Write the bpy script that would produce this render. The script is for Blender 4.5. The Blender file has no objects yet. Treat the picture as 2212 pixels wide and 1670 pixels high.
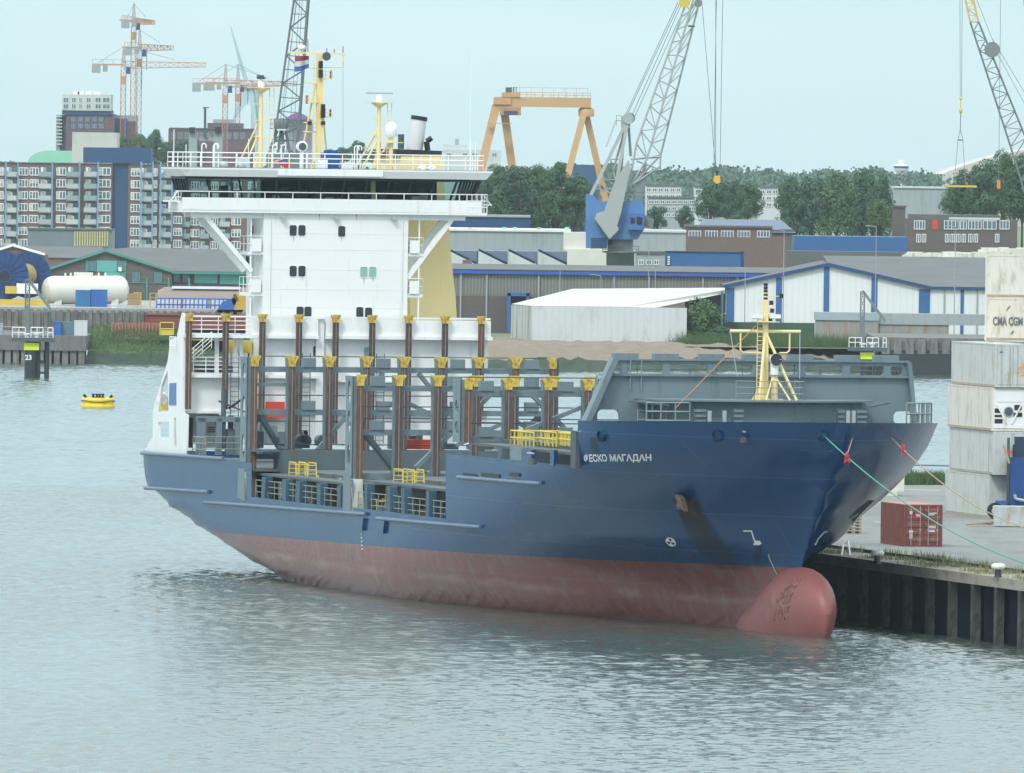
import bpy, bmesh, math, random
from mathutils import Vector, Matrix
from mathutils.geometry import tessellate_polygon
random.seed(7)
C = bpy.context.scene.collection
sc = bpy.context.scene
# ---------------------------------------------------------------- camera (measured from the photograph, 2212-px wide frame)
FPX, H, YH, ROLL = 26000., 27., 360., .013
PITCH = math.atan((835-YH)/FPX)
cam = bpy.data.cameras.new('camera'); camo = bpy.data.objects.new('camera', cam); C.objects.link(camo)
cam.sensor_width = 36; cam.lens = FPX/2212*36; cam.clip_start = 5; cam.clip_end = 90000
camo.location = (0, 0, H)
camo.rotation_mode = 'QUATERNION'
camo.rotation_quaternion = (Matrix.Rotation(math.pi/2-PITCH, 3, 'X') @ Matrix.Rotation(ROLL, 3, 'Z')).to_quaternion()
sc.camera = camo
# ---------------------------------------------------------------- sky, sun, exposure
SUN_EL, SUN_AZ = math.radians(48), math.radians(205)     # azimuth clockwise from +Y: behind and left of the camera
w = bpy.data.worlds.new('World'); sc.world = w; w.use_nodes = True
nt = w.node_tree; nt.nodes.clear()
sky = nt.nodes.new('ShaderNodeTexSky'); sky.sky_type = 'NISHITA'; sky.sun_disc = False
sky.sun_elevation = SUN_EL; sky.sun_rotation = SUN_AZ
sky.air_density = 1.0; sky.dust_density = 0.4; sky.ozone_density = 1.0
tint = nt.nodes.new('ShaderNodeMix'); tint.data_type = 'RGBA'; tint.blend_type = 'MULTIPLY'; tint.inputs[0].default_value = 1
tint.blend_type = 'MIX'; tint.inputs[0].default_value = .78; tint.inputs[7].default_value = (5.75, 8.35, 9.2, 1)     # thin even overcast over the clear sky
tgz = nt.nodes.new('ShaderNodeTexCoord'); sz0 = nt.nodes.new('ShaderNodeSeparateXYZ'); nt.links.new(tgz.outputs['Generated'], sz0.inputs[0])
zr_ = nt.nodes.new('ShaderNodeMapRange'); zr_.inputs[1].default_value = .02; zr_.inputs[2].default_value = .45; nt.links.new(sz0.outputs[2], zr_.inputs[0])
zc_ = nt.nodes.new('ShaderNodeMix'); zc_.data_type = 'RGBA'; zc_.inputs[6].default_value = (5.7, 8.3, 9.2, 1); zc_.inputs[7].default_value = (7.9, 8.5, 8.4, 1); nt.links.new(zr_.outputs[0], zc_.inputs[0]); nt.links.new(zc_.outputs[2], tint.inputs[7])
bg = nt.nodes.new('ShaderNodeBackground'); bg.inputs[1].default_value = .1
wo = nt.nodes.new('ShaderNodeOutputWorld')
tg = nt.nodes.new('ShaderNodeTexCoord'); sx_ = nt.nodes.new('ShaderNodeSeparateXYZ'); nt.links.new(tg.outputs['Generated'], sx_.inputs[0])
gr0 = nt.nodes.new('ShaderNodeMapRange'); gr0.inputs[1].default_value = 0; gr0.inputs[2].default_value = 1; gr0.inputs[3].default_value = 1.; gr0.inputs[4].default_value = 2.6   # overcast: brighter overhead
nt.links.new(sx_.outputs[2], gr0.inputs[0]); vm = nt.nodes.new('ShaderNodeVectorMath'); vm.operation = 'SCALE'
nt.links.new(sky.outputs[0], tint.inputs[6]); nt.links.new(tint.outputs[2], vm.inputs[0]); cm = nt.nodes.new('ShaderNodeMapping'); cm.inputs['Scale'].default_value = (5, 5, 26); nt.links.new(tg.outputs['Generated'], cm.inputs[0])      # faint cloud streaks
cn = nt.nodes.new('ShaderNodeTexNoise'); cn.inputs['Scale'].default_value = 2.2; cn.inputs['Detail'].default_value = 5; nt.links.new(cm.outputs[0], cn.inputs['Vector'])
cr = nt.nodes.new('ShaderNodeMapRange'); cr.inputs[1].default_value = .3; cr.inputs[2].default_value = .7; cr.inputs[3].default_value = .93; cr.inputs[4].default_value = 1.05; nt.links.new(cn.outputs[0], cr.inputs[0])
cx = nt.nodes.new('ShaderNodeMath'); cx.operation = 'MULTIPLY'; nt.links.new(gr0.outputs[0], cx.inputs[0]); nt.links.new(cr.outputs[0], cx.inputs[1]); nt.links.new(cx.outputs[0], vm.inputs['Scale']); nt.links.new(vm.outputs[0], bg.inputs[0]); nt.links.new(bg.outputs[0], wo.inputs[0])
sun = bpy.data.lights.new('sun', 'SUN'); suno = bpy.data.objects.new('sun', sun); C.objects.link(suno)
sun.energy = 1.7; sun.angle = math.radians(12); sun.color = (1, .97, .9)
d = Vector((math.sin(SUN_AZ)*math.cos(SUN_EL), math.cos(SUN_AZ)*math.cos(SUN_EL), math.sin(SUN_EL)))
suno.rotation_euler = d.to_track_quat('Z', 'Y').to_euler()
sc.view_settings.view_transform = 'Standard'; sc.view_settings.look = 'None'
sc.view_settings.exposure = 0.16; sc.view_settings.gamma = 1
# ---------------------------------------------------------------- measuring helpers: pixel of the 2212-px frame -> place in the world
def ray(u, v):
    du, dv = u-1106, v-835; c, s = math.cos(ROLL), math.sin(ROLL)
    x = du*c+dv*s; y = -du*s+dv*c; cp, sp = math.cos(PITCH), math.sin(PITCH)
    Y = FPX*cp-y*sp; return x/Y, (-FPX*sp-y*cp)/Y
def P(u, v, Y): r = ray(u, v); return Vector((r[0]*Y, Y, H+r[1]*Y))
def G(u, v, z=0.): r = ray(u, v); Y = (z-H)/r[1]; return Vector((r[0]*Y, Y, z))
TH = math.radians(15.5); SA = (math.sin(TH), -math.cos(TH)); SB = (math.cos(TH), math.sin(TH))
_B = G(1738, 1373, 0); ORG = (_B.x-100*SA[0], _B.y-100*SA[1])
def loc(p): dx, dy = p[0]-ORG[0], p[1]-ORG[1]; return Vector((dx*SA[0]+dy*SA[1], dx*SB[0]+dy*SB[1], p[2]))
def SY(u, v, y):
    r = ray(u, v); Y = (y+ORG[0]*SB[0]+ORG[1]*SB[1])/(r[0]*SB[0]+SB[1]); return loc((r[0]*Y, Y, H+r[1]*Y))
def SX(u, v, x):
    r = ray(u, v); Y = (x+ORG[0]*SA[0]+ORG[1]*SA[1])/(r[0]*SA[0]+SA[1]); return loc((r[0]*Y, Y, H+r[1]*Y))
def W(x, y, z): return Vector((ORG[0]+x*SA[0]+y*SB[0], ORG[1]+x*SA[1]+y*SB[1], z))
# ---------------------------------------------------------------- materials
MATS = {}
def mat(name, col, rough=.6, metal=0., var=.12, vs=.6, dirt=None, dirt_amt=0., dscale=(1, 1, .25), spec=.5, bump=0., bscale=3., ribs=0):
    if name in MATS: return MATS[name]
    m = bpy.data.materials.new(name); m.use_nodes = True; MATS[name] = m
    n = m.node_tree; b = n.nodes['Principled BSDF']; L = n.links.new
    b.inputs['Roughness'].default_value = rough; b.inputs['Metallic'].default_value = metal
    b.inputs['Specular IOR Level'].default_value = spec
    tc = n.nodes.new('ShaderNodeTexCoord')
    nz = n.nodes.new('ShaderNodeTexNoise'); nz.inputs['Scale'].default_value = vs; nz.inputs['Detail'].default_value = 6
    L(tc.outputs['Object'], nz.inputs['Vector'])
    mx = n.nodes.new('ShaderNodeMix'); mx.data_type = 'RGBA'
    c = list(col)
    mx.inputs[6].default_value = [max(0, k*(1-var)) for k in c]+[1]; mx.inputs[7].default_value = [k*(1+var) for k in c]+[1]
    L(nz.outputs[0], mx.inputs[0]); out = mx.outputs[2]
    if dirt:
        mp = n.nodes.new('ShaderNodeMapping'); mp.inputs['Scale'].default_value = dscale; L(tc.outputs['Object'], mp.inputs[0])
        n2 = n.nodes.new('ShaderNodeTexNoise'); n2.inputs['Scale'].default_value = 1.7; n2.inputs['Detail'].default_value = 8; n2.inputs['Roughness'].default_value = .7
        L(mp.outputs[0], n2.inputs['Vector'])
        rp = n.nodes.new('ShaderNodeMapRange'); rp.inputs[1].default_value = .62-.3*dirt_amt; rp.inputs[2].default_value = .78-.2*dirt_amt
        rp.inputs[4].default_value = min(1, .5+dirt_amt)
        L(n2.outputs[0], rp.inputs[0])
        m2 = n.nodes.new('ShaderNodeMix'); m2.data_type = 'RGBA'; L(rp.outputs[0], m2.inputs[0]); L(out, m2.inputs[6]); m2.inputs[7].default_value = list(dirt)+[1]
        out = m2.outputs[2]
    if ribs:                                           # vertical cladding joints
        wv = n.nodes.new('ShaderNodeTexWave'); wv.bands_direction = 'X'; wv.inputs['Scale'].default_value = ribs; L(tc.outputs['Object'], wv.inputs[0])
        r2 = n.nodes.new('ShaderNodeMapRange'); r2.inputs[1].default_value = .0; r2.inputs[2].default_value = .25; r2.inputs[3].default_value = .12; r2.inputs[4].default_value = 0; L(wv.outputs[0], r2.inputs[0])
        m3 = n.nodes.new('ShaderNodeMix'); m3.data_type = 'RGBA'; L(r2.outputs[0], m3.inputs[0]); L(out, m3.inputs[6]); m3.inputs[7].default_value = [k*.45 for k in col]+[1]; out = m3.outputs[2]
    L(out, b.inputs['Base Color'])
    if bump:
        n3 = n.nodes.new('ShaderNodeTexNoise'); n3.inputs['Scale'].default_value = bscale; n3.inputs['Detail'].default_value = 6; L(tc.outputs['Object'], n3.inputs['Vector'])
        bp = n.nodes.new('ShaderNodeBump'); bp.inputs['Strength'].default_value = bump; bp.inputs['Distance'].default_value = .1
        L(n3.outputs[0], bp.inputs['Height']); L(bp.outputs[0], b.inputs['Normal'])
    return m
def bricks(name, c1, c2, mortar, scale=1., w=1., h=.3, rough=.85):
    if name in MATS: return MATS[name]
    m = mat(name, c1, rough); n = m.node_tree; b = n.nodes['Principled BSDF']
    tc = n.nodes.new('ShaderNodeTexCoord'); mp = n.nodes.new('ShaderNodeMapping'); mp.inputs['Rotation'].default_value = (math.pi/2, 0, 0)
    br = n.nodes.new('ShaderNodeTexBrick'); br.inputs['Color1'].default_value = list(c1)+[1]; br.inputs['Color2'].default_value = list(c2)+[1]
    br.inputs['Mortar'].default_value = list(mortar)+[1]; br.inputs['Scale'].default_value = scale; br.inputs['Brick Width'].default_value = w
    br.inputs['Row Height'].default_value = h; br.inputs['Mortar Size'].default_value = .03
    n.links.new(tc.outputs['Object'], mp.inputs[0]); n.links.new(mp.outputs[0], br.inputs['Vector']); n.links.new(br.outputs[0], b.inputs['Base Color'])
    return m
RUST = (.12, .05, .025)
M = dict(
 white=mat('white_paint', (.78, .8, .8), .35, var=.04, vs=.35, dirt=(.5, .46, .38), dirt_amt=.14, dscale=(1.2, 1.2, .12), bump=.12, bscale=.8),
 white2=mat('white_rail', (.8, .8, .8), .4, var=.02),
 grey=mat('grey_paint', (.145, .2, .225), .45, var=.12, vs=.5, dirt=(.09, .12, .13), dirt_amt=.3),
 greyd=mat('grey_dark', (.06, .085, .1), .6, var=.25, vs=1.2),
 deck=mat('deck_grey', (.085, .11, .12), .7, var=.3, vs=.9, dirt=RUST, dirt_amt=.25, dscale=(1, 1, 1)),
 rust=mat('rusted_guide', (.07, .048, .042), .85, var=.45, vs=3., dirt=(.2, .17, .15), dirt_amt=.45, dscale=(2, 2, .25)),
 rusto=mat('orange_rust', (.13, .065, .04), .85, var=.5, vs=3., dirt=(.1, .05, .03), dirt_amt=.4, dscale=(2, 2, .3)),
 yel=mat('worn_yellow', (.66, .5, .06), .6, var=.12, dirt=(.25, .12, .05), dirt_amt=.68, dscale=(2.6, 2.6, 1.4)),
 yel2=mat('yellow_paint', (.58, .46, .06), .5, var=.08),
 cream=mat('cream_yellow', (.8, .65, .32), .5, var=.06, vs=.3, dirt=(.5, .32, .12), dirt_amt=.06),
 glassd=mat('dark_glass', (.012, .02, .03), .08, var=.3, spec=.8),
 glassg=mat('green_glass', (.25, .42, .4), .1, var=.1, spec=.8),
 black=mat('black_paint', (.012, .015, .02), .5, var=.3),
 red=mat('red_paint', (.55, .05, .03), .5, var=.1),
 bluep=mat('blue_panel', (.03, .12, .35), .5, var=.1),
 tarp=mat('blue_tarp', (.01, .07, .28), .6, var=.3, vs=2., bump=.6),
 steel=mat('galvanised', (.4, .43, .45), .4, metal=.3, var=.1),
 orange=mat('orange_plastic', (.75, .2, .03), .5),
 rope=mat('green_rope', (.08, .3, .22), .8, var=.2, vs=5), rope2=mat('tan_rope', (.42, .3, .2), .8, var=.3, vs=5),
)
# ---------------------------------------------------------------- mesh builder
ORD = ['first', 'second', 'third', 'fourth', 'fifth', 'sixth', 'seventh', 'eighth', 'ninth', 'tenth', 'eleventh', 'twelfth']
class MB:
    def __init__(s): s.v = []; s.f = []; s.mi = []; s.ms = []; s.sm = []
    def m(s, k):
        k = M[k] if isinstance(k, str) else k
        if k not in s.ms: s.ms.append(k)
        return s.ms.index(k)
    def add(s, vs, fs, k, smooth=False):
        b = len(s.v); i = s.m(k); s.v += [tuple(p) for p in vs]
        for f in fs: s.f.append([b+j for j in f]); s.mi.append(i); s.sm.append(smooth)
        return s
    def box(s, x0, x1, y0, y1, z0, z1, k):
        return s.add([(x0,y0,z0),(x1,y0,z0),(x1,y1,z0),(x0,y1,z0),(x0,y0,z1),(x1,y0,z1),(x1,y1,z1),(x0,y1,z1)],
            [(0,3,2,1),(4,5,6,7),(0,1,5,4),(1,2,6,5),(2,3,7,6),(3,0,4,7)], k)
    def bar(s, a, b, w, h, k, up=(0,0,1)):          # rectangular bar a->b, w across, h along 'up'
        a = Vector(a); b = Vector(b); t = (b-a).normalized(); u = Vector(up)
        if abs(t.dot(u)) > .98: u = Vector((1,0,0))
        sd = t.cross(u).normalized()*w/2; up_ = sd.cross(t).normalized()*h/2
        vs = [a-sd-up_, a+sd-up_, a+sd+up_, a-sd+up_, b-sd-up_, b+sd-up_, b+sd+up_, b-sd+up_]
        return s.add(vs, [(0,1,2,3),(7,6,5,4),(0,4,5,1),(1,5,6,2),(2,6,7,3),(3,7,4,0)], k)
    def tube(s, a, b, r, k, n=6, r2=None, cap=True):
        a = Vector(a); b = Vector(b); r2 = r if r2 is None else r2
        if (b-a).length < 1e-6: return s
        t = (b-a).normalized(); u = Vector((0,0,1)) if abs(t.z) < .9 else Vector((1,0,0))
        p = t.cross(u).normalized(); q = t.cross(p)
        vs = [a+(p*math.cos(2*math.pi*i/n)+q*math.sin(2*math.pi*i/n))*r for i in range(n)]
        vs += [b+(p*math.cos(2*math.pi*i/n)+q*math.sin(2*math.pi*i/n))*r2 for i in range(n)]
        fs = [(i, i+n, (i+1) % n+n, (i+1) % n) for i in range(n)]
        s.add(vs, fs, k, n > 5)
        if cap: s.add(vs, [tuple(range(n)), tuple(range(2*n-1, n-1, -1))], k)
        return s
    def path(s, pts, r, k, n=5):
        for a, b in zip(pts, pts[1:]): s.tube(a, b, r, k, n)
        return s
    def prism(s, poly, thick, k, holes=(), k2=None):   # poly: 3-D points in a plane; thick: Vector
        thick = Vector(thick); loops = [[Vector(p) for p in poly]]+[[Vector(p) for p in h] for h in holes]
        flat = [p for l in loops for p in l]
        tr = tessellate_polygon(loops); n = len(flat)
        s.add(flat+[p+thick for p in flat], [t for t in tr]+[tuple(i+n for i in reversed(t)) for t in tr], k)
        o = 0
        for l in loops:
            m_ = len(l); s.add(l+[p+thick for p in l], [(i, (i+1) % m_, (i+1) % m_+m_, i+m_) for i in range(m_)], k2 or k)
        return s
    def lathe(s, c, prof, k, n=16, axis='z', caps=True):
        c = Vector(c); vs = []
        for r, h in prof:
            for i in range(n):
                t = 2*math.pi*i/n; a, b = r*math.cos(t), r*math.sin(t)
                vs.append(c+(Vector((a,b,h)) if axis == 'z' else Vector((h,a,b)) if axis == 'x' else Vector((a,h,b))))
        fs = [(j*n+i, j*n+(i+1) % n, (j+1)*n+(i+1) % n, (j+1)*n+i) for j in range(len(prof)-1) for i in range(n)]
        s.add(vs, fs, k, True)
        if caps: s.add([vs[i] for i in range(n)], [tuple(range(n))], k); s.add([vs[len(vs)-n+i] for i in range(n)], [tuple(range(n))], k)
        return s
    def sphere(s, c, r, k, n=12, sq=(1,1,1)):
        prof = [(max(1e-4, math.sin(math.pi*j/8)), -math.cos(math.pi*j/8)) for j in range(9)]
        c = Vector(c); vs = []
        for a, h in prof:
            for i in range(n): t = 2*math.pi*i/n; vs.append(c+Vector((a*math.cos(t)*r*sq[0], a*math.sin(t)*r*sq[1], h*r*sq[2])))
        return s.add(vs, [(j*n+i, j*n+(i+1) % n, (j+1)*n+(i+1) % n, (j+1)*n+i) for j in range(8) for i in range(n)], k, True)
    def rail(s, pts, h, k, r=.03, mids=2, gap=1.5, n=4):
        pts = [Vector(p) for p in pts]; U = Vector((0,0,1))
        for j in range(mids+1):
            for a, b in zip(pts, pts[1:]): s.tube(a+U*h*(j+1)/(mids+1), b+U*h*(j+1)/(mids+1), r, k, n)
        for a, b in zip(pts, pts[1:]):
            m_ = max(1, round((b-a).length/gap))
            for i in range(m_+1): p = a.lerp(b, i/m_); s.tube(p, p+U*h, r, k, n)
        return s
    def lattice(s, a, b, w0, w1, n, r, k, up=(0,0,1), rb=None, h0=None, h1=None):
        a = Vector(a); b = Vector(b); t = (b-a).normalized(); u = Vector(up); rb = rb or r*.6
        if abs(t.dot(u)) > .98: u = Vector((0,1,0))
        sd = t.cross(u).normalized(); up_ = sd.cross(t).normalized()
        h0 = h0 or w0; h1 = h1 or w1; R = []
        for i in range(n+1):
            f = i/n; c = a.lerp(b, f); ww = (w0+(w1-w0)*f)/2; hh = (h0+(h1-h0)*f)/2
            R.append([c-sd*ww-up_*hh, c+sd*ww-up_*hh, c+sd*ww+up_*hh, c-sd*ww+up_*hh])
        for j in range(4): s.tube(R[0][j], R[-1][j], r, k, 4)
        for i in range(n):
            for j in range(4):
                p, q = (j, (j+1) % 4) if i % 2 else ((j+1) % 4, j)
                s.tube(R[i][p], R[i+1][q], rb, k, 3, cap=False); s.tube(R[i+1][j], R[i+1][(j+1) % 4], rb, k, 3, cap=False)
        return s
    def build(s, name, parent=None, label=None, **kw):
        me = bpy.data.meshes.new(name); me.from_pydata(s.v, [], s.f)
        for m_ in s.ms: me.materials.append(m_)
        me.polygons.foreach_set('material_index', s.mi); me.polygons.foreach_set('use_smooth', s.sm); me.update()
        o = bpy.data.objects.new(name, me); C.objects.link(o)
        if parent: o.parent = parent
        if label: o['label'] = label
        for k_, v_ in kw.items(): o[k_] = v_
        return o
def thing(name, label, cat, loc_=(0,0,0), rz=0., group=None):
    o = bpy.data.objects.new(name, None); C.objects.link(o); o.location = loc_; o.rotation_euler = (0,0,rz)
    o['label'] = label; o['category'] = cat; o.empty_display_size = .5
    if group: o['group'] = group
    return o
def tag(o, label, cat, group=None):
    o['label'] = label; o['category'] = cat
    if group: o['group'] = group
    return o
def dup(o, loc_=None, rz=None, label=None, scale=None, parent=None):
    c = o.copy(); C.objects.link(c)
    if parent: c.parent = parent
    if loc_ is not None: c.location = loc_
    if rz is not None: c.rotation_euler = (0,0,rz)
    if scale is not None: c.scale = (scale,)*3 if not hasattr(scale, '__len__') else scale
    if label: c['label'] = label
    for ch in list(o.children): dup(ch, parent=c)
    return c
def text_mesh(body, size, extr=.01, font=None):
    cu = bpy.data.curves.new('t', 'FONT'); cu.body = body; cu.size = size; cu.extrude = extr; cu.align_x = 'CENTER'; cu.align_y = 'CENTER'
    cu.offset = size*.032
    o = bpy.data.objects.new('t', cu); C.objects.link(o); dg = bpy.context.evaluated_depsgraph_get()
    me = bpy.data.meshes.new_from_object(o.evaluated_get(dg)); C.objects.unlink(o); bpy.data.objects.remove(o)
    vs = [v.co.copy() for v in me.vertices]; fs = [tuple(p.vertices) for p in me.polygons]; return vs, fs
def interp(tab, x):                                   # monotone cubic through (x, y) pairs
    n = len(tab)
    if x <= tab[0][0]: return tab[0][1]
    if x >= tab[-1][0]: return tab[-1][1]
    i = max(j for j in range(n-1) if tab[j][0] <= x)
    h = [tab[j+1][0]-tab[j][0] for j in range(n-1)]; dl = [(tab[j+1][1]-tab[j][1])/h[j] for j in range(n-1)]
    def sl(j):
        if j == 0: return dl[0]
        if j == n-1: return dl[-1]
        return 0 if dl[j-1]*dl[j] <= 0 else 2*dl[j-1]*dl[j]/(dl[j-1]+dl[j])
    t = (x-tab[i][0])/h[i]; a, b = tab[i][1], tab[i+1][1]; ma, mb = sl(i)*h[i], sl(i+1)*h[i]
    return (2*t**3-3*t*t+1)*a+(t**3-2*t*t+t)*ma+(-2*t**3+3*t*t)*b+(t**3-t*t)*mb
# ================================================================ THE SETTING
def structure(name, mb): o = mb.build(name); o['kind'] = 'structure'; return o
wm = bpy.data.materials.new('harbour_water'); wm.use_nodes = True; n = wm.node_tree; b = n.nodes['Principled BSDF']
b.inputs['Base Color'].default_value = (.065, .09, .078, 1); b.inputs['Roughness'].default_value = .06; b.inputs['IOR'].default_value = 2.8
tc = n.nodes.new('ShaderNodeTexCoord'); prev = None
for i, (sx, sy, st, di, det) in enumerate([(5., 3.5, 1., .035, 3)]):
    mp = n.nodes.new('ShaderNodeMapping'); mp.inputs['Scale'].default_value = (sx, sy, 1); mp.inputs['Rotation'].default_value = (0,0,.15*i-.1)
    n.links.new(tc.outputs['Object'], mp.inputs[0])
    nz = n.nodes.new('ShaderNodeTexNoise'); nz.inputs['Scale'].default_value = 1; nz.inputs['Detail'].default_value = det; nz.inputs['Roughness'].default_value = .6
    n.links.new(mp.outputs[0], nz.inputs['Vector'])
    bp = n.nodes.new('ShaderNodeBump'); bp.inputs['Strength'].default_value = st; bp.inputs['Distance'].default_value = di
    n.links.new(nz.outputs[0], bp.inputs['Height'])
    if prev: n.links.new(prev.outputs[0], bp.inputs['Normal'])
    prev = bp
n.links.new(prev.outputs[0], b.inputs['Normal'])
structure('water', MB().add([(-4000,-200,-.45),(4000,-200,-.45),(4000,1700,-.45),(-4000,1700,-.45)], [(0,1,2,3)], wm))
import numpy as np
def wave_sheet(x0, x1, y0, y1, dx, dy):                # wind-rippled water as real relief
    rs = np.random.RandomState(5); nx, ny = int((x1-x0)/dx)+1, int((y1-y0)/dy)+1
    X_, Y_ = np.meshgrid(np.linspace(x0, x1, nx), np.linspace(y0, y1, ny)); Zs = np.zeros_like(X_)
    patch_ = .8+.25*np.sin(X_*.05+Y_*.011+1)*np.sin(Y_*.017-X_*.03)+.2*np.sin(X_*.11-Y_*.028)
    NW = 46
    for i in range(NW):
        lam = .52*(2.9/.52)**(i/(NW-1)); k = 2*np.pi/lam; th = rs.normal(1.9, .7); s_ = WSL*np.sqrt(2/NW)*(1 if lam < 1.8 else .6)
        wv_ = s_/k*np.sin(k*(np.cos(th)*X_+np.sin(th)*Y_)+rs.uniform(0, 6.28)+.6*np.sin(.07*X_*rs.uniform(.5,1.5)+.05*Y_*rs.uniform(.5,1.5)))
        Zs += wv_*(patch_ if lam < 3 else 1)
    me = bpy.data.meshes.new('water'); n_ = nx*ny; me.vertices.add(n_); me.vertices.foreach_set('co', np.stack([X_, Y_, Zs], -1).astype(np.float32).ravel())
    ii = np.arange(n_).reshape(ny, nx); q = np.stack([ii[:-1,:-1], ii[:-1,1:], ii[1:,1:], ii[1:,:-1]], -1).reshape(-1, 4); m_ = len(q)
    me.loops.add(m_*4); me.loops.foreach_set('vertex_index', q.astype(np.int32).ravel()); me.polygons.add(m_); me.polygons.foreach_set('loop_start', np.arange(0, m_*4, 4, dtype=np.int32))
    me.polygons.foreach_set('use_smooth', np.ones(m_, dtype=bool)); me.update(calc_edges=True); me.materials.append(wm); o = bpy.data.objects.new('water', me); C.objects.link(o); o['kind'] = 'structure'
WSL = .2
wave_sheet(-58, 58, 495, 1000, .21, .26); wave_sheet(-95, 95, 1000, 1612, .6, .6)
landm = mat('land_soil', (.13, .16, .08), .95, var=.4, vs=.05)
structure('ground', MB().add([(-3000,1625,3),(3000,1625,3),(20000,40000,3),(-20000,40000,3)], [(0,1,2,3)], landm))
grassm = mat('bank_grass', (.065, .12, .04), .95, var=.5, vs=.35, dirt=(.13, .12, .07), dirt_amt=.25, dscale=(.3,.3,.3), bump=1, bscale=1.5)
algam = mat('algae_stone', (.03, .055, .035), .9, var=.5, vs=.6, bump=1, bscale=2)
dry = mat('dry_bank', (.2, .165, .125), .95, var=.3, vs=.4, dirt=(.1, .1, .06), dirt_amt=.25, dscale=(.3,.3,.3), bump=1, bscale=1.5)
conc = mat('concrete', (.3, .31, .3), .85, var=.2, vs=.4, dirt=(.16, .16, .15), dirt_amt=.35)
stone = mat('quay_stone', (.17, .17, .16), .9, var=.4, vs=.5, dirt=(.07, .07, .06), dirt_amt=.5, bump=.8)
def bank(name, u0, u1, vw, ym, zm, yt, zt, k1, k2, nn=60):      # two-tone river bank: low weedy stones, higher grass, uneven line
    mb = MB(); a = G(u0, vw); b_ = G(u1, vw); rows = []
    for i in range(nn+1):
        f = i/nn; x = a.x+(b_.x-a.x)*f; y = a.y+(b_.y-a.y)*f; j = lambda s: random.uniform(-s, s)
        rows.append([(x, y-3, -1), (x, y+j(.6), .05), (x, y+ym*.5+j(1), zm*.5+j(.2)), (x, y+ym+j(1), zm+j(.3)), (x, y+(ym+yt)/2+j(1.5), (zm+zt)/2+j(.3)), (x, y+yt+j(1), zt+j(.2)), (x, y+yt+60, zt)])
    vs = [p for r in rows for p in r]; m_ = 7
    for j in range(6): mb.add(vs, [(i*m_+j, (i+1)*m_+j, (i+1)*m_+j+1, i*m_+j+1) for i in range(nn)], k1 if j < 3 else k2, True)
    return structure(name, mb)
bank('grass_bank', 186, 560, 785, 5, 1.4, 30, 4.6, algam, grassm)
bank('river_bank', 900, 1925, 803, 5, 1.6, 26, 3.3, algam, dry)
# upper quay on the left (deck 7 m above the water)
ql = MB(); p0 = P(-400, 661, 1640).x; p1 = P(560, 661, 1640).x
ql.box(p0, p1, 1640, 2300, 2.8, 7.0, conc)
for i in range(60):
    x = p0+(p1-p0)*i/60; ql.box(x, x+.5, 1639.6, 1640, 3, 6.7, stone); ql.box(x+.5, x+(p1-p0)/60, 1639.85, 1640, 3, 6.5+random.uniform(-.2,.1), stone)
structure('quay_far', ql)
# pier on the right carrying the containers
asph = mat('pier_asphalt', (.19, .205, .2), .9, var=.15, vs=.15, dirt=(.12, .13, .125), dirt_amt=.45, dscale=(.15,.03,1))
coping = mat('coping_concrete', (.27, .26, .22), .9, var=.25, vs=.5, dirt=(.12, .12, .09), dirt_amt=.4, dscale=(.4,.4,1))
QZ = 3.9
e0 = G(1799.5, 1199.5, QZ); e1 = G(2212, 1254.5, QZ); ed = (e1-e0).normalized(); en = Vector((-ed.y, ed.x, 0))
if en.y < 0: en = -en
qa = e0-ed*88; qb = e1+ed*60
far0 = G(1900, 1040, QZ); far1 = G(2212, 1046, QZ)
pm = MB()
pm.prism([qa, qb, Vector((qb.x+80, far1.y+6, QZ)), Vector((qa.x+12, far0.y+10, QZ))], (0,0,-.6), coping)
structure('pier_edge', pm)
pm = MB(); o_ = en*5.2+Vector((0,0,.004))
pm.add([qa+o_, qb+o_, Vector((qb.x+80, far1.y+4, QZ+.004)), Vector((qa.x+14, far0.y+8, QZ+.004))], [(0,1,2,3)], asph)
for (a_, b_) in [((1850, 1086), (1902, 1086)), ((1955, 1058), (2030, 1060)), ((1890,1128),(1925,1130))]:
    a2 = G(a_[0], a_[1], QZ+.01); b2 = G(b_[0], b_[1], QZ+.01); pm.add([a2, b2, b2+Vector((0,1.2,0)), a2+Vector((0,1.2,0))], [(0,1,2,3)], mat('faded_marking', (.4,.42,.42), .8, var=.3))
structure('pier_pavement', pm)
wallm = mat('sheet_piling', (.005, .01, .016), .9, var=.4, vs=.5, dirt=(.012, .02, .015), dirt_amt=.2, spec=.08)
pm = MB(); L_ = (qb-qa).length; nn = int(L_/.9)
vs = []
for i in range(nn+1):
    q = qa+ed*(L_*i/nn)+en*(.55 if i % 2 else .9); vs += [(q.x, q.y, -2), (q.x, q.y, QZ-.5)]
pm.add(vs, [(2*i, 2*i+2, 2*i+3, 2*i+1) for i in range(nn)], wallm)
structure('pier_wall', pm)
pilem = mat('fender_pile', (.075, .075, .075), .8, var=.45, vs=1.5, dirt=(.012, .02, .018), dirt_amt=.75, dscale=(1,1,.5))
proto = None; q0 = G(1840, 1300, 0)
for i in range(10):
    d_ = (e0-qa).length+i*4.95+1.2
    q = qa+ed*d_+en*.25
    if proto is None: proto = MB().box(-.3, .3, -.2, .25, -2, QZ-.25, pilem).box(-.36,.36,-.24,.28,QZ-.6,QZ-.25,conc).build('fender_pile'); o = proto
    else: o = proto.copy(); C.objects.link(o)
    o.location = (q.x, q.y, 0); o.rotation_euler = (0,0,math.atan2(ed.y, ed.x)); o['group'] = 'concrete piles along the pier wall'
    o['label'] = 'weathered concrete pile on the dark pier wall, '+ORD[i]+' to the right of the bulbous bow'; o['category'] = 'pile'
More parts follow.
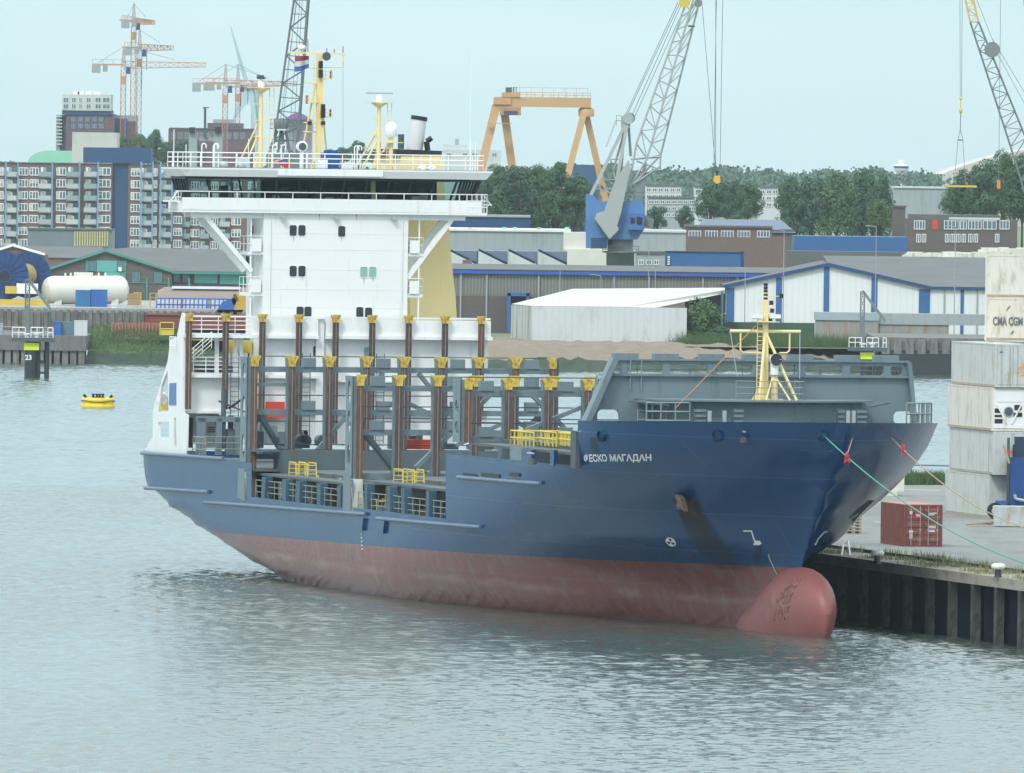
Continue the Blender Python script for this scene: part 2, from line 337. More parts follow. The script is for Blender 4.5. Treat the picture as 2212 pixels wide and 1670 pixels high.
# kerb rail on the coping, weeds, bollards
rm = mat('rail_steel', (.05,.04,.035), .7, var=.3)
tag(MB().bar(qa+en*3.4+Vector((0,0,.1)), qb+en*3.4+Vector((0,0,.1)), .16, .2, rm).bar(qa+en*3.9+Vector((0,0,.05)), qb+en*3.9+Vector((0,0,.05)), .3, .1, coping).build('crane_rail'), 'dark rusty crane rail running along the pier edge', 'rail')
gm = MB(); gk = mat('pier_weeds', (.16, .19, .08), .9, var=.4, vs=1.2, dirt=(.38, .35, .2), dirt_amt=.5, dscale=(.5,.5,.5)); 
def tuft(mb, c, h, n_, sp, k):
    for _ in range(n_):
        x = random.gauss(0, sp); y = random.gauss(0, sp); a = random.uniform(0, 3.14); hh = h*random.uniform(.5, 1.2); w_ = random.uniform(.02, .05); lx = random.uniform(-.3, .3)*hh
        p = Vector((c.x+x, c.y+y, c.z)); s_ = Vector((math.cos(a), math.sin(a), 0))*w_
        mb.add([p-s_, p+s_, p+Vector((lx, lx*.3, hh))], [(0,1,2)], k)
tot = (qb-qa).length
for i in range(330):
    d_ = (e0-qa).length-10+random.random()*75; r_ = random.choice([.6, 2.6, 4.1, 4.6, 1.5]) + random.uniform(-.4, .4)
    dens = .5+.5*math.sin(d_*.55)+random.uniform(-.2,.3)
    if dens < .62: continue
    tuft(gm, qa+ed*d_+en*r_, random.uniform(.15, .5), 22, .3, gk)
for i in range(160):
    f = random.random(); q = G(1945+f*100, 1046, QZ); tuft(gm, q+Vector((0, random.uniform(-2,1.5),0)), random.uniform(.5, 1.1), 30, .5, grassm)
gm = gm.build('pier_weeds', kind='stuff', label='dry and green weeds growing along the pier edge'); 
def bollard(u, v, label):
    q = G(u, v, QZ); t = thing('bollard', label, 'bollard', (q.x, q.y, QZ), 0, 'bollards on the pier edge')
    MB().lathe((0,0,0), [(.24,0),(.2,.1),(.17,.45)], 'black', 12).build('post', t)
    MB().lathe((0,0,0), [(.17,.45),(.38,.52),(.42,.66),(.3,.78),(.02,.8)], mat('bollard_head', (.75,.76,.7), .5, dirt=(.4,.3,.2), dirt_amt=.2), 12).build('head', t)
bollard(1895, 1218, 'white topped bollard on the pier edge below the brown container')
bollard(2156, 1247, 'white topped bollard on the pier edge nearest the right border')
MB().box(-.3,.3,-.3,.3,0,.35,conc)
t = tag(MB().path([G(1818,1200,QZ)+Vector((0,0,0)), G(1822,1196,QZ)+Vector((0,0,.6)), G(1832,1196,QZ)+Vector((0,0,.75)), G(1836,1201,QZ)], .06, 'white2').build('ladder_hoop'), 'white curved ladder handle at the pier edge by the bow', 'ladder')
tag(MB().path([G(u, v, QZ+.03) for u, v in ((2078,1101),(2110,1108),(2140,1110),(2175,1120),(2230,1126))], .05, 'black', 5).build('ground_cable'), 'dark cable lying across the pier by the skip', 'cable')
# railing on the far side of the pier
a_ = G(1925, 1043, QZ); b_ = G(2230, 1050, QZ)
tag(MB().rail([a_+Vector((0,3,0)), b_+Vector((0,3,0))], 1.3, mat('rail_blue_grey', (.18,.22,.28), .6), .07, 1, 6).build('railing'), 'low pipe railing on the far edge of the pier', 'railing')
tag(MB().tube((a_.x+1.6,a_.y+3,QZ),(a_.x+1.6,a_.y+3,QZ+8), .06,'greyd',6).build('marker_pole'), 'thin dark pole standing at the far edge of the pier', 'pole')
# ================================================================ THE CARGO SHIP (local frame: x forward, y to port, z up from the water)
HB = 10.6
ship = thing('cargo_ship', 'moored blue and grey container ship with empty rusty cell guides, white wheelhouse and red boot-topping', 'ship', (ORG[0], ORG[1], 0), math.atan2(SA[1], SA[0]))
LV = [
 (-2.5, [(-4,0),(2,5),(12,8),(30,8.6),(45,8.2),(60,6.2),(74,3),(86,.8),(98,0)]),
 (0.0, [(0,0),(2.5,4),(6,6.6),(12,8.6),(24,9.6),(40,9.7),(53,8.8),(68,6.6),(78,3.5),(85,1.7),(89,.8),(98.6,0)]),
 (1.0, [(-4.5,0),(-2.5,4.5),(2,7.9),(8,9.6),(17,10.3),(40,10.3),(53,9.6),(68,7.4),(78,4.3),(85,2.1),(90,.9),(98.8,0)]),
 (2.0, [(-9,0),(-7,5),(-3.5,8.2),(2,10),(9,10.5),(40,10.5),(53,10.1),(68,8.0),(78,4.9),(85,2.5),(90,1.2),(99,0)]),
 (3.0, [(-13.5,0),(-12,5.5),(-9.3,8.6),(-5,10.3),(0,10.6),(45,10.6),(53,10.4),(68,8.6),(77,5.9),(85,3.4),(90,1.9),(95,.75),(99.1,0)]),
 (4.0, [(-17.5,0),(-16.8,7),(-14.3,9.6),(-10.5,10.6),(48,10.6),(60,10.3),(69,9.2),(77,7.4),(84,5.2),(90,3.0),(95,1.3),(99.3,0)]),
 (5.1, [(-19.3,0),(-19.2,9.2),(-17.6,10.6),(54,10.6),(64,10.4),(72,9.6),(79,8.3),(85,6.6),(90,4.7),(95,2.5),(99,.65),(100.2,0)]),
 (6.5, [(-19.5,0),(-19.45,10.2),(-18.6,10.6),(56,10.6),(70,10.4),(77,9.7),(83,8.5),(88,6.9),(92,5.2),(96,3.2),(99.5,1.3),(101.6,0)]),
 (8.0, [(-19.6,0),(-19.55,10.2),(-18.7,10.6),(60,10.6),(76,10.5),(82,10.1),(87,9.1),(91,7.6),(95,5.7),(99,3.3),(102,1.1),(103.2,0)]),
 (9.5, [(-19.6,0),(-19.55,10.2),(-18.7,10.6),(66,10.6),(82,10.55),(87,10.2),(91,9.2),(95,7.6),(99,5.4),(102,3.2),(104,1.1),(104.8,0)]),
 (11.,  [(-19.6,0),(-19.55,10.2),(-18.7,10.6),(72,10.6),(86,10.55),(90,10.2),(94,9.2),(98,7.5),(102,5.1),(105,2.6),(106.3,1.0),(106.8,0)]),
 (12.6, [(-19.6,0),(-19.55,10.2),(-18.7,10.6),(78,10.6),(87,10.6),(91,10.35),(95,9.5),(99,8.0),(103,5.8),(106,3.3),(107.7,1.1),(108.2,0)])]
ZL = [l[0] for l in LV]
def hb(x, z):                                          # half breadth
    z = min(max(z, -2.5), 12.6); return max(0, interp([(l[0], interp(l[1], x)) for l in LV], z))
def onhull(u, v, side=-1):                             # nearest point of the shell along the ray of a pixel
    x = 109.; hit = None
    while x > -19.9:
        p = SX(u, v, x)
        if abs(p.y) <= hb(x, p.z) and p.z < 12.7 and x > -19.45: hit = x; break
        x -= .6
    if hit is None: return SY(u, v, side*HB)
    lo, hi = hit, hit+.6
    for _ in range(18):
        m_ = (lo+hi)/2; p = SX(u, v, m_)
        if abs(p.y) <= hb(m_, p.z): lo = m_
        else: hi = m_
    p = SX(u, v, lo); return p
ztop = 12.6
def sheer(x): return 12.05+.5*max(0, min(1, (x-84)/24))
XT1 = SY(524, 1000, -HB).x; XC0 = SY(543, 1070, -HB).x; XC1 = SY(962, 1110, -HB).x; XM = SY(752, 1030, -HB).x
XF = SY(1243, 960, -HB).x
def topz(x):
    if x < XC0: return 7.55
    if x < XM: return 5.35
    if x < XM+1.3: return 7.2
    if x < XC1: return 5.45
    if x < XF: return 9.45
    return 99
hullm = bpy.data.materials.new('hull_paint'); hullm.use_nodes = True; n = hullm.node_tree; b = n.nodes['Principled BSDF']; L = n.links.new
b.inputs['Roughness'].default_value = .17; b.inputs['Specular IOR Level'].default_value = .36
tc = n.nodes.new('ShaderNodeTexCoord'); sp = n.nodes.new('ShaderNodeSeparateXYZ'); L(tc.outputs['Object'], sp.inputs[0])
def mth(op, a, b_=None, c=None):
    q = n.nodes.new('ShaderNodeMath'); q.operation = op
    for i, t in enumerate((a, b_, c)):
        if t is None: continue
        if hasattr(t, 'links'): L(t, q.inputs[i])
        else: q.inputs[i].default_value = t
    return q.outputs[0]
def noise(scale, det=6, rough=.6, sc_=(1,1,1)):
    mp = n.nodes.new('ShaderNodeMapping'); mp.inputs['Scale'].default_value = sc_; L(tc.outputs['Object'], mp.inputs[0])
    q = n.nodes.new('ShaderNodeTexNoise'); q.inputs['Scale'].default_value = scale; q.inputs['Detail'].default_value = det; q.inputs['Roughness'].default_value = rough
    L(mp.outputs[0], q.inputs[0]); return q.outputs[0]
def mixc(f, a, b_):
    q = n.nodes.new('ShaderNodeMix'); q.data_type = 'RGBA'
    if hasattr(f, 'links'): L(f, q.inputs[0])
    else: q.inputs[0].default_value = f
    for i, t in ((6, a), (7, b_)):
        if hasattr(t, 'links'): L(t, q.inputs[i])
        else: q.inputs[i].default_value = list(t)+[1]
    return q.outputs[2]
def rng(x, a, b_, c=0., d_=1.):
    q = n.nodes.new('ShaderNodeMapRange'); L(x, q.inputs[0])
    for i, t in enumerate((a, b_, c, d_)): q.inputs[i+1].default_value = t
    return q.outputs[0]
X_, Z_ = sp.outputs[0], sp.outputs[2]
blue = mixc(noise(.25), (.002,.044,.13), (.003,.058,.16))
blue = mixc(rng(noise(1.2, 8, .7, (1,1,.12)), .58, .8, 0, .4), blue, (.02,.05,.085))
redc = mixc(noise(.5), (.17,.05,.044), (.22,.072,.064))
redc = mixc(rng(noise(1., 8, .7, (1.2,1.2,.22)), .5, .68, 0, .6), redc, (.2,.15,.14))
wl = mth('ADD', Z_, mth('MULTIPLY', noise(.8, 4, .5, (.2,.2,.2)), -.7))
redc = mixc(mth('MULTIPLY', mth('MULTIPLY', rng(wl, .9, 1.25), rng(wl, 1.65, 1.35)), rng(noise(.6, 5, .6, (.3,1,1)), .45, .62, .05, .5)), redc, (.3,.22,.19))
redc = mixc(rng(Z_, .5, .05, 0, .7), redc, (.14,.05,.045))
line = mth('SUBTRACT', Z_, mth('MULTIPLY_ADD', X_, .0118, 2.72))
col = mixc(rng(line, -.02, .02), redc, blue)
bmap = n.nodes.new('ShaderNodeMapping'); bmap.inputs['Rotation'].default_value = (math.pi/2, 0, 0); L(tc.outputs['Object'], bmap.inputs[0])
seam = n.nodes.new('ShaderNodeTexBrick'); L(bmap.outputs[0], seam.inputs['Vector']); seam.inputs['Scale'].default_value = 1; seam.inputs['Brick Width'].default_value = 9.; seam.inputs['Row Height'].default_value = 2.3
seam.inputs['Mortar Size'].default_value = .028; seam.inputs['Mortar Smooth'].default_value = .3
col = mixc(mth('MULTIPLY', seam.outputs['Fac'], .28), col, (.12,.17,.21))
col = mixc(rng(noise(.9, 8, .75, (1.5,1.5,.1)), .66, .8, 0, .45), col, (.1,.07,.06))
L(col, b.inputs['Base Color'])
bp = n.nodes.new('ShaderNodeBump'); bp.inputs['Strength'].default_value = .35; bp.inputs['Distance'].default_value = .06
L(noise(.45, 2, .4, (1,1,.6)), bp.inputs['Height']); L(bp.outputs[0], b.inputs['Normal'])
M['hull'] = hullm
# --- shell plating: grid of (station, level); stations run as a fraction of the way to the stem so that every level closes on it
zs = [-2.5, -1.2, 0, .5, 1, 1.5, 2, 2.5, 3, 3.5, 4, 4.5, 5.1, 5.35, 5.45, 6, 6.5, 7.2, 7.55, 8.3, 8.9, 9.45, 9.5001, 10.2, 11, 11.6, 12.6]
x0s = -19.6; base = sorted(set([x0s+.001, x0s+.06, x0s+.5]+[x0s+i*1.3 for i in range(1, 81)]+[XC0-.001, XC0+.001, XM-.001, XM+.001, XM+1.299, XM+1.301, XC1-.001, XC1+.001, XF-.001, XF+.001]))
base = [x for x in base if x < 84]
XB = 84.
def aft(z): return interp([(l[0], l[1][0][0]) for l in LV], z)
def stem(z): return interp([(l[0], l[1][-1][0]) for l in LV], z)
for side in (-1, 1):
    pass
mb = MB(); NX = len(base); NB = 44
def station(i, z):
    if i < NX:
        x = base[i]; a_ = aft(z); xx = max(x, a_)
        return xx, hb(xx, z)
    f = (i-NX+1)/NB; f = 1-(1-f)**1.35; x = XB+(stem(z)-XB)*f; return x, (hb(x, z) if f < 1 else 0)
cols = [[station(i, z) for z in zs] for i in range(NX+NB)]
for side in (-1, 1):
    vs = []
    for i, c_ in enumerate(cols):
        for j, (x, y) in enumerate(c_):
            z = zs[j]
            if z > 9.6 : z = 9.5+(z-9.5)*(sheer(x)-9.5)/(12.6-9.5)
            vs.append((x, side*y, z))
    m_ = len(zs); fs = []
    for i in range(len(cols)-1):
        xc = (cols[i][-1][0]+cols[i+1][-1][0])/2
        for j in range(m_-1):
            if zs[j+1] > topz(xc)+.01: continue
            q = (i*m_+j, (i+1)*m_+j, (i+1)*m_+j+1, i*m_+j+1)
            if abs(cols[i][j][0]-cols[i+1][j][0])+abs(cols[i][j][1]-cols[i+1][j][1]) < 1e-5 and abs(cols[i][j+1][0]-cols[i+1][j+1][0]) < 1e-5: continue
            fs.append(q if side < 0 else q[::-1])
    mb.add(vs, fs, 'hull', True)
# transom
tp = [(aft(z)+.02, -interp([(l[0], interp(l[1], l[1][0][0]+.15)) for l in LV], z), z) for z in (4.4, 5.1, 6.5, 7.55)]
mb.add([(x, y, z) for x, y, z in tp]+[(x, -y, z) for x, y, z in tp[::-1]], [tuple(range(8))], 'hull')
hull = mb.build('hull', ship)
from mathutils.bvhtree import BVHTree
bvh = BVHTree.FromPolygons([v.co for v in hull.data.vertices], [tuple(p.vertices) for p in hull.data.polygons])
def stick(x, z, side=-1, off=.02):                     # point on the finished plating
    r_ = bvh.ray_cast(Vector((x, side*20, z)), Vector((0, -side, 0)))
    return Vector((x, (r_[0].y if r_[0] else side*hb(x, z))+side*off, z))
# --- decks, inner walls, coamings (not visible outside the shell)
mb = MB()
def deckplate(xa, xb, z, k='deck', t=.12, nst=8, inset=.12):
    xs = [xa+(xb-xa)*i/nst for i in range(nst+1)]
    poly = [(x, -(hb(x, z)-inset), z) for x in xs]+[(x, hb(x, z)-inset, z) for x in xs[::-1]]
    poly = [p for i, p in enumerate(poly) if i == 0 or (Vector(p)-Vector(poly[i-1])).length > .02]
    mb.prism(poly, (0,0,-t), k)
deckplate(-19.3, XT1+2, 7.1); deckplate(XT1+2.2, XC1, 4.35, 'greyd'); deckplate(XC1+.1, XF, 8.9); deckplate(XF, 106.5, 11.0, nst=20)
mb.build('deck', ship)
coam = mat('coaming_grey', (.075,.105,.12), .6, var=.3, vs=.8, dirt=RUST, dirt_amt=.2)
mb = MB()                                              # hatch coamings and hatch deck seen above the side galleries
R1, R2, R3, R4 = [SY(u, v, 0).x for u, v in ((724.5, 760), (871.5, 900), (1111, 900), (1355, 900))]
Z2, Z3, Z4 = SX(600, 1024, R2+1).z, SX(900, 1040, R3+1).z, SX(1200, 960, R4+1).z
mb.box(XT1+3, R2-.5, -8.6, 8.6, 4.4, 8.4, coam).box(R2-.5, R3-.5, -8.3, 8.3, 4.4, Z2-.1, coam).box(R3-.5, R4-.7, -8.3, 8.3, 4.4, Z3-.1, coam).box(R4-.6, XF+.5, -8.0, 8.0, 8.9, Z4-.1, 'grey')
mb.box(R2-.4, R3-.55, -9.9, 10.2, Z2-.1, Z2+.05, 'deck').box(R3-.4, XC1-.1, -9.9, 10.2, Z3-.1, Z3+.05, 'deck').box(R4+.4, XF, -9.9, 9.9, Z4-.1, Z4+.05, 'deck').box(XT1+2, R2-.5, -10.3, 10.3, 8.25, 8.4, 'deck')
for xa, xb, zz in ((R2+.4, R3-.8, Z2), (R3+.8, R4-1.6, Z3), (R4+.8, XF-1, Z4)):
    nn = 2 if xb-xa > 15 else 1
    for i in range(nn):
        a_, b_ = xa+(xb-xa)*i/nn+.3, xa+(xb-xa)*(i+1)/nn-.3
        for k in range(2):
            mb.box(a_, b_, -8.2+k*8.3, -.1+k*8.3, zz+.05, zz+.32, 'deck')
hc = mb.build('hatch_cover', ship)
# --- side gallery: pillars between bulwark and hatch deck, railings, small fittings
mb = MB()
for u0, u1, vt, vb_, lean in ((563,571,1027,1087,-.2),(609,617,1030,1092,.1),(637,646,1032,1095,-.1),(684,692,1035,1099,.1),(727,735,1038,1104,0),
                        (787,793,1040,1110,.1),(836,843,1044,1114,.25),(867,874,1046,1117,.25),(919,926,1050,1120,0)):
    a_ = SY(u0, vb_, -HB+.02); b_ = SY(u1, vb_, -HB+.02); z1 = (Z2 if u0 < 750 else Z3)-.1
    MB().prism([(a_.x, -HB+.03, 5.0), (b_.x, -HB+.03, 5.0), (b_.x-lean, -HB+.03, z1), (a_.x-lean, -HB+.03, z1)], (0,.5,0), mat('pillar_paint', (.035,.085,.13), .5, var=.2)).build('side_pillar', ship)
mb = MB(); rl = mat('gallery_rail', (.22,.25,.23), .6)
for xa, xb in ((XC0+.2, XM-.3), (XM+1.6, XC1-.3)):
    mb.rail([(xa, -HB+.25, 5.3), (xb, -HB+.25, 5.3)], 1.15, rl, .03, 2, 1.6)
mb.build('gallery_railing', ship)
mb = MB()
for i in range(46):
    x = random.uniform(XC0+.6, XC1-.6)
    if XM-.8 < x < XM+2: continue
    w_ = random.uniform(.2, .9); h_ = random.uniform(.6, 2.2); y_ = random.uniform(-10, -9.1)
    MB().box(x, x+w_, y_, y_+.5, 4.4, 4.4+h_, random.choice(['grey','greyd','grey','black','steel','rusto'])).build('gallery_locker', ship)
for u in (690, 1000*.553+497.7*0,): pass
for i in range(14):
    x = random.uniform(XC0+.6, XC1-.6); MB().tube((x, -8.45, 4.4), (x, -8.45, 7), random.uniform(.05,.12), random.choice(['grey','steel','yel2','grey']), 6).build('gallery_pipe', ship)
def ladder_frame(u0, u1, vt, vb_, y=-10.0, x=None):   # yellow crossover ladders
    a_ = SY(u0, vb_, y); b_ = SY(u1, vb_, y); z1 = SY(u0, vt, y).z; mb = MB(); r = .045
    xs = (a_.x, b_.x)
    for yy in (y, y+.6):
        mb.tube((a_.x, yy, a_.z), (a_.x+.15, yy, z1), r, 'yel2', 5).tube((b_.x, yy, a_.z), (b_.x-.15, yy, z1), r, 'yel2', 5).tube((a_.x+.15, yy, z1), (b_.x-.15, yy, z1), r, 'yel2', 5)
    k = max(3, int((z1-a_.z)/.3))
    for i in range(k):
        z = a_.z+(z1-a_.z)*(i+.5)/k
        for x_ in (a_.x+.05, b_.x-.05): mb.tube((x_, y, z), (x_, y+.6, z), .03, 'yel2', 4)
    mb.build('yellow_ladder', ship)
for q in ((624,640,998,1026),(646,664,999,1027),(850,871,1013,1041),(879,896,1014,1042),(804,814,1078,1106)): ladder_frame(*q)
mb = MB()                                              # yellow railings beside row four
for ua, ub, vt, vb_ in ((1103, 1153, 930, 960), (1161, 1202, 931, 961), (1207, 1238, 935, 962)):
    a_ = SY(ua, vb_, -9.6); b_ = SY(ub, vb_, -9.6); z1 = SY(ua, vt, -9.6).z
    for yy in (-9.6, -8.4): mb.rail([(a_.x, yy, a_.z), (b_.x, yy, a_.z)], z1-a_.z, 'yel2', .05, 1, .8, 5)
    mb.rail([(a_.x, -9.6, a_.z), (a_.x, -8.4, a_.z)], z1-a_.z, 'yel2', .05, 1, .5, 5)
mb.build('yellow_railing', ship)
# rubbing strakes
def strake(u0, v0, u1, v1):
    a_ = onhull(u0, v0); b_ = onhull(u1, v1); mb = MB(); pts = []
    for i in range(13):
        f = i/12; x = a_.x+(b_.x-a_.x)*f; z = a_.z+(b_.z-a_.z)*f; pts.append(Vector((x, -hb(x, z)-.02, z)))
    n_ = 10; vs = []
    for p in pts:
        for j in range(n_): t = math.pi*(j/(n_-1)); vs.append((p.x, p.y-.2*math.sin(t), p.z+.135*math.cos(t)))
    mb.add(vs, [(i*n_+j, (i+1)*n_+j, (i+1)*n_+j+1, i*n_+j+1) for i in range(12) for j in range(n_-1)], strk, True)
    mb.add(vs, [tuple(range(n_)), tuple(range(12*n_, 13*n_))], strk)
    mb.build('rubbing_strake', ship)
strk = mat('strake_paint', (.06,.12,.2), .3, var=.15, dirt=(.2,.22,.24), dirt_amt=.3, spec=.6)
for q in ((309,979,485,991),(316,1054,453,1063),(446,1085,793,1111),(817,1120,1041,1139),(992,1031,1171,1045)): strake(*q)
for u, v in ((781,1118),(826,1124)):
    p = onhull(u, v); x = p.x
    MB().prism([(x-1.1,-HB-.02,p.z),(x+1.1,-HB-.02,p.z),(x+.8,-HB-.02,p.z-.8),(x-.8,-HB-.02,p.z-.8)], (0,-.16,0), 'hull').build('strake_bracket', ship)
# --- bulb
mb = MB(); bm_ = mat('bulb_red', (.23,.072,.066), .5, var=.12, vs=.6, dirt=(.3,.17,.12), dirt_amt=.25, dscale=(.5,.5,.5), spec=.5)
NS, NR = 34, 32; vs = []
def bdim(x):
    if x < 98.5: return tuple(interp([(t[0], t[k]) for t in BT], x) for k in (1, 2, 3))
    f = min(1, (x-98.5)/6.0); k = max(.02, math.sqrt(max(0, 1-f**2.3))); r0 = [interp([(t[0], t[j]) for t in BT], 98.5) for j in (1, 2, 3)]; return r0[0]*k, r0[1]*k, r0[2]+.35*f
BT = [(86,.4,1.0,-.6),(89,.95,1.9,-.6),(92,1.3,2.6,-.5),(95,1.48,3.2,.1),(97.5,1.6,3.1,.8),(99.5,1.62,2.85,1.1),(101.4,1.52,2.85,1.4),(102.8,1.34,2.4,1.55),(103.8,1.02,1.75,1.65),(104.3,.66,1.12,1.7),(104.5,.02,.03,1.7)]
for i in range(NS+1):
    x = 86+(104.5-86)*(1-(1-i/NS)**1.6)
    ry, rz, zc = bdim(x)
    for j in range(NR):
        t = 2*math.pi*j/NR; c_, s_ = math.cos(t), math.sin(t)
        yy = ry*c_*(1-.5*((1-s_)/2)**2*min(1, max(0, (x-91)/6))) ; vs.append((x, yy, zc+rz*s_))
mb.add(vs, [(i*NR+j, (i+1)*NR+j, (i+1)*NR+(j+1) % NR, i*NR+(j+1) % NR) for i in range(NS) for j in range(NR)], bm_, True)
mb.build('bulbous_bow', ship)
mb = MB(); sc_ = mat('scraped_primer', (.17,.12,.08), .8, var=.4, vs=4)
def onbulb(x, t):
    ry, rz, zc = bdim(x)
    c_, s_ = math.cos(t), math.sin(t); return Vector((x, (ry+.015)*c_*(1-.5*((1-s_)/2)**2*min(1, max(0, (x-91)/6))), zc+(rz+.015)*s_))
for k in range(9):
    x = 101.9-.3*k+random.uniform(-.1,.1); a0 = 1.95+.09*k; pts = [onbulb(x-.9*((i/16)**1.3)+.06*math.sin(i*1.7+k), a0+(3.2-a0)*i/16) for i in range(17)]
    for p, q in zip(pts, pts[1:]):
        if random.random() < .62: mb.bar(p, q, random.uniform(.012,.05), .02, sc_)
mb.path([onbulb(102.5+1.7*math.sin(i/12*1.5), 1.62+.0*i) for i in range(13)], .02, sc_)
mb.build('scrape_marks', ship)
# --- markings laid on the plating
def patch(pts, k, name, off=.02, side=-1, label=None):      # closed px polygon -> small marking following the shell
    q = [onhull(u, v, side) for u, v in pts]; q = [stick(p.x, p.z, side, off) for p in q]
    tr = tessellate_polygon([[Vector((p.x, p.z, 0)) for p in q]])
    return MB().add(q, [t for t in tr], k).build(name, ship, label=label)
wmk = mat('mark_white', (.7,.72,.72), .6, var=.1)
vs, fs = text_mesh('ФЕСКО МАГАДАН', 1.0, 0)
xs_ = [v.x for v in vs]; zs_ = [v.y for v in vs]; xa, xb, za, zb = min(xs_), max(xs_), min(zs_), max(zs_)
A0, A1 = onhull(1263, 981), onhull(1263, 1001); B0, B1 = onhull(1410, 980), onhull(1410, 999)
def ont(x, y):
    f = (x-xa)/(xb-xa); g = (y-za)/(zb-za); t0 = A1.lerp(B1, f); t1 = A0.lerp(B0, f); p = t0.lerp(t1, g); return stick(p.x, p.z, -1, .03)
MB().add([ont(v.x, v.y) for v in vs], fs, wmk).build('ship_name', ship)
def ring(u, v, ru, rv, k, name, n_=20, a0=0, a1=2*math.pi):
    return patch([(u+ru*math.cos(a0+(a1-a0)*i/n_), v+rv*math.sin(a0+(a1-a0)*i/n_)) for i in range(n_)], k, name)
patch([(1449+10.5*math.cos(.3*i)+3*math.sin(.3*i), 1171+10*math.sin(.3*i)) for i in range(21)], wmk, 'thruster_mark')
for a0 in (.2, 2.3, 4.4):
    mb = MB()
    pts = [(1449, 1171)]+[(1449+7.5*math.cos(a0+.2*i)+2*math.sin(a0+.2*i), 1171+7.5*math.sin(a0+.2*i)) for i in range(6)]
    patch(pts, 'hull', 'thruster_blade', off=.035)
patch([(1606,1146),(1625,1146),(1629,1160),(1633,1168),(1642,1168),(1646,1174),(1640,1178),(1627,1177),(1628,1174),(1631,1173),(1626,1160),(1623,1148.5),(1606,1148.5)], wmk, 'bulb_mark')
mb = MB()
for i in range(13):
    f = i/12; u, v = 1661+(1684-1661)*f, 1200+(1252-1200)*f
    p = onhull(u, v); q = stick(p.x, p.z, -1, .03); mb.box(q.x-.06, q.x+.06, q.y-.01, q.y+.02, q.z-.035, q.z+.035, wmk)
for i in range(5):
    p = onhull(781+.5*i, 1154+i*8); q = Vector((p.x, -(hb(p.x, p.z)+.02), p.z)); mb.box(q.x-.1, q.x+.1, q.y-.01, q.y+.02, q.z-.04, q.z+.04, wmk)
mb.build('draught_marks', ship)
# anchors; the pockets' shade painted as flat dark patches, with the rusty run-off below
anm = mat('anchor_pocket_shade', (.012,.02,.03), .8, var=.3)
stm = mat('rust_runoff', (.03,.028,.034), .75, var=.4, vs=1.5, dirt=(.13,.07,.045), dirt_amt=.35, dscale=(1,1,.3))
patch([(1450,1077),(1497,1077),(1512,1098),(1490,1108),(1468,1098)], anm, 'anchor_pocket_shade')
sm_ = stm; n = sm_.node_tree; L = n.links.new; b = n.nodes['Principled BSDF']
at = n.nodes.new('ShaderNodeVertexColor'); at.layer_name = 'fade'; L(at.outputs[0], b.inputs['Alpha'])
def stain(rows, name, nn=13):                           # rows: (u_left, u_right, v, strength): run-off that thins out at its edges
    vs, cs = [], []; r2 = []
    for a_, b_ in zip(rows, rows[1:]):
        for i in range(6): f = i/6; r2.append(tuple(a_[k]+(b_[k]-a_[k])*f for k in range(4)))
    rows = r2+[rows[-1]]
    for ul, ur, v, s_ in rows:
        for j in range(nn):
            f = j/(nn-1); p = onhull(ul+(ur-ul)*f, v); vs.append(stick(p.x, p.z, -1, .035)); cs.append(s_*(math.sin(math.pi*f)**.6 if 0 < f < 1 else 0))
    mb = MB().add(vs, [(i*nn+j, (i+1)*nn+j, (i+1)*nn+j+1, i*nn+j+1) for i in range(len(rows)-1) for j in range(nn-1)], sm_, True)
    o = mb.build(name, ship); ca = o.data.color_attributes.new('fade', 'FLOAT_COLOR', 'POINT')
    for i, c_ in enumerate(cs): ca.data[i].color = (c_, c_, c_, 1)
stain([(1455,1514,1080,.9),(1462,1524,1105,.9),(1472,1540,1130,.7),(1486,1560,1160,.55),(1504,1582,1185,.42),(1522,1602,1210,.3),(1538,1618,1232,.2)], 'rust_stain')
stain([(1632,1646,1180,.5),(1632,1648,1200,.4),(1630,1650,1225,.15)], 'rust_stain')
stain([(1274,1290,946,.7),(1276,1296,960,.6),(1280,1302,980,.2)], 'rust_stain')
patch([(1833,1118),(1876,1081),(1889,1081),(1856,1112),(1838,1134)], anm, 'anchor_pocket_shade', side=1)
patch([(1838,1128),(1844,1132),(1802,1176),(1792,1180)], stm2, 'rust_streak', side=1) if 0 else None
patch([(1759,1177),(1766,1163),(1779,1149),(1787,1147),(1787,1149.5),(1780,1151),(1768,1165),(1762,1178)], wmk, 'bulb_mark', side=1)
p = onhull(1480, 1086); ank = mat('rusty_anchor', (.2,.14,.11), .8, var=.3, vs=2)
mb = MB(); y = -(hb(p.x, p.z))
mb.prism([(p.x-1.3,y-.02,p.z+.35),(p.x-.9,y+.1,p.z-.45),(p.x,y-.05,p.z-.15),(p.x+.7,y-.0,p.z-.5),(p.x+1.5,y-.45,p.z+.3),(p.x+.3,y-.3,p.z+.5)], (0,-.3,0), ank)
mb.bar((p.x+.1,y-.25,p.z-.2),(p.x+.3,y-.5,p.z+.5), .35,.25, ank)
mb.build('anchor', ship)
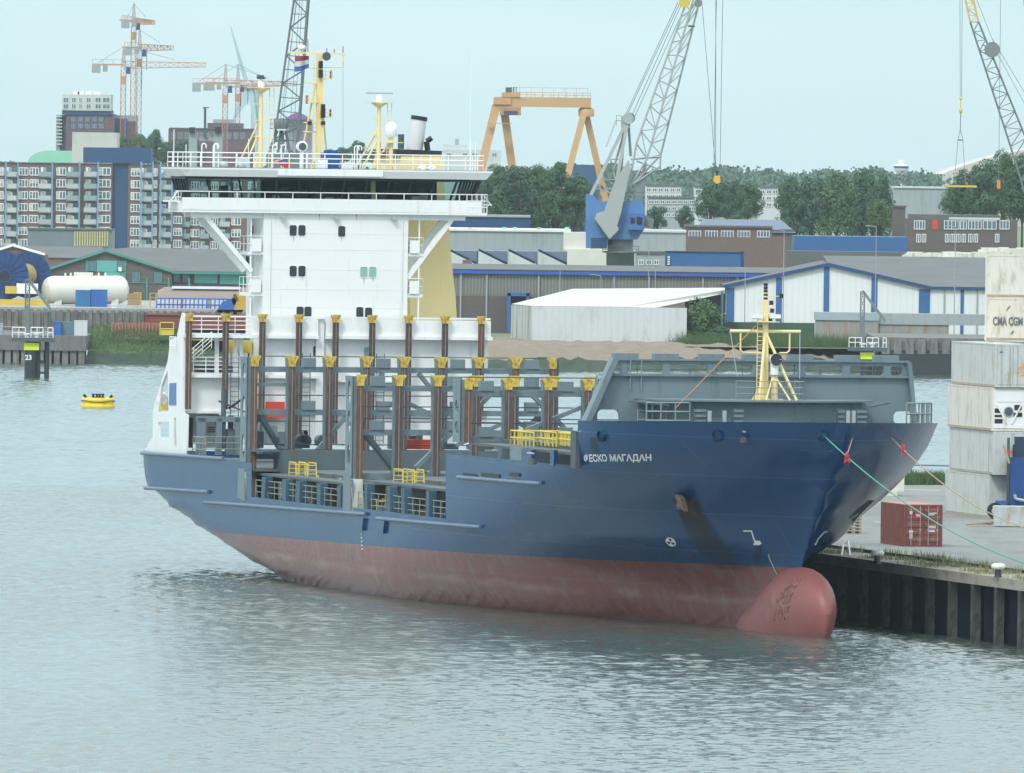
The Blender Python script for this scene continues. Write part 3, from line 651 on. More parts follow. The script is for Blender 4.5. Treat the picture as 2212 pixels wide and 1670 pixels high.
# fairleads and mooring openings
for u, v in ((1305,942),(1556,941),(1785,941)):
    p = onhull(u, v); c_ = stick(p.x, p.z, -1, 0)
    ax = Vector((.3,-1,-.25)).normalized(); m2 = MB().tube(c_-ax*.2, c_+ax*.22, .34, 'hull', 12, cap=False).tube(c_-ax*.1, c_+ax*.13, .26, 'black', 12)
    m2.build('fairlead', ship)
for u, v in ((1605,945),(1150,992)):
    p = onhull(u, v); c_ = Vector((p.x, -(hb(p.x, p.z)), p.z)); MB().box(c_.x-.5,c_.x+.5,c_.y-.12,c_.y+.05,c_.z-.3,c_.z+.05,'greyd').tube(c_+Vector((-.7,-.1,.35)),c_+Vector((.7,-.1,.35)),.06,'steel').build('mooring_opening', ship)
for u0, u1, v in ((1086,1145,1007.5),):
    pass
# raised side panels forward of row four and the openings along them
for ua, ub, vt, vb_, k in ((1101,1126,966,998,'grey'),(1128,1148,970,1000,'hull'),(1188,1196,972,1002,'hull'),(1232,1243,930,1000,'greyd')):
    a_ = SY(ua, vb_, -HB+.05); b_ = SY(ub, vb_, -HB+.05); MB().box(a_.x, b_.x, -HB+.05, -HB+.3, 9.3, SY(ua, vt, -HB).z, k).build('side_panel', ship)
for ua, ub in ((1000,1030),(1040,1079),(1101,1122)):
    a_ = SY(ua, 1023, -HB); b_ = SY(ub, 1023, -HB); MB().box(a_.x, b_.x, -HB-.03, -HB+.02, SY(ua,1028,-HB).z, SY(ua,1021,-HB).z, 'black').build('freeing_port', ship)
# ---------------------------------------------------------------- cell guides
YG = [-10.08+2.52*k for k in range(9)]
def oval(cx, cz, rx, rz, y, n_=12): return [(cx+rx*math.cos(2*math.pi*i/n_), y, cz+rz*math.sin(2*math.pi*i/n_)) for i in range(n_)]
def guide_meshes(zb, zt, web, side, small=False):
    """one guide: rusted H-section with a pale groove, a flared worn-yellow entry on top, and a grey web plate with oval holes behind"""
    g = MB(); h = zt-(.32 if small else .5)
    g.box(-.15,.15,-.18,-.045,zb,h,'rust' if side == 0 else 'rusto').box(-.15,.15,.045,.18,zb,h,'rust' if side == 0 else 'rusto').box(-.12,.1,-.05,.05,zb,h,mat('bare_groove', (.3,.27,.25), .7, var=.35, vs=2., dirt=(.1,.06,.05), dirt_amt=.4, dscale=(3,3,.3)))
    f = MB(); w_ = .31 if small else .42
    y0, y1 = (-w_, w_) if side == 0 else ((-.2, w_-.05) if side < 0 else (-w_+.05, .2))
    f.prism([(.2,-.19,h-.2),(.2,.19,h-.2),(.2,.22,h+(.04 if small else .1)),(.22,y1,zt-.1),(.22,y1,zt),(.22,y0,zt),(.22,y0,zt-.1),(.2,-.22,h+(.04 if small else .1))], (-.4,0,0), 'yel')
    wb = None
    if web:
        wb = MB(); yy = -.16 if side == 0 else (-.46 if side < 0 else .35); H_ = zt-zb; x1 = -.14; x0 = -web
        holes = [oval((x0+x1)/2, zb+H_*t, .24*web, min(.95, H_*.11), yy) for t in (.22, .55, .83)][:3 if H_ > 5.5 else 2]
        wb.prism([(x0,yy,zb),(x1,yy,zb),(x1,yy,zt-.1),(x0-.25,yy,zt-.1),(x0,yy,zt-1.1)], (0,.1,0), 'grey', holes)
        if side == 0: wb.box(x1-.05,x1,-.3,.3,zb,zt-.5,'grey')
        else: wb.box(x1-.05, x1, min(yy,0), max(yy+.1,0), zb, zt-.1, 'grey')
    return g, f, wb
def guide(x, y, zb, zt, web, side, cache={}):
    key = (round(zb,2), round(zt,2), web, side)
    if key not in cache:
        g, f, wb = guide_meshes(zb, zt, web, side, x == R1); o = g.build('cell_guide', ship); c_ = f.build('guide_cap', o)
        w2 = wb.build('guide_web', o) if wb else None; cache[key] = o
    else:
        s_ = cache[key]; o = s_.copy(); C.objects.link(o); o.parent = ship
        for ch in s_.children: q = ch.copy(); C.objects.link(q); q.parent = o
    o.location = (x, y, 0)
ZT1, ZT2, ZT3, ZT4 = SX(724, 680, R1).z, SX(871, 771, R2).z, SX(1111, 812, R3).z, SX(1172, 818, R4).z
for k, y in enumerate(YG):
    sd = -1 if k == 0 else 1 if k == 8 else 0
    guide(R1, y, 10.6 if k in (0,1,8) else 8.35, ZT1, 0, sd)
    wd0 = 1.8 if sd else 1.0
    guide(R2, y, Z2+.05, ZT2, wd0, sd); guide(R3, y, Z3+.05, ZT3, wd0, sd); guide(R4, y, Z4+.05, ZT4, wd0, sd)
# outer stanchions running down the hull side
mb = MB()
pale = mat('pale_stanchion', (.45,.47,.42), .6, var=.2, vs=2, dirt=(.3,.3,.25), dirt_amt=.3)
for R_, z1 in ((R2, Z2+.1), (R3, Z3+.1)):
    mb.prism([(R_-.05,-HB-.0,4.95),(R_+.75,-HB-.0,4.95),(R_+.15,-HB-.0,z1),(R_-.18,-HB-.0,z1)], (0,.7,0), pale)
    mb.prism([(R_-2.0,-HB-.01,5.2),(R_-.06,-HB-.01,5.0),(R_-.19,-HB-.01,z1+.2),(R_-1.9,-HB-.01,z1+.2)], (0,.2,0), 'grey')
mb.build('stanchion', ship)
mb = MB()
def beam(R_, z, y0=-10, y1=10.1, h_=.36, dx=-.75, k='grey'): mb.box(R_+dx-.15, R_+dx+.15, y0, y1, z-h_/2, z+h_/2, k)
def vz(v, u, R_): return SX(u, v, R_-.7).z
for R_, uc, vv in ((R2, 871, (800, 892, 988)), (R3, 1111, (841, 936, 1030)), (R4, 1355, (852, 951))):
    mb = MB()
    for v in vv: beam(R_, vz(v, uc, R_))
    for k in range(8):                                 # small boxes sitting on the beams
        if (k+int(R_)) % 2 == 0: mb.box(R_-1.1, R_-.5, YG[k]+.9, YG[k]+1.75, vz(vv[0], uc, R_)+.15, vz(vv[0], uc, R_)+.75, 'grey'); mb.box(R_-1.1, R_-.5, YG[k]+.9, YG[k]+1.75, vz(vv[1], uc, R_)+.15, vz(vv[1], uc, R_)+.75, 'grey')
    zt_, zb_ = vz(vv[0], uc, R_)-.2, (Z2 if R_ == R2 else Z3 if R_ == R3 else Z4)+.8
    for s_ in (-1, 1):
        mb.bar((R_-.8, s_*1.2, zt_), (R_-.8, s_*6.2, zb_), .25, .38, 'grey', up=(1,0,0)).bar((R_-.8, 0, zt_-1.7), (R_-.8, s_*3.6, zt_-3.4 if R_ != R4 else zt_-2.6), .25, .3, 'grey', up=(1,0,0))
        mb.bar((R_-.9, s_*9.6, vz(vv[1], uc, R_)), (R_-4.5, s_*9.6, zb_-.6), .3, .35, 'grey').bar((R_-.9, s_*9.6, vz(vv[1], uc, R_)), (R_-3.2, s_*6.6, zb_-.6), .3, .3, 'grey')
    if R_ == R2: beam(R2, vz(833, 871, R2), -10, -7.6, .22)
    mb.build('lashing_frame', ship)
mb = MB(); wr = mat('wire', (.05,.07,.075), .6)
for R_, uc, vv in ((R2, 871, (772, 856, 912, 962)), (R3, 1111, (816, 881, 906)), (R4, 1355, (818, 917))):
    for v in vv: MB().tube((R_-1.3, -10, vz(v, uc, R_)), (R_-1.3, 10.2, vz(v, uc, R_)), .035, wr, 4).build('lashing_wire', ship)
for ya in (-6.3, -1.4, 3.7):
    mb = MB()
    for k in range(18): mb.tube((R1+.5, ya-1.0, 8.6+.32*k), (R1+.5, ya-.45, 8.6+.32*k), .02, wr, 3)
    for yy in (ya-1, ya-.45): mb.tube((R1+.5, yy, 8.4), (R1+.5, yy, 14.4), .03, wr, 4)
    mb.build('vertical_ladder', ship)
# hydraulics, winches and pipes at the hatch ends
for R_, z_ in ((R2-3, 8.4), (R3-2.5, Z2), (R4-3, Z3)):
    for i in range(16):
        y_ = random.uniform(-9.3, 9); x_ = R_+random.uniform(-1.2, 1.2); MB().box(x_, x_+random.uniform(.3,.9), y_, y_+random.uniform(.3,1.2), z_, z_+random.uniform(.3,1.3), random.choice(['grey','greyd','grey','steel'])).build('hydraulic_unit', ship)
    for i in range(6): y_ = random.uniform(-9, 9); MB().lathe((R_, y_, z_+.5), [(.4,-.4),(.4,.4)], random.choice(['greyd','grey']), 12, axis='x').build('winch_drum', ship)
mb = MB(); xr_ = R2-3.2; ya_, yb_ = SX(843, 980, xr_).y, SX(945, 980, xr_).y; zt_ = SX(890, 949, xr_).z
mb.box(xr_, xr_+1.6, ya_, yb_, 8.42, 8.8, 'red').box(xr_+.1, xr_+1.4, ya_+.5, yb_-.7, 8.8, zt_-.25, mat('faded_grey', (.35,.37,.36), .7)).box(xr_, xr_+1.6, ya_+.3, yb_, zt_-.25, zt_, 'red')
for k in range(4): mb.box(xr_+1.4, xr_+1.5, ya_+.6+.6*k, ya_+.7+.6*k, 8.8, zt_-.25, 'red')
mb.build('red_locker', ship)
rb = SX(577, 868, R1+.15); rb2 = SX(617, 902, R1+.15)
MB().box(R1-.3, R1-.1, rb.y, rb2.y, rb2.z, rb.z, 'red').build('red_panel', ship, label='square red panel on the white deckhouse')
# ---------------------------------------------------------------- forecastle
XW = 88.0
def q(u, v, x=XW): p = SX(u, v, x); return (x, p.y, p.z)
mb = MB()
zs0 = SX(1640, 810, XW).z; ztp = SX(1640, 781, XW).z
bl, br = -HB+.25, HB-.3; tl, tr_ = SX(1323, 776, XW).y, SX(1961, 783, XW).y
ml, mr = SX(1306, 812, XW).y, SX(1969, 815, XW).y
def hole(ya, yb, za, zb, r=.35, n_=4):
    pts = []
    for cy, cz, a0 in ((yb-r, zb-r, 0), (ya+r, zb-r, 90), (ya+r, za+r, 180), (yb-r, za+r, 270)):
        for i in range(n_+1): a = math.radians(a0+90*i/n_); pts.append((XW, cy+r*math.cos(a), cz+r*math.sin(a)))
    return pts
def sxy(u, v): return SX(u, v, XW)
holes = []
for ua, ub in ((1326,1342),(1354,1432),(1447,1530),(1546,1626),(1641,1724),(1739,1821),(1836,1910),(1924,1950)):
    a_, b_ = sxy(ua, 804), sxy(ub, 786); holes.append(hole(a_.y, b_.y, zs0+.03, ztp-.2, .17 if ub-ua > 20 else .12))
for ua, ub, va, vb_ in ((1290,1338,885,916),(1930,1985,889,916)):
    a_, b_ = sxy(ua, vb_), sxy(ub, va); holes.append(hole(a_.y, b_.y, a_.z, b_.z, .3))
mb.prism([(XW,bl,11.0),(XW,br,11.0),(XW,br,11.8),(XW,mr,zs0),(XW,tr_,ztp),(XW,tl,ztp),(XW,ml,zs0),(XW,bl,11.8)], (-.25,0,0), 'grey', holes)
mb.bar((XW+.35,bl,11.4),(XW+.35,tl,ztp+.1), .9,.35,'grey',up=(0,1,0)).bar((XW+.1,br,11.4),(XW+.1,tr_,ztp), .6,.25,'grey',up=(0,1,0))
mb.box(XW-.9,XW+.25,ml-.1,mr+.1,zs0-.12,zs0,'grey').box(XW-.35,XW+.15,tl-.1,tr_+.1,ztp,ztp+.1,'grey')
for u in (1352, 1439, 1538, 1632, 1730, 1832, 1915): a_ = sxy(u, 777); mb.box(XW-.5, XW+.1, a_.y-.75, a_.y+.75, ztp+.05, ztp+.42, 'grey')
for k in range(9): y = bl+1.2+(br-bl-2.4)*k/8; mb.bar((XW-.3,y,zs0-.2),(XW-3,y,11), .12,.5,'grey')
mb.build('breakwater', ship)
mb = MB(); gr = mat('grey_rail', (.2,.26,.27), .5)
mb.rail([(XW-.7, ml+.6, zs0), (XW-.7, mr-.6, zs0)], .85, gr, .03, 2, 1.6)
a_ = SX(1386, 912, 91); b_ = SX(1480, 906, 91)
for x_ in (90.2, 92): mb.rail([(x_, a_.y, 11.2), (x_, b_.y, 11.2)], 2.1, gr, .05, 3, .9)
a_ = SX(1945, 912, 90); b_ = SX(2006, 912, 89)
mb.rail([(91.2,a_.y,12.1),(89.5,b_.y,12.1),(87.6,b_.y,12.1)], 1.25, gr, .05, 1, .45)
for u in (1360, 1384): p = sxy(u, 810); mb.tube((XW+.15,p.y,zs0-.9),(XW+.15,p.y,ztp), .04, gr)
mb.build('railing', ship)
mb = MB(); arc = []                                    # deckhouse under the foremast with its bowed roof
ya, yb = SX(1392, 858, 90).y, SX(1886, 862, 90).y; zp = SX(1640, 869, 93.2).z
for i in range(17): t = i/16; y = ya+(yb-ya)*t; arc.append((90.2+3.2*math.sin(math.pi*t)**.7, y, zp))
mb.prism([(XW+.02, ya, zp)]+arc+[(XW+.02, yb, zp)], (0,0,.1), 'grey')
yc, yd = ya+1.1, yb-.6
arc2 = [(89.6+3.0*math.sin(math.pi*i/16)**.7, yc+(yd-yc)*i/16, 10.95) for i in range(17)]
vs = arc2+[(a_[0], a_[1], zp) for a_ in arc2]; mb.add(vs, [(i, i+1, i+18, i+17) for i in range(16)], 'grey')
mb.add([(XW+.02, yc, 10.95), arc2[0], (arc2[0][0], yc, zp), (XW+.02, yc, zp)], [(0,1,2,3)], 'grey').add([(XW+.02, yd, 10.95), arc2[-1], (arc2[-1][0], yd, zp), (XW+.02, yd, zp)], [(3,2,1,0)], 'grey')
mb.prism([(90.2,ya-.1,zp-.05),(90.2,ya-1.0,zp-.1),(92.2,ya+.9,zp-.3)], (0,0,.08), 'greyd').prism([(90.2,yb+.1,zp-.05),(90.2,yb+1.0,zp-.1),(92.2,yb-.9,zp-.3)], (0,0,.08), 'greyd')
mb.build('forecastle_house', ship)
for ua, ub, k in ((1497,1526,'greyd'),(1582,1607,'greyd'),(1808,1826,'greyd'),(1848,1873,'greyd')):
    a_, b_ = SX(ua, 912, 93.5), SX(ub, 884, 93.5); mb = MB()
    mb.box(93.3,93.6,a_.y,b_.y,11.2,b_.z,k)
    for i in range(5): mb.box(93.6,93.65,a_.y+.05,b_.y-.05,11.6+.3*i,11.75+.3*i,'grey')
    mb.build('louvre_door', ship)
for u in (1531, 1563, 1830, 1842): p = SX(u, 900, 94); MB().tube((94.2,p.y,11),(94.2,p.y,SX(u,887,94).z), .13, 'steel', 10).build('white_post', ship)
for u, dx in ((1543,0),(1594,.4),(1490,.2),(1700,.5)): p = SX(u, 900, 95); MB().lathe((95+dx,p.y,11),[(.3,0),(.25,1.0),(.35,1.15)],'greyd',10).build('mooring_bitt', ship)
MB().rail([(96.5,-5.6,11.0),(96.5,-1,11.0)], 1.0, gr, .04, 1, 1.1).build('guard_rail', ship)
# foremast
fm = bpy.data.objects.new('foremast', None); C.objects.link(fm); fm.parent = ship; fm.location = (91.2, 0, 0)
def fq(u, v): p = SX(u, v, 91.2); return Vector((0, p.y, p.z))
c0 = SX(1655, 858, 91.2).y; zb_ = zp+.1; mb = MB()
zt_ = fq(1652, 650).z; cm = fq(1653, 700).y
mb.bar((0,c0-.05,zb_),(0,cm,zt_), .28,.28,'cream').bar((-.5,c0+.15,zb_),(-.1,cm+.1,fq(1653,720).z), .14,.2,'cream')
mb.box(-.3,.5,c0-.75,c0+.9,zb_,zb_+.06,'cream').prism([(0,c0-.9,zb_),(0,c0-.2,zb_),(0,c0-.2,zb_+1.2)], (.08,0,0), 'cream')
mb.tube((0,cm,zt_),(0,cm,fq(1652,632).z), .12,'cream',8); mb.build('pole', fm)
mb = MB()
for u, v, x_ in ((1630,858,1.0),(1708,859,1.2)): mb.tube((x_,fq(u,v).y,zb_),(0,cm,fq(1650,716).z), .09,'cream',8)
mb.tube((1.4,fq(1640,858).y,zb_),(.4,fq(1667,812).y,fq(1667,808).z), .06,'cream').tube((1.4,fq(1692,858).y,zb_),(.4,fq(1667,812).y,fq(1667,808).z), .06,'cream')
mb.tube((.5,fq(1668,858).y,zb_),(.5,fq(1667,805).y,fq(1667,795).z), .2,'cream',8); mb.build('leg', fm)
mb = MB(); zc = fq(1652,716).z; yl, yr = fq(1577,716).y, fq(1729,718).y; yl2, yr2 = fq(1600,716).y, fq(1706,718).y; zl = fq(1652,762).z
mb.tube((0,yl,zc),(0,yr,zc), .1,'cream',8).tube((0,yl2,zc),(0,yl2,zl+.15), .055,'cream').tube((0,yr2,zc),(0,yr2,zl+.15), .055,'cream').tube((0,yl2,zl+.15),(0,yl2+.15,zl), .055,'cream').tube((0,yr2,zl+.15),(0,yr2-.15,zl), .055,'cream').tube((0,yl2+.15,zl),(0,cm-.2,zl), .055,'cream').tube((0,yr2-.15,zl),(0,cm+.9,zl), .055,'cream')
mb.box(-.35,.5,cm-.75,cm+.75,fq(1652,696).z,fq(1652,695).z+.02,'cream'); mb.build('crosstree', fm)
mb = MB()
for v in range(655, 850, 9): z = fq(1645, v).z; mb.tube((.1,cm-.5,z),(.1,cm-.22,z), .02,'cream',4)
mb.tube((.1,cm-.5,zb_),(.1,cm-.5,zt_), .03,'cream').tube((.1,cm-.5,fq(1650,700).z),(.1,cm-.5,zt_),.04,'cream'); mb.build('ladder', fm)
for u in (1633, 1672): p = fq(u, 684); MB().box(-.1,.35,p.y-.32,p.y+.32,p.z-.1,p.z+.14,'white').box(.1,.3,p.y-.28,p.y+.28,p.z-.14,p.z-.1,'glassg').tube((0,p.y,p.z),(0,cm,p.z),.04,'cream').build('floodlight', fm)
mb = MB(); mb.box(.1,.3,cm-.6,cm-.1,fq(0,672).z,fq(0,665).z,'cream')
for v in (648,640,632,625,618): mb.lathe((0,cm,fq(1652,v).z),[(.1,0),(.13,.03),(.13,.15),(.09,.18)],'black',8)
for v,dy in ((655,.35),(672,.4),(690,.3),(640,.95)): p = fq(1652,v); mb.box(-.1,.12,cm+dy-.1,cm+dy+.1,p.z-.1,p.z+.15,'black').tube((0,cm,p.z),(0,cm+dy,p.z),.03,'cream')
mb.build('navigation_lights', fm)
p = fq(1667, 776); mb = MB(); mb.lathe((.7,p.y,p.z),[(.1,-.5),(.28,-.35),(.3,-.1),(.38,.25)],'white',14,axis='x').lathe((1.0,p.y,p.z),[(.36,-.03),(.36,.0)],'glassd',14,axis='x').tube((.6,p.y,p.z-.9),(.6,p.y,p.z-.2),.25,'white',10).tube((.9,p.y-.3,p.z),(.98,p.y+.3,p.z),.04,'steel'); mb.build('searchlight', fm)
mb = MB()
for ua, va, ub, vb_ in ((1578,718,1587,812),(1728,720,1722,818)): mb.tube((0,fq(ua,va).y,fq(ua,va).z),(.5,fq(ub,vb_).y,fq(ub,vb_).z), .025,'steel',4)
pe = onhull(1462, 880); a_ = fq(1636, 700); e_ = SX(1460, 881, 93.5); mb.tube(a_, (2.3, e_.y, e_.z), .03, mat('stay_rust',(.4,.2,.07),.7), 4)
mb.build('stay', fm)
mb = MB().rail([(.3,SX(1590,850,91.5).y,zb_),(1.2,SX(1620,855,91.5).y,zb_),(1.2,SX(1728,855,91.5).y,zb_),(-.8,SX(1728,850,91.5).y,zb_)], 1.1, gr, .025, 2, .9); mb.build('platform_railing', fm)
# ---------------------------------------------------------------- superstructure
XH = R1-.9
def h(u, v, dx=0.): p = SX(u, v, XH+dx); return p
def hy(u, v=600, dx=0.): return SX(u, v, XH+dx).y
def hz(v, u=720, dx=0.): return SX(u, v, XH+dx).z
house = bpy.data.objects.new('superstructure', None); C.objects.link(house); house.parent = ship
HX1 = XH-3.6
yL, yR = hy(569, 560), hy(881, 560)
zTop = hz(458); zB = hz(723)                        # tower from the boat deck up
mb = MB(); mb.box(HX1, XH, yL, yR, zB-.3, zTop+.6, 'white')
for v in (540, 626, 505, 583, 665): mb.box(XH, XH+.012, yL, yR, hz(v)-.012, hz(v)+.012, mat('weld_seam', (.73,.75,.75), .5))
mb.build('accommodation_block', house)
win_m = {}
def window(u, v, k='glassd', w_=.5, h_=.72, x=None):
    x = XH if x is None else x; p = SX(u, v, x)
    o = MB(); r = .13; pts = []
    for cy, cz, a0 in ((w_/2-r, h_/2-r, 0), (-w_/2+r, h_/2-r, 90), (-w_/2+r, -h_/2+r, 180), (w_/2-r, -h_/2+r, 270)):
        for i in range(4): a = math.radians(a0+30*i); pts.append((0, cy+r*math.cos(a), cz+r*math.sin(a)))
    sc1 = 1.16; o.prism([(0, a[1]*sc1, a[2]*sc1*.95) for a in pts], (.03,0,0), 'white', [pts]); o.prism(pts, (.012,0,0), k)
    o = o.build('window', house); o.location = (x+.002, p.y, p.z); return o
for u, v, k in ((633,498,'glassd'),(652,498,'glassd'),(738,500,'glassd'),(633,586,'glassd'),(652,586,'glassd'),(786,588,'glassg'),(805,588,'glassg'),(648,674,'glassd'),(665,674,'glassd'),(777,675,'glassd'),(796,676,'glassd'),
               (684,759,'glassd'),(794,762,'glassg'),(657,941,'glassd'),(646,941,'glassd'),(692,941,'glassd')): window(u, v, k)
for u, v in ((610,470),(725,470),(850,472),(600,700),(860,704)):
    p = SX(u, v, XH); MB().box(XH, XH+.3, p.y-.04, p.y+.04, p.z, p.z+.05, 'white').box(XH+.15, XH+.4, p.y-.16, p.y+.16, p.z-.12, p.z+.08, 'steel').build('wall_lamp', house)
for u in (583, 868): MB().tube((XH+.06, hy(u), zB), (XH+.06, hy(u), zTop), .035, 'white', 6).build('drain_pipe', house)
rr_s = mat('rust_run', (.5,.38,.26), .6, var=.3)
for u, v, l_ in ((634,508,.5),(653,596,.35),(738,510,.4),(786,600,.5),(770,460,.6),(690,462,.5),(806,600,.3)):
    p = SX(u, v, XH); MB().prism([(XH+.006,p.y-.05,p.z),(XH+.006,p.y+.05,p.z),(XH+.006,p.y+.01,p.z-l_)], (.004,0,0), rr_s).build('rust_streak', house)
# lower tiers
mb = MB(); zl = hz(723); ze = hz(808); yl, yr = hy(393, 760)+.05, hy(1056, 760)-.05
mb.box(HX1, XH, hy(568, 760), yr, 8.2, zl, 'white')                       # closed front
mb.box(XH-3.6, XH, yl+.1, hy(537, 760), 8.2+2.2, ze, 'white')
mb.box(XH-2.0, XH-.1, yl+.1, hy(537,760), zl-.12, zl, 'white')             # deck over the opening
for u in (397, 472, 512, 524): mb.box(XH-.35, XH-.1, hy(u)-.12, hy(u)+.12, ze, zl, 'white')

mb.box(XH-.1, XH+.75, yl-.1, hy(683,720), zl-.28, zl-.05, 'white').box(XH-.1, XH+.75, hy(700,720), yr+.1, zl-.28, zl-.05, 'white').box(XH, XH+.25, hy(683), hy(700), 8.3, hz(689), 'white')
mb.box(XH-.1, XH+.6, yl-.1, hy(683,720), ze-.3, ze-.1, 'white').box(XH-.1, XH+.6, hy(700,720), hy(880), hz(822)-.1, hz(822), 'white')
mb.box(XH+.45, XH+.53, hy(540,700), hy(683,700), zl-.1, hz(690), 'white').box(XH+.45, XH+.53, hy(700,700), yr, zl-.1, hz(690), 'white')
mb.box(XH+.3, XH+.5, yl, yr, hz(688), hz(684), 'white')
mb.box(XH-.4, XH+.3, yl, yr, hz(895), hz(890), 'white')
mb.prism([(XH-3.5,yl,8.2),(XH-3.5,hy(500,900),8.2),(XH-3.5,hy(500,900),hz(893)),(XH-3.5,yl,hz(893))], (.1,0,0), 'white')
mb.build('lower_deckhouse', house)
mb = MB(); mb.rail([(XH+.5, yl, hz(723)), (XH+.5, hy(540,700), hz(723))], hz(686)-hz(723), 'white2', .03, 3, 1.2)
mb.rail([(XH+.2, yl+.7, ze), (XH+.2, hy(524,800), ze)], 1.05, 'white2', .03, 3, .8).rail([(XH-3, yl+.9, ze), (XH-3, hy(480,800), ze+1.6)], 1.1, 'white2', .03, 3, .8)
mb.rail([(XH+.5, hy(985,700), zl), (XH+.5, yr, zl)], 1.0, 'white2', .03, 2, 1.0)
mb.build('deck_railing', house)
mb = MB(); y0_ = hy(505,780,-4)
mb.box(XH-3.4, XH-2.6, y0_-.7, y0_+.6, ze, ze+1.3, 'white').box(XH-3.4, XH-2.6, y0_-.7, y0_+.9, ze+1.3, ze+2.1, 'yel2').box(XH-3.5,XH-2.2,yl+1.4,hy(524),ze,ze+.5,'greyd')
mb.build('deck_crane', house)
def door(u, v, w_, h_, x, k='white'): p = SX(u, v, x); MB().box(x, x+.04, p.y-w_/2, p.y+w_/2, p.z-h_/2, p.z+h_/2, k).build('door', house)
door(457, 932, 1.25, 2.2, XH-3.35); door(402, 935, .9, 2, XH-3.35, 'greyd')
mb = MB()
for i in range(3):
    p = SX(455, 924+4.5*i, XH-3.3); mb.box(XH-3.3, XH-3.29, p.y-.25, p.y+.3, p.z-.04, p.z+.04, 'greyd')
mb.build('stencilled_notice', house)
mb = MB()                                              # grey ship's-side house by the mooring deck
a_, b_ = SY(427, 978, -9.6), SY(521, 978, -9.6)
for ua, ub in ((427,444),(467,480),(508,521)): p_, q_ = SX(ua,940,R1+1.5), SX(ub,940,R1+1.5); mb.box(R1+1.2,R1+1.5,p_.y,q_.y,7.6,SX(450,903,R1+1.5).z,'grey')
p_, q_ = SX(427,903,R1+1.5), SX(563,903,R1+1.5); zz = p_.z; mb.box(R1+1.0,R1+1.5,p_.y,q_.y,zz-.25,zz+.1,'grey')
p_, q_ = SX(535,940,R1+1.5), SX(562,940,R1+1.5); mb.box(R1+1.0,R1+1.5,p_.y,q_.y,7.6,zz,'grey').box(R1+1,R1+3,q_.y+.1,q_.y+.8,8.4,9.6,'grey')
mb.rail([(R1+1.9, -10.2, 7.6),(R1+5.5,-10.2,7.6)],1.2,rl,.03,2,.8).rail([(R1+1.9,-10.2,7.6),(R1+1.9,q_.y,7.6)],1.2,rl,.03,2,.8)
mb.box(R1+.2,R1+.8,SX(490,950,R1).y,SX(498,950,R1).y,7.6,10.2,'greyd').box(R1+.2,R1+1,SX(484,960,R1).y,SX(505,960,R1).y,7.6,9.3,'grey')
mb.build('mooring_deck_screen', ship)
mb = MB(); p = SX(494, 876, R1+1.2); mb.bar((R1+1.2,p.y,p.z-.2),(R1+1.2,p.y+1.6,p.z+.9),.12,.14,'black').tube((R1+1.2,p.y+1.6,p.z-.6),(R1+1.2,p.y-.7,p.z+.3),.07,'greyd').tube((R1+1.2,p.y-.35,8),(R1+1.2,p.y-.35,p.z+1.1),.17,'greyd',8); mb.build('davit_arm', ship)
# starboard stern side screen
def sy(u, v): p = SY(u, v, -10.35); return (p.x, -10.35, p.z)
mb = MB()
out = [(395,676),(392,692),(389,730),(393,893),(399,896),(402,985),(306,972),(327,940),(330,892),(346,850),(358,790),(368,742),(382,736)]
hl = [[(342,912),(365,911),(366,945),(343,944)], [(376,903),(380,903),(381,968),(375,966)], [(366,876),(366,828),(382,827),(382,876)][::-1]]
def mk(pts): return [sy(u, v) for u, v in pts]
mb.prism(mk([(311,974),(330,944),(330,886),(341,848),(345,836),(362,780),(368,735),(382,728),(389,690),(393,676),(396,678),(396,893),(404,896),(402,985)]), (0,.14,0), 'white', [mk(h_) for h_ in hl[:2]]+[mk([(346,860),(349,833),(362,800),(364,889),(342,889)])])
mb.build('stern_side_screen', house)
MB().prism(mk([(367,828),(381,827),(381,875),(366,875)]), (0,-.04,0), mat('dull_blue',(.1,.19,.42),.5)).build('blue_sign_panel', house)
mb = MB().prism([(p[0], -9.6, p[2]) for p in mk([(349,850),(360,812),(362,875),(351,868)])], (0,.3,0), mat('dark_red', (.22,.03,.03), .5))
mb.build('lifeboat_stern', house)
p = SY(352, 876, -10.0); mb = MB().sphere((p.x,-10,p.z+.35), .42, 'white', 10, (1,1,1.3)); mb.box(p.x-.7,p.x+.8,-10.3,-9.7,p.z-.3,p.z,'yel2').tube((p.x-.6,-10,p.z),(p.x-.3,-10,p.z+1.4),.07,'orange').build('life_raft', house)
mb = MB()
p = SY(376, 745, -10.5); mb.rail([(p.x-1.2,-10.5,SY(376,757,-10.5).z),(p.x+.5,-10.5,SY(376,757,-10.5).z)],.9,'white2',.03,2,.4); mb.build('stern_platform_railing', house)
p = SY(383, 745, -10.2); MB().lathe((p.x,-10.1,p.z-.3),[(.2,0),(.2,.65),(.1,.75)],mat('salmon',(.75,.35,.25),.6),10).build('life_ring_drum', house)
for x_ in range(5): xx = -19.2+x_*2.8; MB().box(xx, xx+.9, -10.3, -9.9, 7.5, 7.85, 'greyd').build('roller_fairlead', ship)
p = onhull(366, 956); 
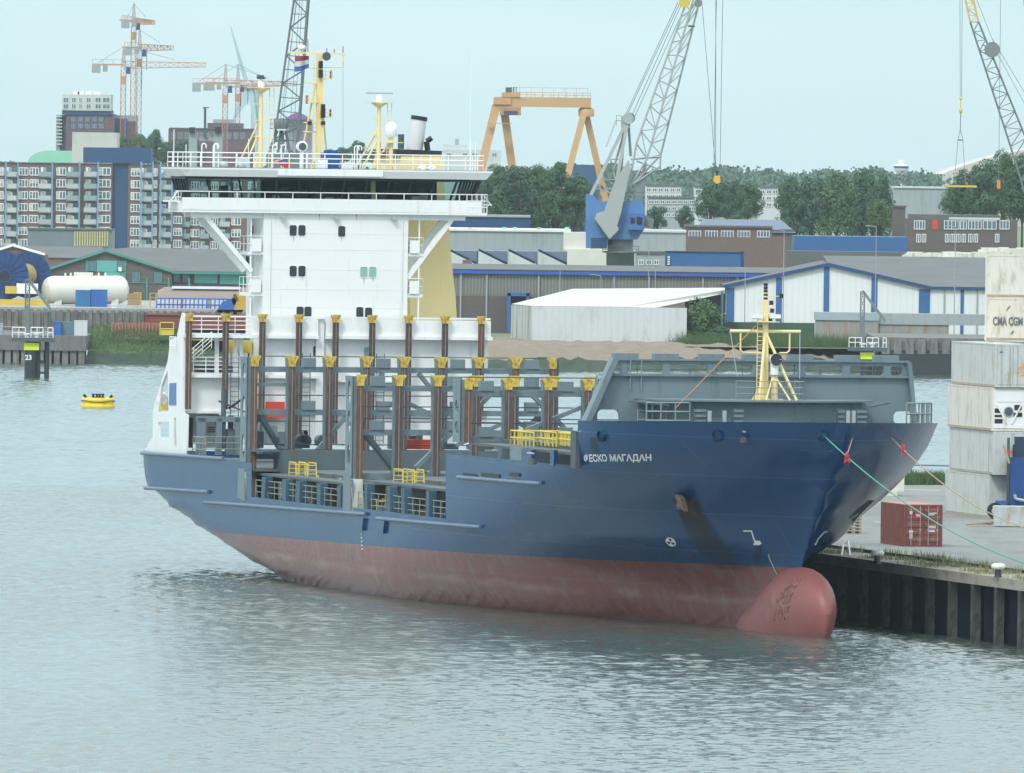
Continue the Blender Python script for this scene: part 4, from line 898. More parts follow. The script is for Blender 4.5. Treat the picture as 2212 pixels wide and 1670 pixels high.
# bridge wings, wheelhouse
WX0, WX1 = XH-3.2, XH+.3
ya, yb = hy(391, 440, .3), hy(1052, 450, .3); zw = hz(458); zw2 = hz(430)
mb = MB(); mb.box(WX0, WX1, ya, yb, zw-.12, zw+.05, 'white')
mb.box(WX1-.08, WX1, ya+.1, yb-.4, zw, zw2, 'white').box(WX0, WX1-.3, ya, ya+.08, zw, zw2-.25, 'white').box(WX0, WX1-1.2, yb-.08, yb, zw, zw2-.25, 'white')
for y0_, y1_, s_ in ((hy(415), yL, -1), (yR, hy(1005), 1)):
    for x_ in (XH-.35, XH-2.4): mb.box(x_-.2, x_+.2, y0_, y1_, zw-.48, zw-.1, 'white')
    for i in range(6): y_ = y0_+(y1_-y0_)*(i+.5)/6; mb.box(XH-2.4, XH-.3, y_-.05, y_+.05, zw-.32, zw-.1, 'white')
mb.build('bridge_wing_deck', house)
mb = MB()
for x_ in (XH-.35, XH-2.4):
    dx = x_-XH
    MB().bar((x_, hy(446,469), zw-.4), (x_, hy(542,584)+.1, hz(588)), .3, .42, 'white', up=(1,0,0)).build('wing_strut', house)
    MB().bar((x_, hy(978,475), zw-.4), (x_, hy(881,601), hz(600)), .3, .42, 'white', up=(1,0,0)).build('wing_strut', house)
mb = MB()
zr = hz(417); mb.rail([(WX1, ya, zw2-.35), (WX1, yb, zw2-.35)], zr-zw2+.35, 'white2', .035, 0, 1.85).rail([(WX1, yb, zw), (WX0+2, yb, zw)], zr-zw, 'white2', .035, 2, 1.0).rail([(WX1, ya, zw2-.4), (WX0+2, ya, zw2-.4)], zr-zw2+.4, 'white2', .035, 1, 1.0)
mb.rail([(WX1, yb-1.4, zw), (WX1, yb, zw)], zr-zw, 'white2', .03, 2, .35)
for y_, s_ in ((ya, -1), (yb, 1)): mb.box(XH-2.5, XH-.5, y_ if s_ > 0 else y_-.55, y_+.55 if s_ > 0 else y_, zw+.55, zw+.65, 'white').tube((XH-.6,y_+s_*.5,zw+.6),(XH-.6,y_,zr), .04,'white2')
mb.build('wing_railing', house)
# wheelhouse: raked glass all round, dark mullions, lit from the back windows
wx0, wx1 = XH-3.8, XH-.6
wyl, wyr = hy(408, 425), hy(1029, 430); tyl, tyr = hy(396, 384), hy(1044, 390)
zg0, zg1 = zw+.05, hz(386); zs_ = hz(433)
gm2 = bpy.data.materials.new('wheelhouse_glass'); gm2.use_nodes = True; n = gm2.node_tree; b = n.nodes['Principled BSDF']; b.inputs['Base Color'].default_value = (.05,.09,.1,1); b.inputs['Roughness'].default_value = .03
tr = n.nodes.new('ShaderNodeBsdfTransparent'); tr.inputs[0].default_value = (.72,.84,.84,1); ms = n.nodes.new('ShaderNodeMixShader'); ms.inputs[0].default_value = .16
n.links.new(tr.outputs[0], ms.inputs[1]); n.links.new(b.outputs[0], ms.inputs[2]); n.links.new(ms.outputs[0], n.nodes['Material Output'].inputs[0])
fm_ = mat('window_frame_dark', (.02,.035,.05), .5, var=.1)
def face(pa, pb, ta, tb, nn, name):                    # raked window wall between bottom edge pa-pb and top edge ta-tb
    g = MB(); fr = MB(); pa, pb, ta, tb = map(Vector, (pa, pb, ta, tb))
    g.add([pa, pb, tb, ta], [(0,1,2,3)], gm2); up_ = (ta-pa).normalized()
    for i in range(nn+1):
        f = i/nn; fr.bar(pa.lerp(pb, f), ta.lerp(tb, f), .17 if i in (0, nn) else .12, .14, fm_, up=(pb-pa).cross(up_))
    fr.bar(pa, pb, .12, .14, fm_).bar(ta-up_*.05, tb-up_*.05, .14, .16, fm_)
    o = fr.build('window_frame', wh); g.build('window_glass', wh)
wh = bpy.data.objects.new('wheelhouse', None); C.objects.link(wh); wh.parent = house
mid = [(wx1, hy(520,425)), (wx1+.0, hy(900,425))]
face((wx1,wyl+.2,zs_),(wx1,wyr-.2,zs_),(wx1+.5,tyl+.2,zg1),(wx1+.5,tyr-.2,zg1), 13, 'f')
face((wx0,wyl+.4,zs_),(wx0,wyr-.4,zs_),(wx0-.3,tyl+.4,zg1),(wx0-.3,tyr-.4,zg1), 9, 'b')
face((wx0,wyl+.2,zs_),(wx1,wyl+.2,zs_),(wx0-.2,tyl+.2,zg1),(wx1+.5,tyl+.2,zg1), 5, 's')
face((wx0,wyr-.2,zs_),(wx1,wyr-.2,zs_),(wx0-.2,tyr-.2,zg1),(wx1+.5,tyr-.2,zg1), 5, 's')
mb = MB(); mb.box(wx0, wx1-.0, wyl+.25, wyr-.25, zg0, zs_-.02, 'white').box(wx1, wx1+.05, wyl+.25, wyr-.25, zg0, zs_-.02, fm_)
mb.box(wx0+.3, wx0+.5, -4.2, 8.0, zs_, zg1, fm_).box(wx0+.5, wx1-1.4, -1.2, -.6, zs_, zg1, fm_).box(wx0+.5,wx1-.5,4.4,4.5,zs_,zg1,fm_)
for i in range(13): y_ = -5+i*.95+random.uniform(-.3,.3); mb.box(wx1-1.3, wx1-.6, y_, y_+random.uniform(.3,.8), zs_, zs_+random.uniform(.2,.75), random.choice(['greyd','black','greyd','steel']))
for y_ in (-7.2, -3, 1.5, 6.4): mb.box(wx1-2.2, wx1-1.7, y_, y_+.5, zs_, zs_+.9, 'greyd')
mb.box(wx1-1.0,wx1-.7,2.9,3.2,zs_,zg1,'cream').box(wx0, wx1, wyl+.3, wyr-.3, zg1+.02, zg1+.05, fm_)
mb.build('bridge_interior', wh)
# roof with thin raked eaves
mb = MB(); zr0, zr1 = zg1+.05, hz(366); rl_, rr_ = hy(384, 366), hy(1058, 378)
for (x0_, x1_, y0_, y1_, z0_, X0_, X1_, Y0_, Y1_, z1_) in ((wx0-.5,wx1+1.15,rl_+.4,rr_-.4,zr0, wx0-.8,wx1+1.35,rl_,rr_,zr1-.1),):
    vs = [(x0_,y0_,z0_),(x1_,y0_,z0_),(x1_,y1_,z0_),(x0_,y1_,z0_),(X0_,Y0_,z1_),(X1_,Y0_,z1_),(X1_,Y1_,z1_),(X0_,Y1_,z1_)]
    mb.add(vs, [(0,3,2,1),(4,5,6,7),(0,1,5,4),(1,2,6,5),(2,3,7,6),(3,0,4,7)], 'white')
    mb.box(X0_,X1_,Y0_,Y1_,z1_+.002,z1_+.1,'white').box(wx0-.4,wx1+.9,rl_+.6,rr_-.6,z1_+.1,z1_+.14,'bluep' if False else 'grey')
mb.box(wx1+.8, wx1+1.5, hy(595,380), hy(820,380), zr0+.12, zr1-.02, 'white')
mb.build('wheelhouse_roof', wh)
ZR = zr1+.05
rf = bpy.data.objects.new('monkey_island', None); C.objects.link(rf); rf.parent = house
mb = MB(); y0_, y1_ = hy(394, 360), hy(1043, 370); hr = hz(333)-ZR
mb.rail([(wx1+.7,y0_,ZR),(wx1+.7,y1_,ZR)], hr, 'white2', .035, 2, 1.25).rail([(wx0-.3,y0_,ZR),(wx0-.3,y1_,ZR)], hr, 'white2', .035, 2, 1.6).rail([(wx1+.7,y0_,ZR),(wx0-.3,y0_,ZR)], hr, 'white2', .035, 2, 1.4).rail([(wx1+.7,y1_,ZR),(wx0-.3,y1_,ZR)], hr, 'white2', .035, 2, 1.4)
mb.build('roof_railing', rf)
def goose(u, vt, x_=None, r=.045):
    x_ = x_ if x_ is not None else wx1-.5; p = SX(u, vt, x_); y_ = p.y; pts = [(x_, y_, ZR)]+[(x_, y_+.15-.15*math.cos(math.pi*i/6), p.z-.15+.15*math.sin(math.pi*i/6)) for i in range(7)]+[(x_, y_+.3, p.z-.3)]
    MB().path(pts, r, 'white2', 6).build('gooseneck_vent', rf)
for u, v in ((436,310),(463,310),(589,313),(608,313),(772,315),(461,312),(766,315)): goose(u, v)
for u, vt in ((376,279),(402,312),(537,300),(1017,300),(1027,305)): p = SX(u, vt, wx1-1); MB().tube((wx1-1,p.y,ZR),(wx1-1,p.y,p.z), .03,'white2',5).build('whip_aerial', rf)
p = SX(1018, 90, wx1-3); MB().tube((wx1-3,p.y,ZR),(wx1-3,p.y,p.z), .03,'white2',4,r2=.012).build('whip_aerial', rf)
def q5(u, v, x_): p = SX(u, v, x_); return Vector((x_, p.y, p.z))
# main mast
xm = wx1-2.2; mm = bpy.data.objects.new('main_mast', None); C.objects.link(mm); mm.parent = house
mb = MB(); yb_ = q5(687,362,xm).y; zt_ = q5(687,114,xm).z
mb.box(xm-.17,xm+.17,yb_-.16,yb_+.16,ZR,zt_,'cream').box(xm+.17,xm+.3,yb_+.1,yb_+.22,ZR,q5(0,150,xm).z,'cream').box(xm-.5,xm+.5,yb_-.42,yb_+.45,ZR,ZR+.3,'cream'); mb.build('mast_column', mm)
mb = MB()
for u0, v0, u1, v1 in ((654,322,682,178),(705,325,692,180)): mb.tube(q5(u0,v0,xm-.8)*1, q5(u1,v1,xm), .07,'cream')
mb.tube(q5(655,285,xm), q5(687,285,xm), .05,'cream').tube(q5(655,265,xm), q5(687,265,xm), .05,'cream'); mb.build('mast_stay_leg', mm)
mb = MB(); mb.bar(q5(623,113,xm), q5(747,117,xm), .12,.14,'cream').tube(q5(741,118,xm), q5(741,145,xm), .04,'cream').tube(q5(741,145,xm), q5(668,147,xm), .035,'cream').tube(q5(660,178,xm), q5(687,180,xm), .04,'cream')
for u, v in ((651,100),(665,85),(706,104),(722,106),(741,100)): mb.tube(q5(u,115,xm), q5(u,v,xm), .03,'greyd',4)
mb.build('yardarm', mm)
mb = MB()
for ua, ub, v in ((690,716,170),(690,716,252),(663,687,221)): mb.box(xm-.25,xm+.25,q5(ua,v,xm).y,q5(ub,v,xm).y,q5(700,v,xm).z-.05,q5(700,v,xm).z+.02,'cream').rail([q5(ua,v,xm+.25),q5(ub,v,xm+.25)],.5,'cream',.02,1,.4)
mb.build('light_platform', mm)
for u, v in ((715,160),(714,243),(663,213)): p = q5(u,v,xm); MB().lathe(p-Vector((0,0,.35)),[(.06,0),(.09,.1),(.09,.5),(.06,.6)],mat('lamp_red',(.2,.03,.025),.4),8).build('navigation_light', mm)
p = q5(703,122,xm+.3); MB().lathe(p,[(.07,-.5),(.2,.0),(.3,.3)],'greyd',12,axis='x').build('horn', mm)
p = q5(652,103,xm); MB().sphere(p,.28,'white',12,(1,1,.75)).build('aerial_dome', mm)
mb = MB()
for u, va, vb_ in ((692,150,168),(692,132,148),(697,262,270),(668,262,270),(697,225,255)): p = q5(u,va,xm+.35); mb.box(xm+.3,xm+.6,p.y-.12,p.y+.12,q5(u,vb_,xm).z,p.z,'black')
for v in range(130,355,8): z = q5(0,v,xm).z; mb.tube((xm+.25,yb_-.45,z),(xm+.25,yb_-.2,z),.02,'cream',4)
mb.tube((xm+.25,yb_-.45,ZR),(xm+.25,yb_-.45,zt_),.03,'cream',4); mb.build('mast_ladder', mm)
mb = MB()
for u in (651, 741): mb.tube(q5(u,120,xm), q5(u,340,xm+.5), .012, 'greyd', 3)
mb.build('halyard', mm)
# courtesy flag (red, white, blue bands) waving
vs, cw = [], []; x_ = xm+.1
for i in range(13):
    for j in range(7):
        f, g = i/12, j/6; u_ = 637+f*31; v_ = 122+g*(33-7*f*f)+ -1.5*f; p = q5(u_, v_, x_); vs.append((x_+.35*math.sin(f*6)*f, p.y, p.z))
mb = MB(); cols_ = [mat('flag_red',(.3,.04,.06),.7), mat('flag_white',(.5,.52,.54),.7), mat('flag_blue',(.05,.12,.32),.7)]
for r_ in range(3):
    fs = [(i*7+j, (i+1)*7+j, (i+1)*7+j+1, i*7+j+1) for i in range(12) for j in (2*r_, 2*r_+1)]; mb.add(vs, fs, cols_[r_], True)
mb.build('courtesy_flag', mm)
# radar masts
def radar_mast(u, vtop, r_, uladder, scan):
    x_ = wx1-1.2; t = bpy.data.objects.new('radar_mast', None); C.objects.link(t); t.parent = house; y_ = q5(u,300,x_).y; zt = q5(u,vtop,x_).z
    mb = MB(); mb.tube((x_,y_,ZR),(x_,y_,zt),.18,'cream',10,r2=.13).tube((x_-1.2,y_-1.3,ZR),(x_,y_,ZR+(zt-ZR)*.62),.07,'cream').tube((x_,y_-.2,ZR+.4*(zt-ZR)),(x_,y_-1.1,ZR),.07,'cream')
    mb.prism([(x_,y_-.5,ZR),(x_,y_-.2,ZR),(x_,y_-.2,ZR+1)], (.06,0,0),'cream')
    mb.build('mast_pole', t)
    mb = MB(); mb.lathe((x_,y_,zt),[(.2,-.3),(.55,-.04),(.55,0)],'cream',12)
    mb.box(x_-.5,x_+.5,y_-.85,y_+.85,zt,zt+.05,'cream')
    for k in range(4): mb.box(x_-.1,x_+.1,y_-.45,y_+.45,zt-1.1-1.1*k,zt-1.05-1.1*k,'cream')
    mb.build('radar_platform', t)
    mb = MB(); mb.tube((x_+.1,y_+.55,ZR),(x_+.1,y_+.55,zt),.03,'cream',4).tube((x_+.1,y_+.85,ZR),(x_+.1,y_+.85,zt),.03,'cream',4)
    for k in range(int((zt-ZR)/.3)): mb.tube((x_+.1,y_+.55,ZR+.3*k),(x_+.1,y_+.85,ZR+.3*k),.02,'cream',3)
    mb.build('ladder', t)
    mb = MB(); mb.lathe((x_,y_,zt),[(.2,.04),(.24,.2),(.22,.45),(.1,.55)],'white',12)
    if scan: mb.box(x_-.07,x_+.07,y_-.92,y_+.92,zt+.58,zt+.68,'steel')
    else: mb.box(x_-.7,x_+.7,y_-.1,y_+.1,zt+.58,zt+.7,'greyd').box(x_-.1,x_+.15,y_-.3,y_+.15,zt+.6,zt+.85,'greyd')
    mb.build('radar_scanner', t)
radar_mast(563, 190, 1, 0, False); radar_mast(818, 222, 1, 0, True)
x_ = wx1-1.2; p = q5(845, 276, x_); y_ = p.y; t = bpy.data.objects.new('satellite_dome', None); C.objects.link(t); t.parent = house
MB().lathe((x_,y_,p.z-.4),[(.3,-.25),(.42,-.1),(.42,.4),(.36,.6),(.22,.75),(.03,.8)],'white',16).build('dome', t)
MB().tube((x_,y_,ZR),(x_,y_,p.z-.6),.16,'cream',8).box(x_-.4,x_+.4,y_-.75,y_+.75,q5(845,307,x_).z-.05,q5(845,307,x_).z,'cream').tube((x_,y_-.9,ZR+.8),(x_,y_,ZR+1.8),.06,'cream').build('dome_post', t)
# roof clutter
p = q5(652, 317, wx1); mb = MB().lathe(p,[(.36,-.2),(.38,.15),(.3,.2)],'white',16,axis='x').lathe(p,[(.27,.16),(.27,.205)],'greyd',14,axis='x').tube((wx1,p.y,ZR),(wx1,p.y,p.z-.3),.14,'white',10); mb.build('searchlight', rf)
p = q5(714, 338, wx1-.6); mb = MB().box(wx1-1.3,wx1-.2,p.y-.52,p.y+.5,ZR,p.z+.25,'tarp').box(wx1-1.1,wx1-.4,p.y-.35,p.y+.4,p.z+.25,p.z+.42,'tarp'); mb.build('tarpaulin_cover', rf)
for ua, ub, vt in ((684-.0,703,0),(739,762,352),(686,708,345)):
    if vt: a_, b_ = q5(ua,vt,wx1), q5(ub,vt,wx1); MB().box(wx1-.5,wx1,a_.y,b_.y,ZR,a_.z,'white').build('roof_locker', rf)
a_, b_ = q5(515,332,wx1), q5(540,332,wx1); MB().box(wx1-.3,wx1,a_.y,b_.y,ZR,a_.z-.25,mat('pale_panel',(.5,.58,.68),.5)).build('roof_panel', rf)
for u, v in ((483,355),(520,356),(912,362),(933,362)): p = q5(u,v,wx1+.3); MB().lathe(p-Vector((0,0,.2)),[(.3,0),(.36,.15),(.2,.3),(.1,.4)],random.choice(['steel','white']),12).build('roof_floodlight', rf)
p = q5(601, 350, wx1); MB().sphere((wx1,p.y,p.z), .3,'orange',8,(.6,1,.5)).build('life_buoy_light', rf)
p = q5(618, 352, wx1+.2); mb = MB().prism([(wx1+.2,p.y-.5,p.z-.1),(wx1+.2,p.y+.1,p.z+.2),(wx1+.2,p.y+.4,p.z-.1),(wx1+.2,p.y,p.z-.35)],(.05,0,0),'red').prism([(wx1+.21,p.y-.6,p.z+.1),(wx1+.21,p.y,p.z+.32),(wx1+.21,p.y+.1,p.z+.2),(wx1+.21,p.y-.5,p.z-.05)],(.05,0,0),'bluep'); mb.build('signal_flag', rf)
# landings and stair tower, both sides
mb = MB(); lk = MB(); lr = MB()
for yi, s_, ue in ((yL, -1, 535), (yR, 1, 914)):
    y2 = hy(ue, 600); x0_, x1_ = XH-2.2, XH-.1
    mb.box(HX1+.2, XH-2.6, min(yi, yi+s_*.3), max(yi, yi+s_*.3), zB-.2, zw-.1, 'white') if s_ < 0 else None
    for vt, vb_ in ((546,552),(634,641)):
        zt = hz(vt); mb.box(x0_, x1_, min(yi,y2), max(yi,y2), hz(vb_), zt, 'white'); lk.box(XH-.6, XH+.02, min(yi+s_*.15, yi+s_*.8), max(yi+s_*.15, yi+s_*.8), zt+.03, zt+.88, 'white')
        lr.rail([(x1_,yi,zt),(x1_,y2,zt),(x0_,y2,zt)], 1.05, 'white2', .025, 1, 1.1)
    lr.tube((XH-.2,y2-s_*.25,hz(690)),(XH-.2,y2-s_*.25,zw), .06,'white2',6)
    if mb.v: mb.build('stair_landing', house)
    lk.build('life_jacket_locker', house); lr.build('landing_railing', house); mb = MB(); lk = MB(); lr = MB()
window(605*.35+331.8, 304+.35*550, 'glassd', .25, .6, XH-2.3+.0); window(534, 562, 'glassd', .25, .6, XH-2.3)
# funnel and its casing behind the port side
xf = XH-6.; fn = bpy.data.objects.new('funnel', None); C.objects.link(fn); fn.parent = ship
def qf(u, v, x_=None): x_ = xf if x_ is None else x_; p = SX(u, v, x_); return (x_, p.y, p.z)
mb = MB(); mb.prism([qf(878,462),qf(968,462),qf(975,560),qf(984,640),qf(989,725),qf(878,725)], (-5,0,0), 'cream').prism([qf(884,643),qf(978,643),qf(984,725),qf(884,725)], (.15,0,0), 'cream').prism([qf(860,372),qf(957,372),qf(966,470),qf(860,470)], (-5,0,0), 'cream').prism([qf(866,338),qf(953,338),qf(957,372),qf(864,372)], (-5,0,0), 'cream').prism([qf(855,322),qf(955,326),qf(954,338),qf(857,338)], (-5,0,0), 'black')
mb.build('funnel_casing', fn)
a_, b_ = Vector(qf(894,328,xf-2)), Vector(qf(906,252,xf-2)); R_ = .58; ex = mat('exhaust_white',(.6,.6,.62),.5,var=.1,dirt=(.3,.3,.3),dirt_amt=.15)
mb = MB().tube(a_, b_, R_, ex, 20, r2=.52); t_ = (b_-a_).normalized(); mb.tube(b_-t_*.25, b_+t_*.02, .56,'black',20); mb.build('exhaust_pipe', fn)
p = Vector(qf(924,325,xf-1.5)); MB().tube(p, p+Vector((0,-.1,.6)), .2,'black',8).tube(p+Vector((0,-.1,.6)), p+Vector((.1,.25,.85)), .18,'black',8).build('small_exhaust', fn)
p = Vector(qf(866,322,xf-1)); MB().tube(p, p+Vector((0,0,1.0)), .22,'greyd',8).build('small_exhaust', fn)
# ================================================================ PIER: containers, machine, lines
def wmat(name, c, **k): return mat(name, c, .5, var=.06, dirt=(.36,.29,.2), dirt_amt=.38, **k)
contw = [wmat('reefer_white', (.6,.61,.57)), wmat('reefer_offwhite', (.64,.62,.55)), wmat('reefer_grey', (.5,.53,.51)), wmat('reefer_cream', (.66,.61,.52))]
cbase = mat('rail_rust', (.36,.3,.22), .8, var=.4, vs=2)
def container(name, label, corner, rz, Lx, h_, m_, end='doors', group=None, corr=True, lock=None):
    """origin: near-left bottom corner. local x to the right along the end, y away along the long side, z up"""
    t = thing(name, label, 'container', corner, rz, group); w_ = 2.438
    mb = MB(); mb.box(.03, w_-.03, .03, Lx-.03, .1, h_-.03, m_)
    n_ = int(Lx/.28)
    if corr:
        for side, x_ in ((-1, .03), (1, w_-.03)):
            vs = []
            for i in range(4*n_+1):
                f = i % 4; d_ = .0 if f in (0, 1) else .036
                y_ = .12+(Lx-.24)*i/(4*n_); vs += [(x_+side*(d_-.02), y_, .15), (x_+side*(d_-.02), y_, h_-.1)]
            mb.add(vs, [(2*i, 2*i+2, 2*i+3, 2*i+1) for i in range(4*n_)], m_)
    mb.build('box', t)
    fr = MB(); c_ = .12
    for x_ in (0, w_-c_):
        for y_ in (0, Lx-c_): fr.box(x_, x_+c_, y_, y_+c_, 0, h_, m_)
        fr.box(x_, x_+c_, c_, Lx-c_, 0, .16, cbase if end != 'red' else m_).box(x_+.005, x_+c_-.005, c_, Lx-c_, h_-.1, h_-.002, m_)
    for y_ in (0, Lx-c_): fr.box(c_, w_-c_, y_, y_+c_, 0, .15, m_).box(c_, w_-c_, y_, y_+c_, h_-.12, h_-.002, m_)
    fr.build('frame', t)
    if end in ('doors', 'red'):
        for k in (0, 1):
            x0 = c_+.02+k*(w_-2*c_)/2; x1 = x0+(w_-2*c_)/2-.04; d_ = MB(); d_.box(x0, x1, -.02, .03, .18, h_-.15, m_)
            if end == 'red':
                z = .26
                for j in range(5): d_.prism([(x0+.05,-.02,z),(x0+.05,-.06,z+.06),(x0+.05,-.06,z+.2),(x0+.05,-.02,z+.26)], (x1-x0-.1,0,0), m_); z += .45
            d_ = d_.build('door', t); b2 = MB()
            for x_ in (x0+.28, x1-.2): b2.tube((x_, -.08, .1), (x_, -.08, h_-.08), .022, 'steel', 6); b2.box(x_-.05, x_+.05, -.1, -.02, 1.0, 1.08, 'steel')
            b2.build('lock_bar', d_)
    elif end == 'reefer':
        d_ = MB(); wt = mat('unit_white', (.74,.75,.74), .45, dirt=(.4,.33,.25), dirt_amt=.2)
        d_.box(c_, w_-c_, -.01, .05, .16, h_-.13, wt).box(.35, w_-.35, -.04, 0, h_-.95, h_-.35, wt)
        for x_, z_, a, b_ in ((.2,.5,.55,.3),(.2,.92,.5,.16),(1.5,.95,.6,.28),(1.55,1.4,.5,.35),(.2,1.2,.4,.3)): d_.box(x_, x_+a, -.03, 0, z_, z_+b_, 'black')
        d_.prism([(.3,-.05,1.75),(.42,-.05,1.75),(1.1,-.05,.5),(1.0,-.05,.45)], (0,-.05,0), wt).prism([(1.95,-.05,1.75),(2.07,-.05,1.75),(1.4,-.05,.45),(1.3,-.05,.5)], (0,-.05,0), wt)
        d_.box(.25,w_-.25,-.05,-.0,.18,.42,wt)
        d_.build('cooling_unit', t); p_ = MB().lathe((1.15,-.06,1.3),[(.34,-.03),(.34,.02)],'steel',20,axis='y').lathe((1.15,-.1,1.3),[(.28,-.02),(.28,.02)],'greyd',18,axis='y'); p_.build('fan', t)
    else:
        d_ = MB(); d_.box(c_, w_-c_, -.0, .05, .16, h_-.13, m_); d_.build('end_panel', t)
    return t
HC = 2.896
def stack(ub, vb, z0): return G(ub, vb, z0)
S0 = stack(1968.5+.0*0, 1123, QZ)                      # near corner of the long side in the photograph (bottom container)
S1 = stack(1968.5-93.8, 1111, QZ)
pA = stack((3600+1090/4.175)*.553, (1650+1560/4.175)*.553, QZ); pB = stack((3600+385/4.175)*.553, (1650+1475/4.175)*.553, QZ)
ang = math.atan2(pB.y-pA.y, pB.x-pA.x)-math.pi/2
ang = math.asin(max(-1, min(1, (pA.x-pB.x)/12.19)))
labels = ['lowest grey reefer container of the tall white stack on the pier', 'second reefer container from the bottom of the tall white stack', 'white reefer container with fan unit, third from the bottom of the stack', 'reefer container with door end and orange emblem, fourth from the bottom of the stack']
for k in range(4):
    off = [(0,0),(.05,-.9),(-.05,-.7),(.1,-.9)][k]; c_ = pA+Vector((math.cos(ang), math.sin(ang), 0))*off[0]+Vector((-math.sin(ang), math.cos(ang), 0))*off[1]
    c_.z = QZ+HC*k+.03*k
    t = container('reefer_container', labels[k], c_, ang, 12.19, HC, contw[[2,2,1,2][k]], ['plain','plain','reefer','doors'][k], 'white reefer containers stacked on the pier', corr=False)
    if k == 3:
        mb = MB()
        for j in range(7): a = j*.9; mb.prism([(1.75+.22*math.cos(a),-.03,1.05+.3*math.sin(a)),(1.95+.22*math.cos(a),-.03,1.1+.3*math.sin(a)),(1.85+.22*math.cos(a),-.03,1.3+.3*math.sin(a))],(0,-.01,0),mat('emblem_orange',(.75,.38,.04),.6))
        mb.build('emblem', t); MB().prism([(.25,-.03,2.3),(.55,-.03,2.3),(.4,-.03,2.45)],(0,-.01,0),'bluep').build('emblem', t)
# upper pair standing further right on the next row
S2 = P((3600+1030/4.175)*.553, (950+1560/4.175)*.553, pA.y+4)
zz = QZ+HC*4+.12; sc_u = (3600+1025/4.175)*.553
yy = pA.y+9.5
for k in range(2):
    base = P(sc_u, 735, yy); z_ = SZ = base.z+k*(HC+.03)
    # these show their long side almost square-on: turned against the lower ones
    t = container('reefer_container', ['upper reefer container with the stencilled shipping line name, below the topmost one', 'topmost cream container of the stack, cut off by the right border'][k], (base.x, base.y, z_), .0, 2.438, HC, contw[3 if k == 0 else 1], 'plain', 'white reefer containers stacked on the pier', corr=False)
    for o in [t]: 
        for ch in list(t.children): bpy.data.objects.remove(ch)
    mb = MB().box(0.03, 12.16, .03, 2.41, .1, HC-.03, contw[3 if k == 0 else 1]); mb.build('box', t)
    fr = MB()
    for x_ in (0, 12.07):
        for y_ in (0, 2.32): fr.box(x_, x_+.12, y_, y_+.12, 0, HC, contw[1])
    fr.box(.12, 12.07, 0, .12, 0, .18, cbase).box(.12, 12.07, 0.005, .12, HC-.12, HC-.002, contw[3]).build('frame', t)
    t.rotation_euler = (0, 0, -.24)
    if k == 0:
        ik = mat('stencil_grey', (.12,.14,.15), .7)
        vs, fs = text_mesh('CMA CGM', .62, 0); MB().add([(1.6+v.x*.72, -.012+.0, 1.28+v.y*1.25) for v in vs], [f for f in fs], ik).build('stencilled_name', t)
        MB().prism([(1.45,-.01,1.95),(1.55,-.01,2.2),(1.75,-.01,2.4),(1.7,-.01,2.25)],(0,-.01,0),ik).prism([(1.75,-.01,.4),(1.95,-.01,.5),(2.05,-.01,.7),(1.9,-.01,.62)],(0,-.01,0),ik).build('stencilled_mark', t)
# hidden support below the upper pair: three more of the row behind
for k in range(4):
    c_ = P(sc_u+95, 900, yy); c_.z = QZ+(HC+.03)*k
    container('reefer_container', ['lowest','second','third','uppermost'][k]+' reefer container of the rear row standing beneath the two topmost boxes', c_, ang, 12.19, HC, contw[k % 3], 'plain', 'rear row of reefer containers', corr=False)
# brown container
pr = G((3400+545/4.175)*.553, (1850+1192/4.175)*.553, QZ); redm = mat('container_brown', (.17,.05,.04), .55, var=.15, vs=.8, dirt=(.26,.12,.09), dirt_amt=.35, dscale=(1,1,.5))
t = container('shipping_container', 'short reddish brown container with door bars alone at the pier edge', pr, .21, 6.058, 2.591, redm, 'red')
MB().box(.12,2.3,.12,5.93,2.57,2.6,mat('faded_roof',(.42,.2,.16),.8,var=.2)).build('roof', t)
lm = mat('label_crimson', (.5,.02,.06), .5); d_ = MB().box(.69,1.02,-.075,-.065,1.78,2.12,lm)
vs, fs = text_mesh('TAL', .17, 0); d_.add([(.855+v.x, -.078, 1.93+v.y) for v in vs], fs, wmk); d_.build('company_plate', t)
mb = MB().box(.33,.5,-.065,-.055,2.0,2.2,wmk).box(.3,.55,-.065,-.055,.88,1.0,wmk).box(.33,.53,-.065,-.055,.5,.85,mat('plate_grey',(.4,.45,.42),.5))
for z_, w_ in ((2.05,.5),(1.95,.35),(1.25,.45),(1.15,.45),(1.0,.4),(.92,.4)): mb.box(1.55,1.55+w_,-.065,-.055,z_,z_+.05,wmk)
mb.build('marking', t)
# pallets
t = thing('pallet_stack', 'stack of wooden pallets on the pier behind the bow', 'pallets', G(1838, 1152, QZ)+Vector((0,0,0)), .2)
wd = mat('pallet_wood', (.35,.22,.12), .8, var=.3, vs=3)
for k in range(9):
    mb = MB(); z_ = .2*k
    for i in range(7): mb.box(-.6, .6, -.55+i*.17, -.43+i*.17, z_+.12, z_+.15, wd)
    for i in range(3): mb.box(-.6+.5*i, -.45+.5*i, -.6, .6, z_+.02, z_+.12, wd)
    mb.build('pallet', t)
# white block far left on pier
q_ = G(1926, 1072, QZ); t = thing('concrete_barrier', 'cream block on a plinth on the pier just right of the bow flare', 'barrier', q_, 0)
MB().box(-3,0.4,0,2,0,.35,mat('cream_conc',(.6,.56,.45),.8)).build('plinth', t); MB().box(-2.9,.9,.2,1.8,.35,2.2,mat('cream_conc2',(.62,.6,.52),.8)).build('block', t)
